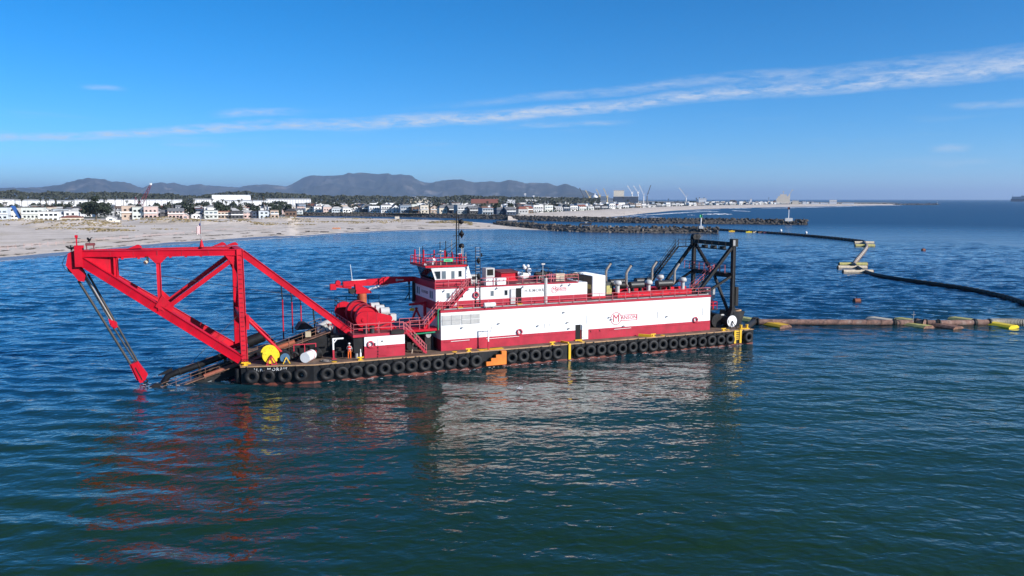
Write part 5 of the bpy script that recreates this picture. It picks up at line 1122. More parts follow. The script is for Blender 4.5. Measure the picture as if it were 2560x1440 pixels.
# ------------------------------------------------------------------ land: beach, town ground, mountains
def smat(name, c1, c2, scale, rough=0.9, c3=None, s3=0.02, bump=0.0, bs=1.0, thr=(0.4, 0.6)):
    m = bpy.data.materials.new(name); m.use_nodes = True; t = NT(m.node_tree); t.n.clear()
    out = t.new('ShaderNodeOutputMaterial'); b = t.new('ShaderNodeBsdfPrincipled'); t.link(b.outputs[0], out.inputs[0])
    geo = t.new('ShaderNodeNewGeometry').outputs['Position']
    res = t.mix(t.smooth(t.noise(geo, scale, 5.0, 0.62), *thr), tuple(c1) + (1,), tuple(c2) + (1,))
    if c3 is not None: res = t.mix(t.smooth(t.noise(geo, s3, 4.0, 0.6, 0.5), 0.55, 0.68), res, tuple(c3) + (1,))
    t.link(res, b.inputs['Base Color']); b.inputs['Roughness'].default_value = rough; b.inputs['Specular IOR Level'].default_value = 0.2
    if bump:
        bp = t.new('ShaderNodeBump'); bp.inputs['Distance'].default_value = bump; t.link(t.noise(geo, bs, 5.0, 0.6), bp.inputs['Height']); t.link(bp.outputs[0], b.inputs['Normal'])
    return m
SAND = smat('beach_sand', (0.60, 0.505, 0.415), (0.70, 0.60, 0.51), 0.06, 0.95, (0.56, 0.46, 0.35), 0.025, 0.5, 0.35)
WET = smat('wet_sand', (0.17, 0.135, 0.105), (0.22, 0.175, 0.135), 0.1, 0.25)
GROUND = smat('town_ground', (0.16, 0.15, 0.125), (0.30, 0.27, 0.23), 0.02, 0.95, (0.06, 0.075, 0.04), 0.012)
ROCKY = smat('chaparral_slopes', (0.016, 0.022, 0.024), (0.066, 0.060, 0.056), 0.0016, 0.95, (0.20, 0.17, 0.15), 0.0014, 60.0, 0.0016)
GZ = 3.4                                                   # ground level of the town

def interp(tab, x):
    if x <= tab[0][0]: return tab[0][1]
    for (a, b), (c, d) in zip(tab, tab[1:]):
        if x <= c: return b + (d - b) * (x - a) / (c - a)
    return tab[-1][1]
# near beach: shoreline and back line, given as sightlines on the water and on the sand level
NEAR = [(-700, 745), (-300, 688), (0, 652), (130, 640.5), (280, 627), (420, 612.5), (560, 604), (650, 597), (740, 593), (860, 584), (1000, 578), (1120, 575.5), (1240, 573.5), (1330, 576), (1385, 577)]
BACK = [(-700, 549), (735, 545.5), (740, 545.5), (800, 547), (900, 548.5), (1000, 551.5), (1100, 555), (1200, 558.5), (1300, 564), (1385, 571)]
def beach_h(x, y, f, isl):
    """height across the strip, f = 0 at the shore and 1 at the back"""
    z = 2.2 * min(1, f / 0.16) ** 0.75 + 1.2 * min(1, max(0, (f - 0.16) / 0.3))
    if isl: z *= 0.62 * (min(1.0, max(0.0, (1 - f) / 0.10)) ** 0.8 if f > 0.9 else 1.0)
    k = 1.0
    if isl and y > 0:                                      # the spit runs down to the root of the jetty
        k = max(0.12, min(1.0, 1.0 - (x / y * 2012 + 1280 - 1120) / 170.0)); z *= k
    d = max(0.0, min(1.0, (f - 0.30) / 0.2)) * max(0.0, min(1.0, (0.86 - f) / 0.16))
    n = NZ.fractal(V((x * 0.022, y * 0.030, 3.3)), 0.9, 2.1, 4)
    z += d * (0.0 if n < 0 else n) * (2.0 * k if isl else 4.2)
    z += 0.12 * NZ.noise(V((x * 0.12, y * 0.2, 1))) * min(1, f * 8)
    return z
mb = MB(); us = list(range(-700, 1386, 12)); nf = 64; rows = []
for u in us:
    a = onz(u, interp(NEAR, u), 0.0); isl = u > 738
    b = onz(u, interp(BACK, u), 0.0 if isl else GZ)
    for j in range(nf + 1):
        f = (j / nf) ** 1.25; p = a.lerp(b, f)
        n = NZ.noise(V((u * 0.02, 7, 0))) * 1.2 * (1 - f)
        z = beach_h(p.x, p.y, f, isl) - (0.06 if j == 0 else 0)
        if isl and j == nf: z = -0.1
        rows.append((p.x, p.y + n, z))
m_ = nf + 1
mb.raw(rows, [(i * m_ + j, (i + 1) * m_ + j, (i + 1) * m_ + j + 1, i * m_ + j + 1) for i in range(len(us) - 1) for j in range(nf)], True)
struct('beach', mb.mesh('beach'), SAND)
# wet strip and thin swash line along the near shore
def strip(name, tab, u0, u1, w0, w1, z, material, step=10, wob=0.0, kind='structure'):
    mb = MB(); pts = []
    k = 0
    for u in range(u0, u1 + 1, step):
        c = onz(u, interp(tab, u), 0.0); o = wob * NZ.noise(V((u * 0.013, 2.2, z))) + 0.4 * wob * NZ.noise(V((u * 0.06, 5.2, z)))
        d = V((c.x, c.y, 0)).normalized()
        pts += [c + d * (w0 + o) + V((0, 0, z)), c + d * (w1 + o * 0.6) + V((0, 0, z + 0.02))]; k += 1
    mb.raw(pts, [(2 * i, 2 * i + 2, 2 * i + 3, 2 * i + 1) for i in range(k - 1)])
    return struct(name, mb.mesh(name), material, kind)
def foam_material():
    m = bpy.data.materials.new('sea_foam'); m.use_nodes = True; t = NT(m.node_tree); t.n.clear()
    out = t.new('ShaderNodeOutputMaterial'); b = t.new('ShaderNodeBsdfPrincipled'); tr = t.new('ShaderNodeBsdfTransparent'); mx = t.new('ShaderNodeMixShader')
    geo = t.new('ShaderNodeNewGeometry').outputs['Position']
    b.inputs['Base Color'].default_value = (0.82, 0.84, 0.85, 1); b.inputs['Roughness'].default_value = 0.9
    f = t.smooth(t.noise(t.mapping(geo, (0.22, 0.35, 1)), 1.0, 5.0, 0.7), 0.40, 0.56)
    t.link(f, mx.inputs[0]); t.link(tr.outputs[0], mx.inputs[1]); t.link(b.outputs[0], mx.inputs[2]); t.link(mx.outputs[0], out.inputs[0]); return m
FOAM = foam_material()
# wet sand lies on the slope just above the water
mb = MB(); pts = []; k = 0
for u in range(-700, 1386, 12):
    a = onz(u, interp(NEAR, u), 0.0); isl = u > 738; b = onz(u, interp(BACK, u), 0.0 if isl else GZ)
    L = (b - a).length; n = NZ.noise(V((u * 0.02, 7, 0))) * 1.2; wid = (9 if u < 700 else 6) + 3 * NZ.noise(V((u * 0.011, 1, 1)))
    for w_, in ((-2.0,), (1.5,), (wid * 0.6,), (wid,)):
        f = max(0.0, w_ / L); p = a + (b - a).normalized() * w_
        pts.append((p.x, p.y + n * (1 - f), beach_h(p.x, p.y, f, isl) + 0.05 if w_ > 0 else 0.012))
    k += 1
mb.raw(pts, [(4 * i + j, 4 * i + 4 + j, 4 * i + 5 + j, 4 * i + 1 + j) for i in range(k - 1) for j in range(3)], True)
struct('wet_sand', mb.mesh('wet_sand'), WET)
strip('swash', NEAR, -700, 1250, -3.2, -0.6, 0.03, FOAM, 6, 2.2)
strip('swash', NEAR, 560, 1240, -7.0, -5.2, 0.03, FOAM, 6, 3.5)

# town ground
PL = [(-900, 549), (735, 545.8), (741, 532.6), (900, 533.0), (1100, 535.9), (1200, 538.3), (1262, 540.0), (1290, 537.5), (1312, 533.5), (1460, 526), (1600, 519), (1700, 514.8), (1800, 512.7), (1940, 510.2), (2040, 509.2), (2200, 508.0)]
poly = [onz(u, v, GZ) for u, v in PL] + [onz(2260, 506.3, GZ), onz(1950, 504.6, GZ), onz(1640, 503.2, GZ), onz(1560, 500.2, GZ), onz(-900, 500.2, GZ)]
mb = MB().raw(poly, [tuple(range(len(poly)))])
struct('town_ground', mb.mesh('town_ground'), GROUND)
# far beach and its surf
FN = [(1270, 551), (1330, 551), (1420, 548), (1500, 544), (1560, 540), (1600, 534.5), (1680, 527), (1760, 522.6), (1850, 519.8), (1950, 517.6), (2040, 516), (2130, 514.2), (2230, 512.6), (2345, 511.5)]
FB = [(1270, 540), (1290, 537.5), (1312, 533.5), (1460, 526), (1600, 519), (1700, 514.8), (1800, 512.7), (1940, 510.2), (2040, 509.2), (2200, 508.6), (2345, 510.6)]
mb = MB(); rows = []; us = list(range(1270, 2346, 12))
for u in us:
    a, b = onz(u, interp(FN, u), 0.0), onz(u, interp(FB, u), GZ if u < 2240 else 0.6)
    for j in range(9):
        f = j / 8; p = a.lerp(b, f); rows.append((p.x, p.y, -0.05 + (b.z + 0.12) * min(1, f / 0.45) ** 0.8 + 0.25 * NZ.noise(V((p.x * 0.02, p.y * 0.02, 5))) * f))
mb.raw(rows, [(i * 9 + j, (i + 1) * 9 + j, (i + 1) * 9 + j + 1, i * 9 + j + 1) for i in range(len(us) - 1) for j in range(8)], True)
struct('far_beach', mb.mesh('far_beach'), SAND)
# breakers: low rounded rolls of white water in front of the far beach
def breaker(u0, v0, u1, v1, wid, h, seed):
    a, b = onz(u0, v0), onz(u1, v1); mb = MB(); n = 26; pts = []
    d = (b - a).normalized(); s_ = V((-d.y, d.x, 0))
    for i in range(n + 1):
        t = i / n; e = math.sin(math.pi * t) ** 0.5 if 0 < t < 1 else 0.0
        c = a.lerp(b, t) + s_ * (5 * NZ.noise(V((t * 3.0, seed, 0))))
        ww = wid * e * (0.7 + 0.6 * NZ.noise(V((t * 6, seed, 2)))) + 0.05; hh = h * e * (0.8 + 0.5 * NZ.noise(V((t * 9, seed, 4))))
        for j in range(7):
            q = j / 6; pts.append(c + s_ * ww * (q - 0.5) * 2 + V((0, 0, 0.02 + hh * math.sin(math.pi * q))))
    mb.raw(pts, [(i * 7 + j, i * 7 + 7 + j, i * 7 + 8 + j, i * 7 + 1 + j) for i in range(n) for j in range(6)], True)
    return struct('breaking_wave', mb.mesh('breaking_wave'), FOAM)
for k, q in enumerate([(1575, 540, 1680, 533, 7, 0.5), (1600, 538.5, 1720, 531.5, 6, 0.5), (1640, 535, 1780, 527.5, 8, 0.5), (1755, 536.5, 1832, 536, 8, 1.5), (1720, 537.8, 1740, 538.5, 4, 0.5), (1832, 526.5, 1870, 529, 8, 1.0),
                           (1818, 521.5, 1880, 521, 10, 0.8), (1900, 520.8, 1990, 520, 12, 0.9), (1960, 519.6, 2060, 518.3, 12, 0.9), (2010, 518.2, 2130, 516.4, 12, 0.8), (2090, 516.4, 2180, 514.8, 12, 0.8), (1700, 527.5, 1800, 523.5, 7, 0.4), (1760, 529.5, 1800, 529, 6, 0.6), (2170, 514.6, 2260, 513.4, 12, 0.7), (1600, 542, 1650, 543.5, 6, 0.5), (1480, 546.5, 1590, 541, 5, 0.3)]):
    breaker(*q, k * 1.7)

# mountains across the plain
RIDGE = [(-520, 476), (-380, 470), (-260, 473), (-160, 468), (-80, 471), (0, 470), (60, 469), (100, 468), (150, 462), (175, 455), (195, 449), (215, 445), (235, 444.5), (255, 448), (280, 454), (310, 455), (325, 460), (345, 467), (358, 468), (375, 461), (392, 456), (405, 455.5), (415, 458), (437, 456.5), (445, 459), (470, 464), (485, 462), (500, 460), (515, 463), (560, 466), (595, 468), (620, 463.5), (640, 461), (660, 460), (680, 462), (700, 464.5), (713, 467), (730, 460), (745, 452), (760, 444), (775, 439), (785, 438), (800, 439.5), (840, 438), (860, 436), (870, 431.5), (885, 433), (900, 431.5), (925, 433), (945, 435), (962, 433), (972, 433), (980, 437), (990, 437), (1000, 433.5), (1010, 436), (1030, 439), (1038, 446), (1050, 452), (1062, 456), (1078, 457), (1090, 453), (1105, 450.5), (1140, 448.5), (1155, 449), (1165, 452), (1185, 455), (1200, 453.5), (1230, 453), (1250, 456), (1262, 451.5), (1272, 449.5), (1290, 452), (1315, 458.5), (1325, 457), (1370, 457.5), (1385, 463), (1395, 464), (1415, 459.5), (1425, 463), (1440, 469), (1455, 474), (1470, 478), (1485, 484), (1510, 491), (1540, 496), (1580, 499)]
DIST = [(-520, 22000), (0, 21000), (240, 20000), (360, 22000), (560, 23000), (720, 22500), (900, 21500), (1040, 20500), (1270, 18000), (1420, 16500), (1580, 16000)]
mb = MB(); us = [-520 + 3.5 * k for k in range(601)]; nj = 36; rows = []
for u in us:
    D = interp(DIST, u); top = atd(u, interp(RIDGE, u) + 1.5 * NZ.noise(V((u * 0.09, 4.4, 0))) + 0.8 * NZ.noise(V((u * 0.23, 1.4, 0))), D); gx, gy_ = top.x / D, top.y / D
    for j in range(nj + 1):
        f = j / nj                                         # 0 at the foot, 0.72 at the crest, 1 behind
        dd = D * (0.66 + 0.34 * f / 0.72) if f < 0.72 else D * (1 + 0.25 * (f - 0.72))
        g = (f / 0.72) ** 1.5 if f < 0.72 else max(0.0, 1 - (f - 0.72) / 0.28 * 0.7)
        x, y = gx * dd, gy_ * dd
        n = NZ.fractal(V((x * 0.00055, y * 0.00035, 1.7)), 0.8, 2.2, 5) * (1 - abs(2 * g - 1)) * 0.8
        rid = -abs(NZ.noise(V((x * 0.0017, y * 0.0007, 9.1)))) * 0.42 * g * (1 - g) * 4 - abs(NZ.noise(V((x * 0.0042, y * 0.0012, 2.1)))) * 0.16 * g * (1.05 - g) * 4
        z = top.z * max(0.0, g + n * g + rid) if f < 0.70 or f > 0.74 else top.z * g
        rows.append((x, y, max(-2.0, z)))
m_ = nj + 1
mb.raw(rows, [(i * m_ + j, (i + 1) * m_ + j, (i + 1) * m_ + j + 1, i * m_ + j + 1) for i in range(len(us) - 1) for j in range(nj)], True)
struct('mountains', mb.mesh('mountains'), ROCKY)

# ------------------------------------------------------------------ rock jetties
ROCKM = [mat('jetty_rock_dark', (0.070, 0.060, 0.052), 0.9, var=0.5, vscale=0.5, dirt=(0.19, 0.16, 0.13), damt=0.75, dscale=0.4),
         mat('jetty_rock_pale', (0.17, 0.145, 0.12), 0.9, var=0.35, vscale=0.6, dirt=(0.06, 0.05, 0.045), damt=0.5, dscale=0.4)]
def rock_mesh(seed, n=15):
    rr = random.Random(seed); bm = bmesh.new()
    for k in range(n):
        v = V((rr.gauss(0, 1), rr.gauss(0, 1), rr.gauss(0, 1))).normalized() * rr.uniform(0.82, 1.1)
        bm.verts.new((v.x * rr.uniform(0.9, 1.15), v.y, v.z * 0.8))
    r = bmesh.ops.convex_hull(bm, input=bm.verts)
    junk = [v for v in bm.verts if not v.link_faces]
    bmesh.ops.delete(bm, geom=junk, context='VERTS')
    me = bpy.data.meshes.new('rock'); bm.to_mesh(me); bm.free(); return me
RK = [rock_mesh(k) for k in range(7)]
RKV = [([tuple(v.co) for v in me.vertices], [tuple(p.vertices) for p in me.polygons]) for me in RK]
def jetty(name, label, line, crest, half, n_parts, size, seed, pale=0.15):
    """line: points along the near waterline; rocks piled from the water up to the crest and over it"""
    rr = random.Random(seed); pts = [onz(u, v, 0.0) for u, v in line]
    seg = [(a, b, (b - a).length) for a, b in zip(pts, pts[1:])]; L = sum(s_[2] for s_ in seg)
    t = Thing(name, label, 'jetty', pts[0]); rocks = []
    core = MB(); cp = []
    for i, p in enumerate(pts):
        d = (pts[min(i + 1, len(pts) - 1)] - pts[max(0, i - 1)]).normalized(); n = V((-d.y, d.x, 0)); e = 0.45 if i in (0, len(pts) - 1) else 1
        cp += [p + n * 0.6, p + n * half * 0.72 + V((0, 0, crest * 0.72 * e)), p + n * half * 1.3 + V((0, 0, crest * 0.72 * e)), p + n * half * 2.0]
    core.raw(cp, [(4 * i + j, 4 * i + 4 + j, 4 * i + 5 + j, 4 * i + 1 + j) for i in range(len(pts) - 1) for j in range(3)])
    t.part('core', core, ROCKM[0])
    rows_ = max(3, int(half * 1.9 / (size * 1.15)))
    for a, b, l in seg:
        d = (b - a).normalized(); n = V((-d.y, d.x, 0)); k = int(l / (size * 1.15))
        for i in range(k):
            for j in range(rows_):
                f = (j + rr.uniform(-0.3, 0.3)) / (rows_ - 1) * 1.55
                s_ = a + d * ((i + rr.uniform(0, 1)) * l / k) + n * (f * half)
                z = crest * min(1.0, f / 0.95) - (0 if f < 1.15 else (f - 1.15) * crest * 0.6)
                sc_ = size * rr.uniform(0.45, 0.80)
                rocks.append((s_ + V((0, 0, max(0.0, z) * rr.uniform(0.85, 1.0) - sc_ * 0.35)), sc_, rr.random()))
    # nearest rocks on the camera side become parts, the rest one joined mass
    order = sorted(range(len(rocks)), key=lambda q: (rocks[q][0] - V((0, 0, CAMH))).length - rocks[q][1] * 20)
    solo_ = set(order[:n_parts]); rest = MB()
    ms_ = [[bpy.data.meshes.new_from_object(bpy.data.objects.new('rock', me)) for me in RK] for _ in (0, 1)] if n_parts else None
    if ms_:
        for c in (0, 1):
            for me in ms_[c]: me.materials.clear(); me.materials.append(ROCKM[c])
    for q, (p, sc_, h) in enumerate(rocks):
        rot = MX.Rotation(h * 40, 3, 'Z') @ MX.Rotation(h * 17, 3, 'X'); kk = int(h * 997) % 7
        if q in solo_:
            o = obj('rock', ms_[1 if h < pale else 0][kk], None, t.e); o.location = p - t.o; o.rotation_euler = rot.to_euler(); o.scale = (sc_ * 1.25, sc_, sc_)
        else:
            vs, fs = RKV[kk]; rest.raw([p + rot @ V((v[0] * 1.25, v[1], v[2])) * sc_ for v in vs], fs)
    if rest.v:
        o = t.part('rock_mass', rest, ROCKM[0]); o['kind'] = 'stuff'
    return t
JN = [(1225, 563), (1300, 569.5), (1370, 576), (1450, 579.5), (1560, 581.5), (1680, 582.5), (1795, 583.5)]
JF = [(741, 540.5), (900, 541), (1010, 542.5), (1100, 544.5), (1200, 547.5), (1300, 551), (1420, 554), (1640, 558.5), (1840, 560.5), (2018, 562.5)]
jetty('rock_jetty', 'nearer dark rock jetty running out from the beach to the green beacon', JN, 3.6, 6.5, 290, 1.9, 5)
jetty('rock_jetty', 'farther long rock jetty along the harbour channel ending at the red beacon', JF, 4.3, 8.0, 0, 2.1, 6)
far_j = [(2100, 512.3), (2200, 512.2), (2300, 512.2), (2352, 512.0)]
jetty('rock_breakwater', 'low dark breakwater tip far out beyond the sandy spit', far_j, 4.0, 16.0, 0, 7.0, 8)
# ------------------------------------------------------------------ the town: houses, trees, halls
WALL = {}
for nme, c in dict(white=(0.78, 0.77, 0.75), cream=(0.68, 0.60, 0.48), tan=(0.52, 0.40, 0.31), pink=(0.60, 0.45, 0.40), grey=(0.36, 0.36, 0.36), charcoal=(0.07, 0.07, 0.075), navy=(0.05, 0.07, 0.11),
                   brown=(0.16, 0.10, 0.07), bluegrey=(0.24, 0.29, 0.35), paleblue=(0.56, 0.60, 0.63), palegreen=(0.58, 0.60, 0.55), orange=(0.62, 0.25, 0.12)).items():
    WALL[nme] = mat(nme + '_house_wall', c, 0.85, var=0.08, vscale=0.3, dirt=tuple(k * 0.7 for k in c), damt=0.3, dscale=0.3)
ROOFM = {}
for nme, c in dict(grey=(0.17, 0.17, 0.175), dark=(0.055, 0.052, 0.052), red=(0.26, 0.085, 0.055), brown=(0.14, 0.095, 0.07), pale=(0.50, 0.48, 0.45), blue=(0.02, 0.10, 0.34)).items():
    ROOFM[nme] = mat(nme + '_roofing', c, 0.9, var=0.2, vscale=0.5)
_win = {}
def win_mesh(w_, h):
    if (w_, h) not in _win:
        me = MB().box(-w_ / 2, w_ / 2, -0.06, 0.0, -h / 2, h / 2).mesh('window'); me.materials.append(M['glass2'] if w_ > 2 else M['glass']); _win[(w_, h)] = me
    return _win[(w_, h)]
_trim = {}
def trim_mesh(w_, h):
    if (w_, h) not in _trim:
        m = MB().box(-w_ / 2 - 0.15, w_ / 2 + 0.15, -0.10, -0.0, -h / 2 - 0.15, -h / 2); m = m.mesh('sill'); m.materials.append(WALL['white']); _trim[(w_, h)] = m
    return _trim[(w_, h)]
_hcache = {}
def house_meshes(kind, w_, d, h):
    key = (kind, round(w_), round(d), round(h * 2))
    if key in _hcache: return _hcache[key]
    w2, r = w_ / 2, None
    if kind == 'flat':
        wl = MB().box(-w2, w2, 0, d, 0, h); rf = MB().box(-w2 - 0.3, w2 + 0.3, -0.4, d + 0.3, h + 0.003, h + 0.35)
    elif kind == 'deck':                                   # two storeys, upper one set back behind a deck
        wl = MB().box(-w2, w2, 0, d, 0, h * 0.5).box(-w2 + 0.02, w2 - 0.02, 1.6, d - 0.02, h * 0.5 + 0.002, h); rf = MB().box(-w2 - 0.3, w2 + 0.3, 1.1, d + 0.3, h + 0.003, h + 0.3)
    elif kind == 'gable':                                  # gable end to the front
        e = h * 0.68; wl = MB().prism([(-w2, 0), (w2, 0), (w2, e), (0, h - 0.12), (-w2, e)], 'y', 0, d)
        rf = MB()
        for s_ in (-1, 1): rf.beam((s_ * (w2 + 0.35) / 2, -0.5, (e + h) / 2 + 0.02), (s_ * (w2 + 0.35) / 2, d + 0.4, (e + h) / 2 + 0.02), math.hypot(w2 + 0.35, h - e + 0.2), 0.2, up=(s_ * (h - e), 0, w2))
    elif kind == 'side':                                   # ridge parallel to the front
        e = h * 0.72; wl = MB().prism([(0, 0), (d, 0), (d, e), (d / 2, h - 0.1), (0, e)], 'x', -w2, w2)
        rf = MB()
        for s_ in (-1, 1): rf.beam((-w2 - 0.4, d / 2 + s_ * (d / 2 + 0.3) / 2, (e + h) / 2 + 0.02), (w2 + 0.4, d / 2 + s_ * (d / 2 + 0.3) / 2, (e + h) / 2 + 0.02), math.hypot(d / 2 + 0.3, h - e + 0.1), 0.2, up=(0, s_ * (h - e), d / 2))
    elif kind == 'aframe':
        wl = MB().prism([(-w2 + 0.3, 0), (w2 - 0.3, 0), (0, h - 0.5)], 'y', 0, d); rf = MB()
        for s_ in (-1, 1): rf.beam((s_ * w2 / 2, -0.6, h / 2), (s_ * w2 / 2, d + 0.4, h / 2), math.hypot(w2, h), 0.3, up=(s_ * h, 0, w2))
    else:                                                  # hipped
        e = h * 0.70; wl = MB().box(-w2, w2, 0, d, 0, e); o = 0.4
        a = [(-w2 - o, -o, e + 0.003), (w2 + o, -o, e + 0.003), (w2 + o, d + o, e + 0.003), (-w2 - o, d + o, e + 0.003), (-w2 * 0.45, d / 2, h), (w2 * 0.45, d / 2, h)]
        rf = MB().raw(a, [(0, 1, 5, 4), (1, 2, 5), (2, 3, 4, 5), (3, 0, 4), (3, 2, 1, 0)])
    _hcache[key] = (wl.mesh('wall'), rf.mesh('roof')); return _hcache[key]
def setmat(o, m_):
    if not o.data.materials: o.data.materials.append(m_)
    o.material_slots[0].link = 'OBJECT'; o.material_slots[0].material = m_
NH = 0
def house(pos, kind, w_, d, h, wall, roof, label, rot, group, windows=True, chimney=False, deck=True):
    global NH; NH += 1
    e = bpy.data.objects.new('house', None); COL.objects.link(e); e.location = pos; e.rotation_euler = (0, 0, rot); tag(e, label, 'house', group)
    key = (kind, round(w_), round(d), round(h * 2)); wm, rm = house_meshes(kind, w_, d, h); w_, d, h = float(key[1]), float(key[2]), key[3] / 2
    a = obj('wall', wm, None, e); setmat(a, WALL[wall]); b = obj('roof', rm, None, e); setmat(b, ROOFM[roof])
    if windows:
        fl = 2 if h > 5.5 and kind not in ('hip',) else 1
        for s_ in range(fl):
            z = (h * (0.24 if fl == 2 else 0.36)) + s_ * h * 0.44
            wd_ = w_ * (0.9 if not (kind in ('gable', 'aframe') and s_ == fl - 1) else (0.42 if kind == 'aframe' else 0.8)); n = max(1, int(wd_ / 2.7)); ww = (1.5, 1.9, 2.3)[(NH + s_) % 3]
            yy = -0.003 if not (kind == 'deck' and s_ == 1) else 1.597
            for i in range(n):
                x = (i - (n - 1) / 2) * wd_ / n
                o = obj('window', win_mesh(min(ww, wd_ / n * 0.7) // 0.1 * 0.1, 1.5 if (NH + s_) % 2 else 1.3), None, a); o.location = (x, yy, z)
            if kind != 'flat' or True:
                if fl == 2 and s_ == 0 and deck:
                    bl = obj('balcony', _bal(w_), None, a); bl.location = (0, 0, h * 0.5); setmat(bl, WALL['white' if wall != 'white' else 'grey'])
        for i in range(2):                                  # a window on the right flank
            o = obj('window', win_mesh(1.3, 1.3), None, a); o.location = (w_ / 2 + 0.003, d * (0.3 + 0.4 * i), h * 0.35); o.rotation_euler = (0, 0, math.pi / 2)
    if chimney: obj('chimney', _chim(), None, b).location = (w_ * 0.28, d * 0.5, h * 0.9)
    return e
_b = {}
def _bal(w_):
    if w_ not in _b: _b[w_] = MB().box(-w_ / 2 + 0.2, w_ / 2 - 0.2, -1.0, -0.005, -0.15, 0.0).box(-w_ / 2 + 0.2, w_ / 2 - 0.2, -1.0, -0.94, 0.0, 0.75).mesh('balcony')
    return _b[w_]
_c = []
def _chim():
    if not _c: m = MB().box(-0.5, 0.5, -0.4, 0.4, -0.6, 1.6).mesh('chimney'); m.materials.append(WALL['brown']); _c.append(m)
    return _c[0]
FACE = math.radians(20)                                    # fronts look to the sea, a little to the right of the camera
def ground_at(u, v): return onz(u, v, GZ)
def by_pixels(u0, u1, vt, vb, kind, wall, roof, label, depth=11, group='front row of beach houses', chimney=False, deck=True):
    p = ground_at((u0 + u1) / 2, vb); D = p.length; w_ = max(4, (u1 - u0) * D / 2012 / 0.95); h = max(3, (vb - vt) * D / 2012)
    return house(p, kind, w_, depth, h, wall, roof, label, FACE, group, True, chimney, deck)
FR1 = [(-14, 14, 524, 551, 'flat', 'paleblue', 'grey', 'tall pale grey flat-roofed house at the left edge of the photo'),
       (17, 44, 520, 549.5, 'aframe', 'white', 'blue', 'white A-frame house with a bright blue roof'),
       (62, 102, 523, 549, 'flat', 'palegreen', 'dark', 'long pale green house with glazed upper floor beside the A-frame'),
       (103, 140, 533, 554, 'deck', 'white', 'pale', 'bright white stepped house with terrace, third along from the A-frame'),
       (146, 163, 530, 551, 'flat', 'bluegrey', 'grey', 'narrow blue-grey house behind the red-roofed bungalow'),
       (165, 188, 531, 551, 'flat', 'white', 'pale', 'small white flat-roofed house right behind the red-roofed bungalow'),
       (158, 197, 541, 556.5, 'hip', 'cream', 'red', 'low cream bungalow with red hipped roof on the sand'),
       (268, 286, 542, 554.5, 'gable', 'white', 'pale', 'little white gabled cottage right of the big dark cypress'),
       (308, 333, 518, 549, 'deck', 'tan', 'pale', 'first of three tall narrow houses in a row, tan walls'),
       (335, 362, 520.5, 549, 'deck', 'palegreen', 'pale', 'middle of three tall narrow houses, pale green walls'),
       (364, 391, 519.5, 549, 'flat', 'pink', 'pale', 'third of three tall narrow houses, pinkish walls'),
       (403, 421, 527, 548, 'side', 'charcoal', 'grey', 'dark charcoal house beside the pinkish gabled one'),
       (424, 456, 523, 548, 'side', 'pink', 'grey', 'large pinkish house with pale roof and dark left flank'),
       (457, 470, 535, 548, 'gable', 'pink', 'pale', 'small pink annex right of the large pinkish house'),
       (481, 502, 534, 547, 'gable', 'white', 'pale', 'small white twin-gabled cottage behind the flagstaff'),
       (514, 543, 527.5, 547, 'flat', 'palegreen', 'grey', 'pale green glazed house with flat roof'),
       (546, 578, 530, 546.5, 'flat', 'tan', 'red', 'tan house with reddish roof edge and brick chimney'),
       (580, 607, 529.5, 546.5, 'flat', 'charcoal', 'dark', 'dark shingled house between two tan ones'),
       (609, 630, 526.5, 546, 'side', 'pink', 'pale', 'tall pinkish house with arched windows'),
       (633, 648, 529, 546, 'flat', 'navy', 'dark', 'navy blue house near the end of the beach row'),
       (649, 672, 528, 546, 'flat', 'paleblue', 'grey', 'pale blue house near the end of the beach row'),
       (678, 696, 526.5, 546, 'deck', 'tan', 'brown', 'last house of the beach row, tan with dark side')]
for q in FR1: by_pixels(*q, chimney=(q[0] in (546, 308)), deck=(q[0] % 2 == 0))
# boundary wall at the end of the row
solo('boundary_wall', MB().beam(onz(697, 545.3, GZ + 0.9), onz(735, 545.3, GZ + 0.9), 0.3, 2.2), WALL['white'], 'long white boundary wall at the end of the beach row', 'wall', onz(716, 545.3, GZ))
solo('boundary_wall', MB().beam(onz(196, 556.5, GZ + 0.6), onz(300, 552.5, GZ + 0.6), 0.3, 1.3), WALL['cream'], 'low cream garden wall in front of the dark cypress', 'wall', onz(240, 555, GZ))
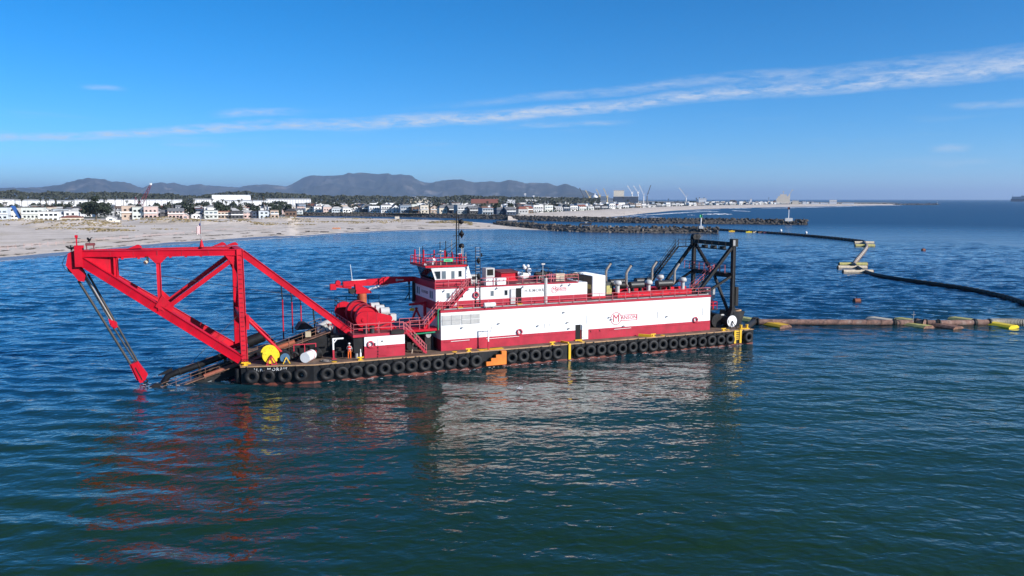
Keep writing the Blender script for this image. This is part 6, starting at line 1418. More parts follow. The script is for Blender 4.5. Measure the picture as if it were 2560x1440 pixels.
# further rows, each house on its own plot
KINDS = ['flat', 'gable', 'side', 'hip', 'deck', 'gable', 'flat', 'side']
WCOL = ['white', 'white', 'cream', 'white', 'pink', 'grey', 'tan', 'bluegrey', 'white', 'charcoal', 'paleblue', 'white', 'brown', 'palegreen', 'white', 'navy', 'white', 'cream']
RCOL = ['grey', 'dark', 'pale', 'brown', 'grey', 'pale', 'red', 'grey', 'pale']
KW = dict(flat='flat-roofed', gable='gabled', side='ridge-roofed', hip='hip-roofed', deck='terraced')
WW = dict(charcoal='charcoal', bluegrey='blue-grey', paleblue='pale blue', palegreen='pale green')
def row(u0, u1, vline, hgt, gap, phrase, group, seed, wmin=8, wmax=13, wins=True, dark=0.0, cap=99):
    rr = random.Random(seed); u = u0; k = 0
    while u < u1 and k < cap:
        v = vline(u) if callable(vline) else vline
        v += rr.uniform(-0.35, 0.35)
        p = ground_at(u, v); D = p.length; w_ = rr.uniform(wmin, wmax); pw = w_ * 2012 / D
        kind = rr.choice(KINDS); wl = rr.choice(WCOL)
        if rr.random() < dark: wl = rr.choice(['charcoal', 'grey', 'brown', 'navy'])
        h = hgt * rr.uniform(0.8, 1.2); k += 1
        p = ground_at(u + pw / 2, v)
        house(p, kind, w_, rr.uniform(9, 13), h, wl, rr.choice(RCOL), f'{WW.get(wl, wl)} {KW[kind]} house, {nth(k)} from the left in the {phrase}', FACE + rr.uniform(-0.12, 0.12), group, wins, rr.random() < 0.25)
        u += pw * rr.uniform(1.0, 1.0 + gap)
row(-30, 735, 541.5, 7.2, 0.75, 'second row behind the beach', 'houses behind the beach row', 21)
row(-20, 735, 536.0, 7.6, 0.9, 'third row behind the beach', 'houses behind the beach row', 22)
row(-30, 735, 530.5, 7.8, 1.0, 'fourth row behind the beach', 'houses behind the beach row', 23)
rv = lambda u: interp(PL, u) - 1.0
row(744, 1300, rv, 8.2, 0.25, 'row facing the harbour channel', 'houses along the channel', 31, dark=0.30)
row(748, 1310, lambda u: interp(PL, u) - 3.4, 8.4, 0.3, 'second row above the channel', 'houses along the channel', 32)
row(744, 1330, lambda u: interp(PL, u) - 6.8, 8.6, 0.5, 'third row above the channel', 'houses along the channel', 33, wins=False)
row(760, 1360, lambda u: interp(PL, u) - 10.0, 8.8, 0.9, 'fourth row above the channel', 'houses along the channel', 34, wins=False)
row(1314, 2030, lambda u: interp(PL, u) - 0.4, 7.4, 0.12, 'front row along the far beach', 'houses along the far beach', 41, 8, 12, dark=0.08)
row(1310, 1990, lambda u: interp(PL, u) - 1.9, 8.2, 0.8, 'second row along the far beach', 'houses along the far beach', 42, 9, 14, wins=False)

# ------------------------------------------------------------------ trees
LEAF = [mat('dark_foliage', (0.020, 0.030, 0.016), 0.9, var=0.35, vscale=0.4), mat('olive_foliage', (0.034, 0.042, 0.022), 0.9, var=0.35, vscale=0.4), mat('grey_green_foliage', (0.042, 0.049, 0.037), 0.9, var=0.3, vscale=0.4)]
BARK = mat('tree_bark', (0.10, 0.075, 0.055), 0.9)
def crown(seed, n=260, rx=3.2, rz=2.6, cz=4.6, lobes=8, leaf=0.75, flat=0.0):
    rr = random.Random(seed); mb = MB(); L = []
    for k in range(lobes):
        a = rr.uniform(0, 6.28); r = rr.uniform(0.2, 0.75); L.append((V((math.cos(a) * r * rx, math.sin(a) * r * rx, cz + rr.uniform(-0.6, 0.7) * rz)), rr.uniform(0.35, 0.6) * min(rx, rz * 1.3)))
    for k in range(n):
        c, r = L[k % lobes]; d = V((rr.gauss(0, 1), rr.gauss(0, 1), rr.gauss(0, 0.8))).normalized(); p = c + d * r * rr.uniform(0.55, 1.08)
        s_ = leaf * rr.uniform(0.6, 1.3); t1 = (d.orthogonal().normalized() * rr.choice((-1, 1)) + d * rr.uniform(-0.6, 0.6) + V((rr.gauss(0, .4), rr.gauss(0, .4), rr.gauss(0, .4)))).normalized(); t2 = (d.cross(t1) + d * rr.uniform(-0.5, 0.5)).normalized()
        mb.raw([p - t1 * s_, p - t2 * s_ * 0.7, p + t1 * s_ * 0.9, p + t2 * s_ * 0.6], [(0, 1, 2, 3)])
    return mb.mesh('crown')
def trunk(h, r, lean=0.3, seed=0):
    rr = random.Random(seed); m = MB().tube([(0, 0, 0), (lean * 0.3, 0.1, h * 0.5), (lean, 0.15, h)], [r, r * 0.75, r * 0.5], 7)
    for k in range(4):
        a = k * 1.6 + rr.random(); m.tube([(lean * 0.7, 0.1, h * 0.72), (lean + math.cos(a) * h * 0.22, math.sin(a) * h * 0.22, h * 1.1), (lean + math.cos(a) * h * 0.4, math.sin(a) * h * 0.4, h * 1.35)], [r * 0.4, r * 0.25, r * 0.1], 5)
    return m.mesh('trunk')
CR = []
for k in range(5):
    me = crown(100 + k, 300, 3.0 + 0.4 * (k % 3), 2.4 + 0.3 * (k % 2), 4.4, 7 + k); me.materials.append(LEAF[k % 3]); CR.append(me)
TR = [trunk(3.2, 0.28, 0.3 - 0.2 * k, k) for k in range(3)]
for me in TR: me.materials.append(BARK)
def tree(u, v, h, label, k, group, z=GZ):
    e = bpy.data.objects.new('tree', None); COL.objects.link(e); e.location = onz(u, v, z); s_ = h / 7.0; e.scale = (s_, s_, s_); e.rotation_euler = (0, 0, k * 1.3); tag(e, label, 'tree', group)
    obj('trunk', TR[k % 3], None, e); obj('crown', CR[k % 5], None, e); return e
def palm_mesh(h, seed):
    rr = random.Random(seed); m = MB().tube([(0, 0, 0), (0.15, 0, h * 0.5), (0.1, 0.1, h)], [0.32, 0.24, 0.2], 7); t = m.mesh('trunk'); t.materials.append(BARK)
    c = MB()
    for k in range(22):
        a = 2 * math.pi * k / 22 + rr.uniform(-0.1, 0.1); up = rr.uniform(-0.7, 1.0); L = rr.uniform(1.9, 2.6); w_ = 0.32
        d = V((math.cos(a), math.sin(a), 0)); sd = V((-d.y, d.x, 0)) * w_; b = V((0.1, 0.1, h))
        p1 = b + d * L * 0.5 + V((0, 0, up * 0.8)); p2 = b + d * L + V((0, 0, up * 0.6 - 0.8))
        c.raw([b, p1 - sd, p1 + sd, p2], [(0, 1, 2), (1, 3, 2)])
    for k in range(26):
        a = rr.uniform(0, 6.28); q = V((0.1 + math.cos(a) * 0.55, 0.1 + math.sin(a) * 0.55, h - rr.uniform(0.2, 1.6))); c.raw([q, q + V((math.cos(a) * 0.3, math.sin(a) * 0.3, -0.5)), q + V((-math.sin(a) * 0.3, math.cos(a) * 0.3, -0.4))], [(0, 1, 2)])
    c = c.mesh('crown'); c.materials.append(LEAF[1]); return t, c
PM = [palm_mesh(h, k) for k, h in enumerate((9.0, 11.5, 14.0, 12.5))]
def palm(u, v, s_, label, k, group, z=GZ):
    e = bpy.data.objects.new('palm_tree', None); COL.objects.link(e); e.location = onz(u, v, z); e.scale = (s_, s_, s_); e.rotation_euler = (0, 0, k * 0.9); tag(e, label, 'palm tree', group)
    t, c = PM[k % 4]; obj('trunk', t, None, e); obj('crown', c, None, e); return e
# the big wind-shaped cypress in the beach row, built on its own
cy = Thing('cypress_tree', 'big dark spreading cypress in the beach row, left of the little white cottage', 'tree', onz(240, 554, GZ)); cy.e.rotation_euler = (0, 0, 0.2)
cy.part('trunk', trunk(6.0, 0.7, 0.6, 5), BARK)
cm = crown(77, 1500, 12.5, 4.2, 9.0, 22, 0.85); c2 = MB()
for v_ in range(3): pass
cy.part('crown', cm, LEAF[0])
cm2 = crown(78, 420, 4.5, 3.6, 14.5, 8, 0.8); cy.part('crown', cm2, LEAF[0])
rr = random.Random(5)
def scatter(n, u0, u1, vf, fn, hmin, hmax, phrase, group, kinds='tree'):
    L = sorted((rr.uniform(u0, u1) for _ in range(n)))
    for k, u in enumerate(L):
        fn(u, vf(u) + rr.uniform(-0.5, 0.5), rr.uniform(hmin, hmax), f'{phrase}, {nth(k + 1)} from the left', rr.randrange(60), group)
scatter(84, -10, 735, lambda u: rr.choice((545.0, 538.8, 533.2, 528, 524)), tree, 7.5, 13, 'bushy dark tree among the houses behind the beach', 'trees among the beach houses')
scatter(64, 742, 1310, lambda u: interp(PL, u) - rr.choice((2.4, 5.0, 8.5, 12.0)), tree, 7, 12, 'bushy tree between the houses along the channel', 'trees along the channel')
scatter(52, 1320, 1990, lambda u: interp(PL, u) - rr.choice((1.2, 2.6, 4.4)), tree, 6, 11, 'dark tree between the houses along the far beach', 'trees along the far beach')
scatter(34, 0, 735, lambda u: rr.choice((536.5, 531.5, 527)), palm, 1.05, 1.5, 'slender palm standing above the beach houses', 'palms above the beach houses')
scatter(24, 745, 1320, lambda u: interp(PL, u) - rr.choice((4.0, 7.0, 10.0)), palm, 1.0, 1.45, 'slender palm standing above the channel houses', 'palms above the channel houses')
scatter(16, 1330, 1960, lambda u: interp(PL, u) - 4.0, palm, 1.2, 1.7, 'slender palm standing above the far beach houses', 'palms above the far beach houses')
# the wood on the skyline: one mass
TOPS = [(-700, 486), (0, 483), (40, 481), (60, 485), (100, 486), (140, 483), (200, 486), (260, 484), (300, 483.5), (350, 487), (400, 488), (420, 486), (450, 491), (490, 492), (560, 484.5), (620, 480), (640, 484), (700, 485), (760, 487), (780, 491), (850, 491), (960, 492), (1010, 493.5), (1040, 493), (1100, 494), (1150, 490), (1200, 492), (1300, 494), (1400, 496), (1500, 496.5)]
mb = MB(); rr = random.Random(9)
for k in range(26000):
    u = rr.uniform(-500, 1500); D = rr.uniform(1650, 2300); t = interp(TOPS, u) + 3.0 * NZ.noise(V((u * 0.045, 3, 0))) + 2.0 * NZ.noise(V((u * 0.17, 8, 0))) - 0.8
    zt = CAMH + (HORY - t) / 2012 * D; z = GZ + (zt - GZ) * (1 - rr.random() ** 1.6); p = atd(u, 498, D); p.z = z
    s_ = rr.uniform(1.6, 3.4); d = V((rr.gauss(0, 1), rr.gauss(-0.6, 1), rr.gauss(0.5, 0.8))).normalized(); a = d.orthogonal().normalized(); b = d.cross(a)
    mb.raw([p - a * s_, p - b * s_ * 0.8, p + a * s_, p + b * s_ * 0.8], [(0, 1, 2, 3)])
struct('distant_wood', mb.mesh('distant_wood'), LEAF[2], 'stuff', 'dark line of trees along the skyline behind the town')
# scrub clumps low between the houses keep the ground from reading bare
mb = MB()
for k in range(5200):
    u = rr.uniform(-60, 2000); v = (rr.uniform(513, 546) if u < 738 else interp(PL, u) - rr.uniform(0.5, 22 if u < 1330 else 5)); p = onz(u, max(504.5, v), GZ + rr.uniform(0.1, 1.8))
    s_ = rr.uniform(0.5, 1.3) * p.length / 900; d = V((rr.gauss(0, 1), rr.gauss(-0.5, 1), rr.gauss(0.6, 0.8))).normalized(); a = d.orthogonal().normalized(); b = d.cross(a)
    mb.raw([p - a * s_, p - b * s_ * 0.8, p + a * s_, p + b * s_ * 0.8], [(0, 1, 2, 3)])
struct('garden_scrub', mb.mesh('garden_scrub'), LEAF[1], 'stuff', 'low green garden scrub between the houses')
# dune grass on the near beach
mb = MB(); GR = mat('dry_dune_grass', (0.24, 0.185, 0.09), 0.95, var=0.3)
for k in range(26000):
    u = rr.uniform(-80, 1180); a = onz(u, interp(NEAR, u), 0.0); isl = u > 738; b = onz(u, interp(BACK, u), 0.0 if isl else GZ); f = rr.uniform(0.30, 0.88); p = a.lerp(b, f)
    n = NZ.fractal(V((p.x * 0.022, p.y * 0.030, 3.3)), 0.9, 2.1, 4); q = NZ.noise(V((p.x * 0.05, p.y * 0.11, 7.7)))
    if n * 2.4 + q * 1.3 < 0.55: continue
    p.z = beach_h(p.x, p.y, f, isl); h = rr.uniform(0.25, 0.6); d = rr.uniform(0, 3.14); w_ = rr.uniform(0.3, 0.7)
    mb.raw([p + V((-math.cos(d) * w_, -math.sin(d) * w_, -0.05)), p + V((math.cos(d) * w_, math.sin(d) * w_, -0.05)), p + V((math.cos(d) * w_ * 1.2 + 0.2, math.sin(d) * w_ * 1.2, h)), p + V((-math.cos(d) * w_ + 0.2, -math.sin(d) * w_, h * 0.8))], [(0, 1, 2, 3)])
struct('dune_grass', mb.mesh('dune_grass'), GR, 'stuff', 'dry tan grass on the low dunes of the near beach')

# wrack: flat dark weed and debris in broken lines along the upper beach
mb = MB(); WR = mat('dry_seaweed', (0.13, 0.10, 0.07), 0.95, var=0.3)
for k in range(9000):
    u = rr.uniform(-60, 1200); a = onz(u, interp(NEAR, u), 0.0); isl = u > 738; b = onz(u, interp(BACK, u), 0.0 if isl else GZ); L = (b - a).length
    d = rr.choice((16, 34, 34, 52, 75)) + 5 * NZ.noise(V((u * 0.012, 2, 0))) + rr.gauss(0, 1.3); f = d / L
    if f > 0.7 or NZ.noise(V((u * 0.03, d * 0.05, 3))) < 0.05: continue
    p = a.lerp(b, f); p.z = beach_h(p.x, p.y, f, isl) + 0.06; w_ = rr.uniform(0.2, 0.9)
    mb.raw([p + V((-w_, 0, 0)), p + V((0, -w_ * 0.35, 0.02)), p + V((w_, rr.uniform(-.2, .2), 0)), p + V((0, w_ * 0.3, 0.05))], [(0, 1, 2, 3)])
struct('wrack_line', mb.mesh('wrack_line'), WR, 'stuff', 'thin broken lines of dark seaweed along the near beach')
# ------------------------------------------------------------------ far houses too small to tell apart: one mass behind the counted rows
rr = random.Random(77)
for nm, wl, n_, (va, vb), (ua, ub) in (('far_house_roofscape', 'white', 420, (513, 522), (-60, 780)), ('far_house_roofscape', 'white', 460, (510.5, 525), (745, 1600)), ('far_house_roofscape', 'grey', 150, (512, 523), (-60, 1600)), ('far_house_roofscape', 'tan', 110, (512, 523), (-60, 1480)), ('far_house_roofscape', 'charcoal', 150, (512, 523), (-60, 1480))):
    mb = MB()
    for k in range(n_):
        u = rr.uniform(ua, ub); v = rr.uniform(va, vb)
        if u > 1250: v = min(v, interp(PL, u) - 3)
        p = onz(u, v, GZ); w_, d, h = rr.uniform(6, 12), rr.uniform(8, 12), rr.uniform(4.5, 8.5); c, s_ = math.cos(FACE), math.sin(FACE); e = h * rr.choice((1.0, 0.7, 0.75))
        def T(a, b, z): return (p.x + a * c - b * s_, p.y + a * s_ + b * c, p.z + z)
        vs = [T(-w_ / 2, 0, 0), T(w_ / 2, 0, 0), T(w_ / 2, d, 0), T(-w_ / 2, d, 0), T(-w_ / 2, 0, e), T(w_ / 2, 0, e), T(w_ / 2, d, e), T(-w_ / 2, d, e)]
        if e < h: mb.raw(vs + [T(0, 0, h), T(0, d, h)], [(0, 1, 5, 8, 4), (1, 2, 6, 5), (2, 3, 7, 9, 6), (3, 0, 4, 7), (4, 8, 9, 7), (8, 5, 6, 9)])
        else: mb.raw(vs, MB.BF)
    struct(nm, mb.mesh(nm), WALL[wl], 'stuff', 'distant ' + wl + ' houses massed behind the ' + ('beach rows' if ub < 1000 else 'channel rows and the beach rows'))
# ------------------------------------------------------------------ big halls behind the town
HALLM = mat('white_metal_cladding', (0.76, 0.76, 0.76), 0.6, var=0.04, vscale=0.05)
def hall(u0, u1, vt, D, depth, label, mt=None, roofh=1.5, roof='pale', ribs=0, cat='warehouse', name='warehouse', vb=None):
    a, b = atd(u0, 498, D), atd(u1, 498, D); a.z = b.z = GZ; c = (a + b) / 2; w_ = (b - a).length; rot = math.atan2(b.y - a.y, b.x - a.x); h = CAMH + (HORY - vt) / 2012 * D - GZ
    t = Thing(name, label, cat, (0, 0, 0)); t.e.matrix_world = MX.Translation(c) @ MX.Rotation(rot, 4, 'Z')
    t.part('wall', MB().box(-w_ / 2, w_ / 2, 0, depth, 0, h - roofh), mt or HALLM)
    t.part('roof', MB().prism([(0 - 0.5, h - roofh + 0.003), (depth + 0.5, h - roofh + 0.003), (depth / 2, h)], 'x', -w_ / 2 - 0.5, w_ / 2 + 0.5), ROOFM[roof] if isinstance(roof, str) else roof)
    for k in range(ribs):
        x = -w_ / 2 + (k + 0.5) * w_ / ribs; t.part('bay_post', MB().box(x - 0.5, x + 0.5, -0.25, -0.003, 0, h - roofh - 0.3), ROOFM['pale'])
    return t
hall(-70, 36, 497.5, 1180, 60, 'tall white greenhouse hall at the left edge behind the beach houses', ribs=6)
hall(38, 136, 498.6, 1330, 50, 'long white hall behind the A-frame house', ribs=5)
hall(142, 184, 500.2, 1290, 40, 'short white hall left of the big cypress', ribs=2)
hall(186, 258, 498.4, 1420, 50, 'long white hall above the big cypress', ribs=5)
hall(262, 345, 497.6, 1450, 50, 'long white hall left of the red lattice crane', ribs=5)
hall(350, 455, 498.0, 1450, 50, 'long white hall right of the red lattice crane', ribs=7)
hall(483, 531, 496.6, 1400, 50, 'white hall with vertical bays left of the tallest white block', ribs=8)
hall(530, 627, 487.2, 1480, 70, 'tallest plain white block on the skyline left of the mountains', roofh=0.6, cat='building', name='storage_block')
hall(560, 668, 500.0, 1380, 40, 'lower white hall in front of the tallest white block', ribs=4)
hall(666, 777, 496.4, 1420, 60, 'long white hall with many vertical bays right of the tallest white block', ribs=16)
hall(1026, 1079, 491.5, 1900, 60, 'cream domed hall rising above the trees below the mountains', WALL['cream'], roofh=5.0, cat='building', name='storage_block')
hall(1178, 1246, 497.5, 1500, 60, 'long hall with dark red roof behind the channel houses', WALL['brown'], roofh=7.5, roof='red')
hall(1266, 1288, 498.0, 1700, 40, 'white hall right of the dark red roof', roofh=1.0)
hall(1352, 1376, 492.2, 2250, 40, 'dark blue-grey shed end left of the port hall', WALL['bluegrey'], roofh=2.0)
hall(1377, 1435, 493.0, 2250, 60, 'long pale port hall below the end of the mountains', WALL['white'], roofh=1.5, ribs=8)
hall(1432, 1482, 501.2, 2100, 40, 'low cream port hall between the pale hall and the dome', WALL['cream'], roofh=1.0)
hall(1747, 1766, 496.0, 2500, 40, 'white hall among the far beach houses below the lone pale crane', roofh=2.5)
hall(1825, 1838, 499.8, 2600, 25, 'dark flat-roofed block in the far row', WALL['charcoal'], roofh=0.5, cat='building', name='storage_block')
hall(1875, 1880, 497.0, 2600, 12, 'slim white tower block in the far row', roofh=0.5, cat='building', name='storage_block')
hall(1981, 1997, 501.0, 2700, 25, 'cream block right of the docked grey ship', WALL['cream'], roofh=0.8, cat='building', name='storage_block')
hall(2007, 2016, 503.5, 2700, 20, 'small white cabin on the sandy spit', roofh=0.8, cat='building', name='storage_block')
hall(2029, 2048, 505.8, 2700, 15, 'long low white shed on the sandy spit', roofh=0.6, cat='building', name='storage_block')
hall(2052, 2070, 505.6, 2700, 15, 'second long low white shed on the sandy spit', roofh=0.6, cat='building', name='storage_block')
hall(2074, 2092, 499.6, 2700, 20, 'white gabled house alone on the sandy spit', roofh=5.0, cat='building', name='storage_block')
hall(2106, 2136, 506.2, 2700, 15, 'last long low white shed out on the spit', roofh=0.6, cat='building', name='storage_block')
# port: silo dome, big cream store, ships and jib cranes
dm = Thing('silo_dome', 'white domed silo at the port between the yellow cranes', 'silo', atd(1487, 498, 2400)); c = atd(1487, 498, 2400); c.z = GZ
dm.part('drum', MB().cyl(c, c + V((0, 0, 21)), 8.5, n=24), HALLM)
dm.part('dome', MB().lathe([(8.6, 0), (7.8, 3), (5.5, 5.6), (2.0, 7.0), (0, 7.2)], c + V((0, 0, 21)), (0, 0, 1), 24), HALLM)
dm.part('lantern', MB().cyl(c + V((0, 0, 28)), c + V((0, 0, 33)), 1.6, n=12), HALLM)
st_ = hall(1534, 1560, 475.5, 2600, 30, 'tall cream storage building at the port', WALL['cream'], roofh=2.0, cat='building', name='storage_block')
hall(1533, 1596, 491.0, 2560, 30, 'dark blue port shed at the foot of the cream storage building', WALL['navy'], roofh=1.0)
def jib_crane(ub, vb, ut, vt, D, label, mt, cab=True):
    b, t_ = atd(ub, vb, D), atd(ut, vt, D); g = V((b.x, b.y, GZ)); t = Thing('harbour_crane', label, 'crane', g, 'cranes at the port')
    wd_ = 0.55 * D / 1400
    t.part('tower', MB().cyl(g, b, wd_ * 2.0, wd_ * 1.7, n=8), mt)
    if cab: t.part('cab', MB().box(b.x - wd_ * 3, b.x + wd_ * 3, b.y - 3, b.y + 3, b.z - 1, b.z + 4), mt)
    t.part('jib', MB().beam(b + V((0, 0, 2)), t_, wd_ * 1.7, wd_ * 2.2), mt)
    t.part('jib_head', MB().beam(t_, t_ + V((0, 0, -3)), wd_ * 2, wd_ * 2), mt)
    t.part('stay', MB().beam(b + V((wd_ * 5, 0, 9)), t_, wd_ * 0.35, wd_ * 0.35), M['grey'])
    t.part('stay_post', MB().beam(b + V((0, 0, 2)), b + V((wd_ * 5, 0, 9)), wd_, wd_), mt)
CY = mat('crane_cream', (0.55, 0.42, 0.22), 0.6); CW = mat('crane_white', (0.66, 0.66, 0.66), 0.6); CD = mat('crane_dark', (0.10, 0.11, 0.13), 0.6)
jib_crane(1459, 493, 1449, 470, 2500, 'dark jib crane, leftmost of the port cranes', CD)
jib_crane(1474, 495, 1464, 475.5, 2450, 'yellowish jib crane left of the white dome', CY)
jib_crane(1499, 492, 1491, 473.5, 2450, 'yellowish jib crane just right of the white dome', CY)
jib_crane(1518, 493, 1509, 471, 2450, 'yellowish jib crane left of the cream storage building', CY)
jib_crane(1580, 484, 1569, 464, 2600, 'white jib crane just right of the cream storage building', CW)
jib_crane(1595, 483, 1584, 464.5, 2600, 'second white jib crane right of the cream storage building', CW)
jib_crane(1609, 489, 1598, 462, 2700, 'thin pale jib crane leaning left, behind the two white cranes', CW, False)
jib_crane(1618, 489, 1627, 463, 2700, 'thin pale jib crane leaning right, rightmost of the cluster', CD, False)
jib_crane(1715, 494, 1698, 469.5, 2700, 'lone pale jib crane over the far beach houses', CW, False)
def ship(u0, u1, vw, D, tiers, label, hullm, superm, mast=None, hh=6):
    a, b = atd(u0, 498, D), atd(u1, 498, D); c = (a + b) / 2; c.z = 0; w_ = (b - a).length; rot = math.atan2(b.y - a.y, b.x - a.x); t = Thing('ship', label, 'ship', (0, 0, 0)); t.e.matrix_world = MX.Translation(c) @ MX.Rotation(rot, 4, 'Z')
    t.part('hull', MB().prism([(-w_ / 2, 0), (w_ / 2 * 0.94, 0), (w_ / 2 * 1.02, hh), (-w_ / 2, hh)], 'y', -7, 7), hullm)
    for (f0, f1, v0, v1) in tiers:
        z0, z1 = CAMH + (HORY - v0) / 2012 * D, CAMH + (HORY - v1) / 2012 * D
        t.part('superstructure', MB().box(-w_ / 2 + f0 * w_, -w_ / 2 + f1 * w_, -6 + 0.01 * z1, 6 - 0.01 * z1, z0, z1), superm)
    for (f, v0, v1, lean) in mast or []:
        z0, z1 = CAMH + (HORY - v0) / 2012 * D, CAMH + (HORY - v1) / 2012 * D; x = -w_ / 2 + f * w_
        t.part('mast', MB().beam((x, 0, z0), (x + lean, 0, z1), 1.4, 1.4).box(x + lean - 3, x + lean + 3, -1, 1, z1 - 3, z1 - 1.5), superm)
    return t
ship(1308, 1356, 505, 2000, [(0.02, 0.98, 503, 497), (0.05, 0.35, 497, 493.5), (0.42, 0.72, 497, 494), (0.85, 0.98, 497, 495)], 'white ship with two masts moored behind the channel houses', WALL['white'], WALL['white'], [(0.1, 494, 483, 0), (0.55, 494, 488, 0), (0.8, 497, 491, 0)])
ship(1941, 1975, 507, 2600, [(0.0, 1.0, 506, 496), (0.1, 0.9, 496, 491), (0.25, 0.75, 491, 486.5), (0.88, 1.0, 496, 487)], 'grey docked ship with tall stepped superstructure at the far spit', WALL['grey'], WALL['cream'], [(0.5, 486.5, 479, 0), (0.95, 487, 475.5, 8)])
fs_ = ship(2527, 2600, 499, 7600, [(0.03, 0.98, 497.4, 492.5), (0.35, 0.9, 492.5, 490.5)], 'dark blue cargo ship on the horizon at the right edge', WALL['navy'], WALL['bluegrey'], [(0.06, 492.5, 488.5, 0)], hh=22)

# red lattice crane standing among the beach houses
lc = Thing('lattice_crane', 'dark red lattice boom crane rising behind the three tall houses', 'crane', onz(345, 536, GZ)); g = onz(345, 536, GZ); D = g.length
lr = mat('crane_dark_red', (0.13, 0.014, 0.035), 0.6)
tip = atd(377, 461.5, D); ft_ = atd(350, 516, D)
lc.part('cab', MB().box(g.x - 3.2, g.x + 3.2, g.y - 2.5, g.y + 2.5, g.z + 1.2, g.z + 5.5), lr)
for dy in (-1.9, 1.9): lc.part('crawler_track', MB().box(g.x - 4, g.x + 4, g.y + dy - 0.6, g.y + dy + 0.6, g.z, g.z + 1.2), M['black'])
d_ = (tip - ft_).normalized(); sd = V((0, 1, 0)); up_ = d_.cross(sd).normalized()
for q in range(4):
    o_ = sd * (0.9 if q % 2 else -0.9) + up_ * (1.9 if q // 2 else -1.9); lc.part('boom_chord', MB().beam(ft_ + o_ * 1.1, tip + o_ * 0.35, 0.3, 0.3), lr)
n_ = 11
for k in range(n_):
    p, q = ft_.lerp(tip, k / n_), ft_.lerp(tip, (k + 1) / n_); s1 = 1.0 - 0.5 * k / n_
    for dy in (-0.9, 0.9): lc.part('boom_lacing', MB().beam(p + sd * dy * s1 - up_ * 1.9 * s1 * (1 if k % 2 else -1), q + sd * dy * s1 + up_ * 1.9 * s1 * (1 if k % 2 else -1), 0.24, 0.24), lr)
gt = atd(338, 492, D)
lc.part('gantry_mast', MB().beam(ft_, gt, 0.5, 0.5).beam(g + V((-3, 0, 5)), gt, 0.4, 0.4), lr)
lc.part('pendant', MB().beam(gt, tip, 0.14, 0.14), M['grey'])
lc.part('boom_head', MB().box(tip.x - 0.8, tip.x + 0.8, tip.y - 0.8, tip.y + 0.8, tip.z - 0.6, tip.z + 1.6), WALL['white'])

# ------------------------------------------------------------------ beacons, channel boat, things on the sand
def beacon(u, vb, vt, label, mt, z0, base=False):
    b = onz(u, vb, z0); D = b.length; h = (vb - vt) / 2012 * D; t = Thing('beacon', label, 'beacon', b)
    t.part('pedestal', MB().box(b.x - (2.8 if base else 1.2), b.x + (2.8 if base else 1.2), b.y - 1.2, b.y + 1.2, b.z - 1.0, b.z + (1.3 if base else 0.5)), M['lgrey'])
    t.part('mast', MB().cyl(b, b + V((0, 0, h - 1.2)), 0.32, n=10), WALL['white'])
    for r_ in (0, math.pi / 2):
        m = MB().box(-0.95, 0.95, -0.05, 0.05, h - 1.5, h); m.v = [(b.x + x * math.cos(r_ + 0.6) - y * math.sin(r_ + 0.6), b.y + x * math.sin(r_ + 0.6) + y * math.cos(r_ + 0.6), b.z + z) for x, y, z in m.v]
        t.part('daymark', m, mt)
    t.part('lamp', MB().cyl(b + V((0, 0, h)), b + V((0, 0, h + 0.5)), 0.25, n=8), M['black'])
beacon(1752, 567, 538, 'white beacon post with green square daymark on the near jetty end', M['signgreen'], 3.6)
beacon(1971, 549.5, 520.5, 'white beacon post with dark red daymark on the far jetty', M['boot'], 3.9, True)
beacon(2343, 509.3, 502, 'tiny beacon on the far breakwater tip', M['silencer'], 4.0)
bt = Thing('fishing_boat', 'small dark fishing boat motoring in the channel between the jetties', 'boat', onz(1464, 561.5, 0)); b = onz(1464, 561.5, 0)
bt.part('hull', MB().prism([(b.x - 4.6, 1.1), (b.x - 4.2, 0), (b.x + 4.2, 0), (b.x + 4.9, 1.6), (b.x + 3.8, 1.5), (b.x + 1.0, 1.1)], 'y', b.y - 1.1, b.y + 1.1), M['silencer'])
bt.part('wheelhouse', MB().box(b.x - 0.4, b.x + 1.0, b.y - 0.7, b.y + 0.7, 0.9, 2.3), WALL['grey'])
bt.part('roof', MB().box(b.x - 1.4, b.x + 1.6, b.y - 1.0, b.y + 1.0, 2.303, 2.42), WALL['grey'])
bt.part('mast', MB().cyl((b.x, b.y, 2.7), (b.x, b.y, 5.0), 0.08, n=6), M['black'])
# marker board, orange tarpaulin, driftwood and seaweed heaps
p = onz(993, 548.5, 1.2); solo('notice_board', MB().box(p.x - 2.0, p.x + 2.0, p.y - 0.1, p.y + 0.1, p.z + 0.6, p.z + 2.6).box(p.x - 1.4, p.x - 1.2, p.y - 0.08, p.y + 0.08, p.z - 0.6, p.z + 0.6).box(p.x + 1.2, p.x + 1.4, p.y - 0.08, p.y + 0.08, p.z - 0.6, p.z + 0.6), WALL['cream'], 'pale square notice board on the sand spit', 'sign', tuple(p))
p = onz(841, 572, 1.7); m = MB()
for k in range(7): m.box(p.x - 2.4 + k * 0.7, p.x - 1.9 + k * 0.7, p.y - 0.7, p.y + 0.7, p.z - 0.1, p.z + 0.5 + 0.3 * (k % 2))
solo('stacked_barriers', m.beam((p.x - 2.5, p.y, p.z + 0.3), (p.x + 2.5, p.y, p.z + 0.3), 0.5, 0.4), WALL['orange'], 'heap of orange barriers lying on the sand', 'barrier', tuple(p))
rr = random.Random(31); heaps = [(806, 580.5, 1.6), (816, 580.5, 1.6), (697, 585, 1.3), (770, 579, 1.3), (1050, 571, 1.4), (1055, 571.5, 1.5), (872, 573, 1.5), (880, 573.5, 1.3), (920, 571, 1.0), (1222, 566, 0.8), (96, 600, 1.8), (140, 597, 1.6), (60, 604, 1.6), (230, 592, 2.0), (160, 593, 2.2)]
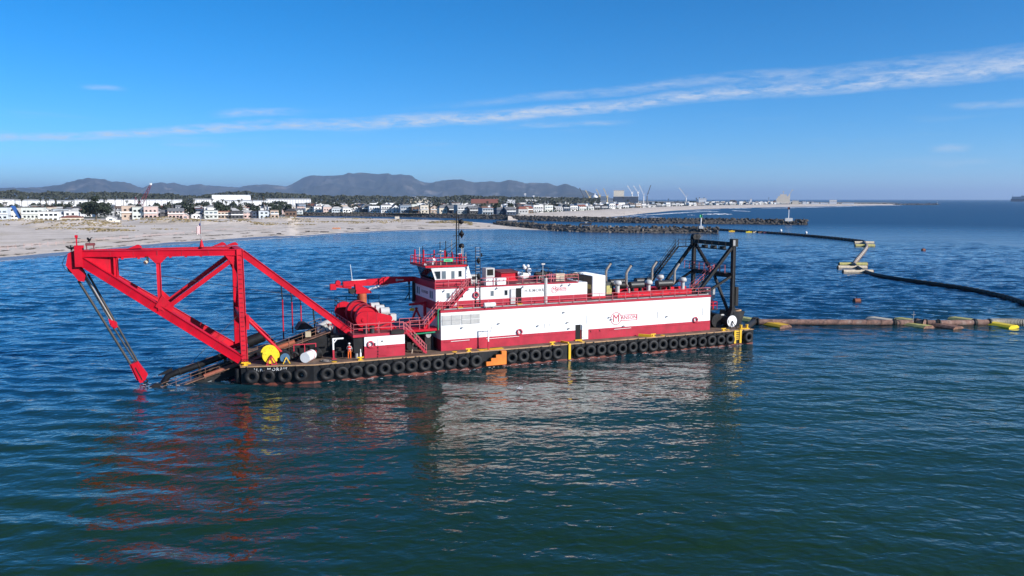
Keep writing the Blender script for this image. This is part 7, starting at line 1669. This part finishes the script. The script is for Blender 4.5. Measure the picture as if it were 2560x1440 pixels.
for k, (u, v, w_) in enumerate(sorted(heaps)):
    p = onz(u, v, 1.75); m = MB()
    for j in range(9):
        a = rr.uniform(0, 6.28); r = rr.uniform(0, w_); m.beam((p.x + math.cos(a) * r, p.y + math.sin(a) * r * 0.5, p.z + 0.1), (p.x + math.cos(a) * r + rr.uniform(-1, 1), p.y + math.sin(a) * r * 0.5 + rr.uniform(-.4, .4), p.z + rr.uniform(0.2, 0.45)), 0.4, 0.3)
    solo('driftwood_heap', m, M['steel'], f'dark heap of driftwood and weed on the near beach, {nth(k + 1)} from the left', 'driftwood', tuple(p), 'driftwood heaps on the beach')
# pale red netting fence running along the beach, each panel between posts
ft_ = Thing('netting_fence', 'sun-bleached pinkish netting fence strung along the near beach', 'fence', onz(200, 606, 1.9)); NET = mat('bleached_pink_netting', (0.58, 0.38, 0.33), 0.9, var=0.15)
FL = [(-60, 628), (0, 624), (60, 617), (140, 611), (240, 601.5), (330, 594.5), (420, 588), (500, 581.5), (560, 576), (640, 573.5), (680, 571.5)]
us = list(range(-60, 681, 20))
for k, u in enumerate(us[:-1]):
    a, b = onz(u, interp(FL, u), 2.0), onz(us[k + 1], interp(FL, us[k + 1]), 2.0)
    sg = 0.12 * (k % 3)
    ft_.part('post', MB().beam(a + V((0, 0, -0.5)), a + V((0, 0, 1.25)), 0.09, 0.09), NET)
    if k % 7 == 5: continue
    n_ = MB()
    for h in (0.25, 0.5, 0.75, 1.0 - sg): n_.beam(a + V((0, 0, h)), b + V((0, 0, h - 0.1 * (k % 2))), 0.02, 0.035)
    ft_.part('net_panel', n_, NET)
for k, (u, v) in enumerate(((387, 567.5), (880, 551.5), (1560, 533), (1412, 537), (1595, 531))):
    p = onz(u, v + 3, 2.2 if u < 700 else 1.5); s_ = 1.7
    m = MB().tube([p + V((0, 0, 0)), p + V((0.05, 0, 0.8)), p + V((0, 0, 1.1)), p + V((0, 0, 1.45))], [0.10, 0.15, 0.2, 0.09], 8).ball(p + V((0, 0, 1.62)), 0.13, 8, 6).tube([p + V((0.25, 0, 0)), p + V((0.15, 0, 0.8))], [0.09, 0.12], 6)
    solo('person', m, M['navy'] if 'navy' in M else M['silencer'], ['lone dark-clothed walker on the near dunes', 'dark-clothed walker near the sand spit dunes', 'dark-clothed person on the far beach by the surf', 'dark-clothed person on the far beach near the houses', 'dark-clothed person at the water edge of the far beach'][k], 'person', tuple(p))

# ------------------------------------------------------------------ floating discharge pipeline
def path(pts, z): return [onz(u, v, z) for u, v in pts]
def smooth_path(pts, n=6):
    out = []
    for i in range(len(pts) - 1):
        p0, p1, p2, p3 = pts[max(0, i - 1)], pts[i], pts[i + 1], pts[min(len(pts) - 1, i + 2)]
        for k in range(n):
            t = k / n; out.append(0.5 * ((2 * p1) + (p2 - p0) * t + (2 * p0 - 5 * p1 + 4 * p2 - p3) * t * t + (3 * p1 - p0 - 3 * p2 + p3) * t ** 3))
    return out + [pts[-1]]
pl_ = Thing('discharge_pipeline', 'rusty floating discharge pipe leading from the stern to the right', 'pipeline', onz(2100, 806, 0.5))
sec = [(1884, 803.5, 1893, 805), (1893, 805, 2236, 807), (2236, 807, 2290, 806.5), (2290, 806.5, 2312, 809), (2314, 807, 2345, 808), (2345, 808, 2436, 806.5), (2436, 806.5, 2474, 806)]
for k, (u0, v0, u1, v1) in enumerate(sec):
    a, b = onz(u0, v0, 0.45), onz(u1, v1, 0.45); r = 0.46 if k not in (0, 3) else 0.58
    s_ = pl_.part('pipe_length', MB().cyl(a, b, r, n=18), M['rustpipe'] if k not in (0,) else M['steel'])
    d = (b - a).normalized()
    for e in (a + d * 0.1, b - d * 0.1): pl_.part('flange', MB().cyl(e - d * 0.09, e + d * 0.09, r + 0.14, n=18), M['steel'], s_)
for k in range(9):
    p = onz(1930 + k * 34, 807, 0.45); pl_.part('clamp', MB().torus(p, (1, 0.02, 0), 0.47, 0.03, 16, 5), M['rust'])
v_ = onz(2283, 803, 0.9); pl_.part('valve_stem', MB().cyl(v_, v_ + V((0, 0, 1.5)), 0.05, n=6).cyl(v_ + V((-0.3, 0, 1.0)), v_ + V((0.3, 0, 1.0)), 0.04, n=6), M['grey'])
stub = [BM @ V((66.2, 4.2, 1.3)), BM @ V((67.0, 4.0, 0.9)), onz(1886, 803.5, 0.5)]
pl_.part('stern_elbow', MB().tube(smooth_path(stub), 0.45, 14), M['steel'])
hp = smooth_path(path([(2470, 806), (2490, 805), (2520, 805), (2560, 806), (2620, 808), (2700, 812), (2800, 818)], 0.3), 5)
hs_ = pl_.part('ribbed_hose', MB().tube(hp, 0.52, 16), M['silencer'])
for k in range(2, len(hp) - 1):
    for t in (0.0, 0.5):
        p = hp[k].lerp(hp[k + 1], t); d = (hp[k + 1] - hp[k]).normalized(); pl_.part('hose_ring', MB().torus(p, d, 0.53, 0.05, 16, 5), WALL['cream'], hs_)
def float_pair(u, v, mts, label, rot=-1.12, L=4.6, gapd=0.6):
    """a saddle with two half-round tanks, one each side of the pipe"""
    c = onz(u, v, 0.0); t = Thing('pipeline_float', label, 'pontoon', c, 'floats under the near pipeline'); dx = V((math.cos(rot), math.sin(rot), 0)); sx = V((-dx.y, dx.x, 0))
    for k, s_ in enumerate((1, -1)):
        a = c + dx * s_ * gapd; b = c + dx * s_ * (gapd + L); w_ = 1.3; pr = [(-w_, -0.3), (w_, -0.3), (w_, 0.18), (w_ * 0.62, 0.5), (-w_ * 0.62, 0.5), (-w_, 0.18)]
        vs = [a + sx * q[0] + V((0, 0, q[1])) for q in pr] + [b + sx * q[0] * 0.92 + V((0, 0, q[1] * 0.85)) for q in pr]
        fs = [(5, 4, 3, 2, 1, 0), (6, 7, 8, 9, 10, 11)] + [(i, (i + 1) % 6, (i + 1) % 6 + 6, i + 6) for i in range(6)]
        if s_ < 0: fs = [tuple(reversed(f)) for f in fs]
        t.part('tank', MB().raw(vs, fs), M[mts[k]])
        e = c + dx * s_ * (gapd + L + 0.0); t.part('end_plate', MB().raw([e + sx * q[0] * 0.93 + V((0, 0, q[1] * 0.86 + 0.0)) + dx * s_ * 0.02 for q in pr], [tuple(range(6)) if s_ > 0 else tuple(range(5, -1, -1))]), M['brightyellow'] if mts[k] == 'brightyellow' else M['rust'])
    t.part('saddle', MB().beam(c - dx * 0.9 + V((0, 0, 0.1)), c + dx * 0.9 + V((0, 0, 0.1)), 1.4, 0.3), M['rust'])
    return t
float_pair(1906, 808.5, ('yellow', 'oldyellow'), 'rusty yellow float under the pipe nearest the stern', rot=-1.1, L=4.2)
float_pair(2247, 809.5, ('oldyellow', 'cream'), 'greenish weathered float under the middle pipe joint', rot=-1.12)
float_pair(2318, 811.5, ('rust', 'oldyellow'), 'brown rusted float just right of the middle pipe joint', rot=-1.12)
float_pair(2455, 809.0, ('brightyellow', 'oldyellow'), 'bright yellow float at the start of the ribbed hose', rot=-1.12, L=4.4)

fp = Thing('floating_hose_line', 'long black floating hose curving from the right edge back to the jetty', 'pipeline', onz(2300, 705, 0.3))
A_ = smooth_path(path([(2700, 800), (2620, 772), (2560, 757), (2500, 739), (2420, 722), (2330, 709), (2260, 699), (2200, 689), (2165, 679), (2146, 669), (2135, 661)], 0.35), 6)
hz = fp.part('black_hose', MB().tube(A_, 0.42, 12), M['black'])
for k in range(0, 34):
    p, q = A_[k], A_[k + 1]; fp.part('hose_collar', MB().cyl(p.lerp(q, 0.25), p.lerp(q, 0.6), 0.49, n=12), M['steel'], hz)
B_ = smooth_path(path([(2135, 661), (2140, 652), (2149, 641), (2158, 630), (2166, 619), (2166, 612), (2160, 606)], 0.38), 6)
gh = fp.part('grey_hose', MB().tube(B_, 0.55, 14), mat('weathered_tan_hose', (0.36, 0.32, 0.27), 0.8, dirt=(0.15, 0.11, 0.08), damt=0.5))
for k in range(1, len(B_) - 1, 2): fp.part('hose_collar', MB().torus(B_[k], (B_[k + 1] - B_[k]).normalized(), 0.56, 0.10, 14, 5), M['rust'], gh)
C_ = smooth_path(path([(2160, 606), (2150, 603.5), (2100, 597.5), (2050, 592.5), (2000, 588), (1950, 584), (1900, 580.5), (1850, 577.5), (1800, 574.5), (1775, 573)], 0.35), 6)
bh = fp.part('black_hose', MB().tube(C_, 0.55, 10), M['black'])
for k in range(2, len(C_) - 2): fp.part('hose_collar', MB().cyl(C_[k].lerp(C_[k + 1], 0.2), C_[k].lerp(C_[k + 1], 0.7), 0.85, n=10), M['black'], bh)
for u, v, mt_, lb in ((1829, 578.8, 'yellow', 'small yellow float on the black hose nearest the jetty tip'), (1872, 580.8, 'brightyellow', 'larger yellow float on the black hose near the jetty'), (1890, 581.2, 'cream', 'cream float on the black hose right of the yellow one'), (1903, 582, 'rust', 'brown float on the black hose right of the cream one'), (1917, 582.7, 'pink', 'pinkish float on the black hose, farthest from the jetty')):
    p = onz(u, v, 0.1); solo('hose_float', MB().prism([(p.x - 1.9, -0.2), (p.x + 1.9, -0.2), (p.x + 1.7, 0.6), (p.x - 1.7, 0.6)], 'y', p.y - 0.6, p.y + 0.6).box(p.x - 0.6, p.x + 0.6, p.y - 0.4, p.y + 0.4, 0.602, 0.8), M[mt_], lb, 'pontoon', (p.x, p.y, 0), 'floats on the black hose')
def tank_float(u0, u1, v, mt_, label, r=0.55):
    a, b = onz(u0, v, 0.28), onz(u1, v, 0.28); t = Thing('tank_float', label, 'pontoon', (a + b) / 2, 'tank floats at the hose bends'); d = (b - a).normalized()
    t.part('tank', MB().cyl(a, b, r, n=16), M[mt_])
    for e, s_ in ((a, -1), (b, 1)): t.part('end_cap', MB().lathe([(r, 0), (r * 0.8, 0.2), (r * 0.3, 0.33), (0, 0.35)], e, d * s_, 16), M['rust'])
    t.part('cradle', MB().beam(a.lerp(b, 0.42) + V((0, 0, 0.5)), a.lerp(b, 0.58) + V((0, 0, 0.5)), 0.7, 0.25), M['steel'])
tank_float(2098, 2167, 660.5, 'oldyellow', 'greenish yellow tank float, rearmost of three at the lower hose bend')
tank_float(2095, 2166, 668.5, 'cream', 'cream tank float, middle of three at the lower hose bend')
tank_float(2108, 2181, 679, 'cream', 'cream tank float nearest the camera at the lower hose bend')
tank_float(2136, 2184, 606.5, 'cream', 'cream tank float, rear one at the upper hose bend', 0.6)
tank_float(2138, 2186, 614, 'oldyellow', 'yellowish tank float, front one at the upper hose bend', 0.6)
for u, v, r, lb in ((2143, 752, 0.52, 'rusty brown barrel buoy between the pipe and the dredge stern'), (2309, 625, 0.62, 'small rusty barrel buoy far out on the right')):
    c = onz(u, v, 0.15); t = Thing('mooring_buoy', lb, 'buoy', c); t.part('barrel', MB().cyl(c + V((-0.62, 0, 0.0)), c + V((0.62, 0.2, 0.0)), r * 0.85, n=18), mat('rust_orange_buoy', (0.20, 0.06, 0.03), 0.75, dirt=(0.08, 0.04, 0.03), damt=0.6))
    for x in (-0.6, 0.6): t.part('rim', MB().torus(c + V((x, 0.1 + 0.16 * x, 0.0)), (1, 0.13, 0), r * 0.85, 0.04, 18, 5), M['steel'])
    t.part('lifting_eye', MB().torus(c + V((-0.1, 0.1, r + 0.12)), (1, 0, 0), 0.12, 0.04, 10, 5), M['black'])
for u, v, lb in ((1952, 577.5, 'white ball buoy by the black hose, nearer the jetty'), (2015, 583, 'white ball buoy by the black hose, farther from the jetty')):
    c = onz(u, v, 0.3); t = Thing('marker_buoy', lb, 'buoy', c); t.part('float', MB().ball(c + V((0, 0, 0.3)), 0.75), WALL['white']); t.part('topmark', MB().cyl(c + V((0, 0, 0.9)), c + V((0, 0, 1.6)), 0.08, n=6), M['lgrey'])
# flecks of foam along the waterline and one small splash in front of the hull
fm = MB(); rr = random.Random(3); FW = mat('foam_white', (0.75, 0.78, 0.78), 0.9)
def fleck(c, r):
    n = 7; fm.raw([c + V((math.cos(6.283 * k / n) * r * rr.uniform(0.5, 1.3) * 1.6, math.sin(6.283 * k / n) * r * rr.uniform(0.4, 1.0), 0.0)) for k in range(n)], [tuple(range(n))])
for k in range(150):
    x = rr.uniform(9, 65.5); fleck(BM @ V((x, -0.45 - rr.random() ** 2 * 1.0, 0.05 + 0.0006 * k)), rr.uniform(0.03, 0.12))
for k in range(40): fleck(BM @ V((rr.uniform(-8.5, 0.5), rr.uniform(3.8, 7), 0.05 + 0.0006 * k)), rr.uniform(0.03, 0.12))
for k in range(36):
    c = onz(1298, 974, 0.0); fleck(c + V((rr.gauss(0, 0.16), rr.gauss(0, 0.35), 0.05 + rr.random() * 0.25)), rr.uniform(0.03, 0.09))
struct('foam_flecks', fm.mesh('foam_flecks'), FW, 'stuff', 'small flecks of white foam along the hull waterline')
# ------------------------------------------------------------------ the air: thin even haze round everything
mb = MB().box(-95000, 95000, -6000, 105000, -1.5, 800)
hz_ = bpy.data.materials.new('sea_haze'); hz_.use_nodes = True; t = NT(hz_.node_tree); t.n.clear()
out = t.new('ShaderNodeOutputMaterial'); pv = t.new('ShaderNodeVolumePrincipled')
pv.inputs['Color'].default_value = (0.66, 0.82, 1.0, 1); pv.inputs['Density'].default_value = 4.0e-5; pv.inputs['Anisotropy'].default_value = 0.38
t.link(pv.outputs[0], out.inputs['Volume'])
ho = struct('haze', mb.mesh('haze'), hz_, 'stuff')
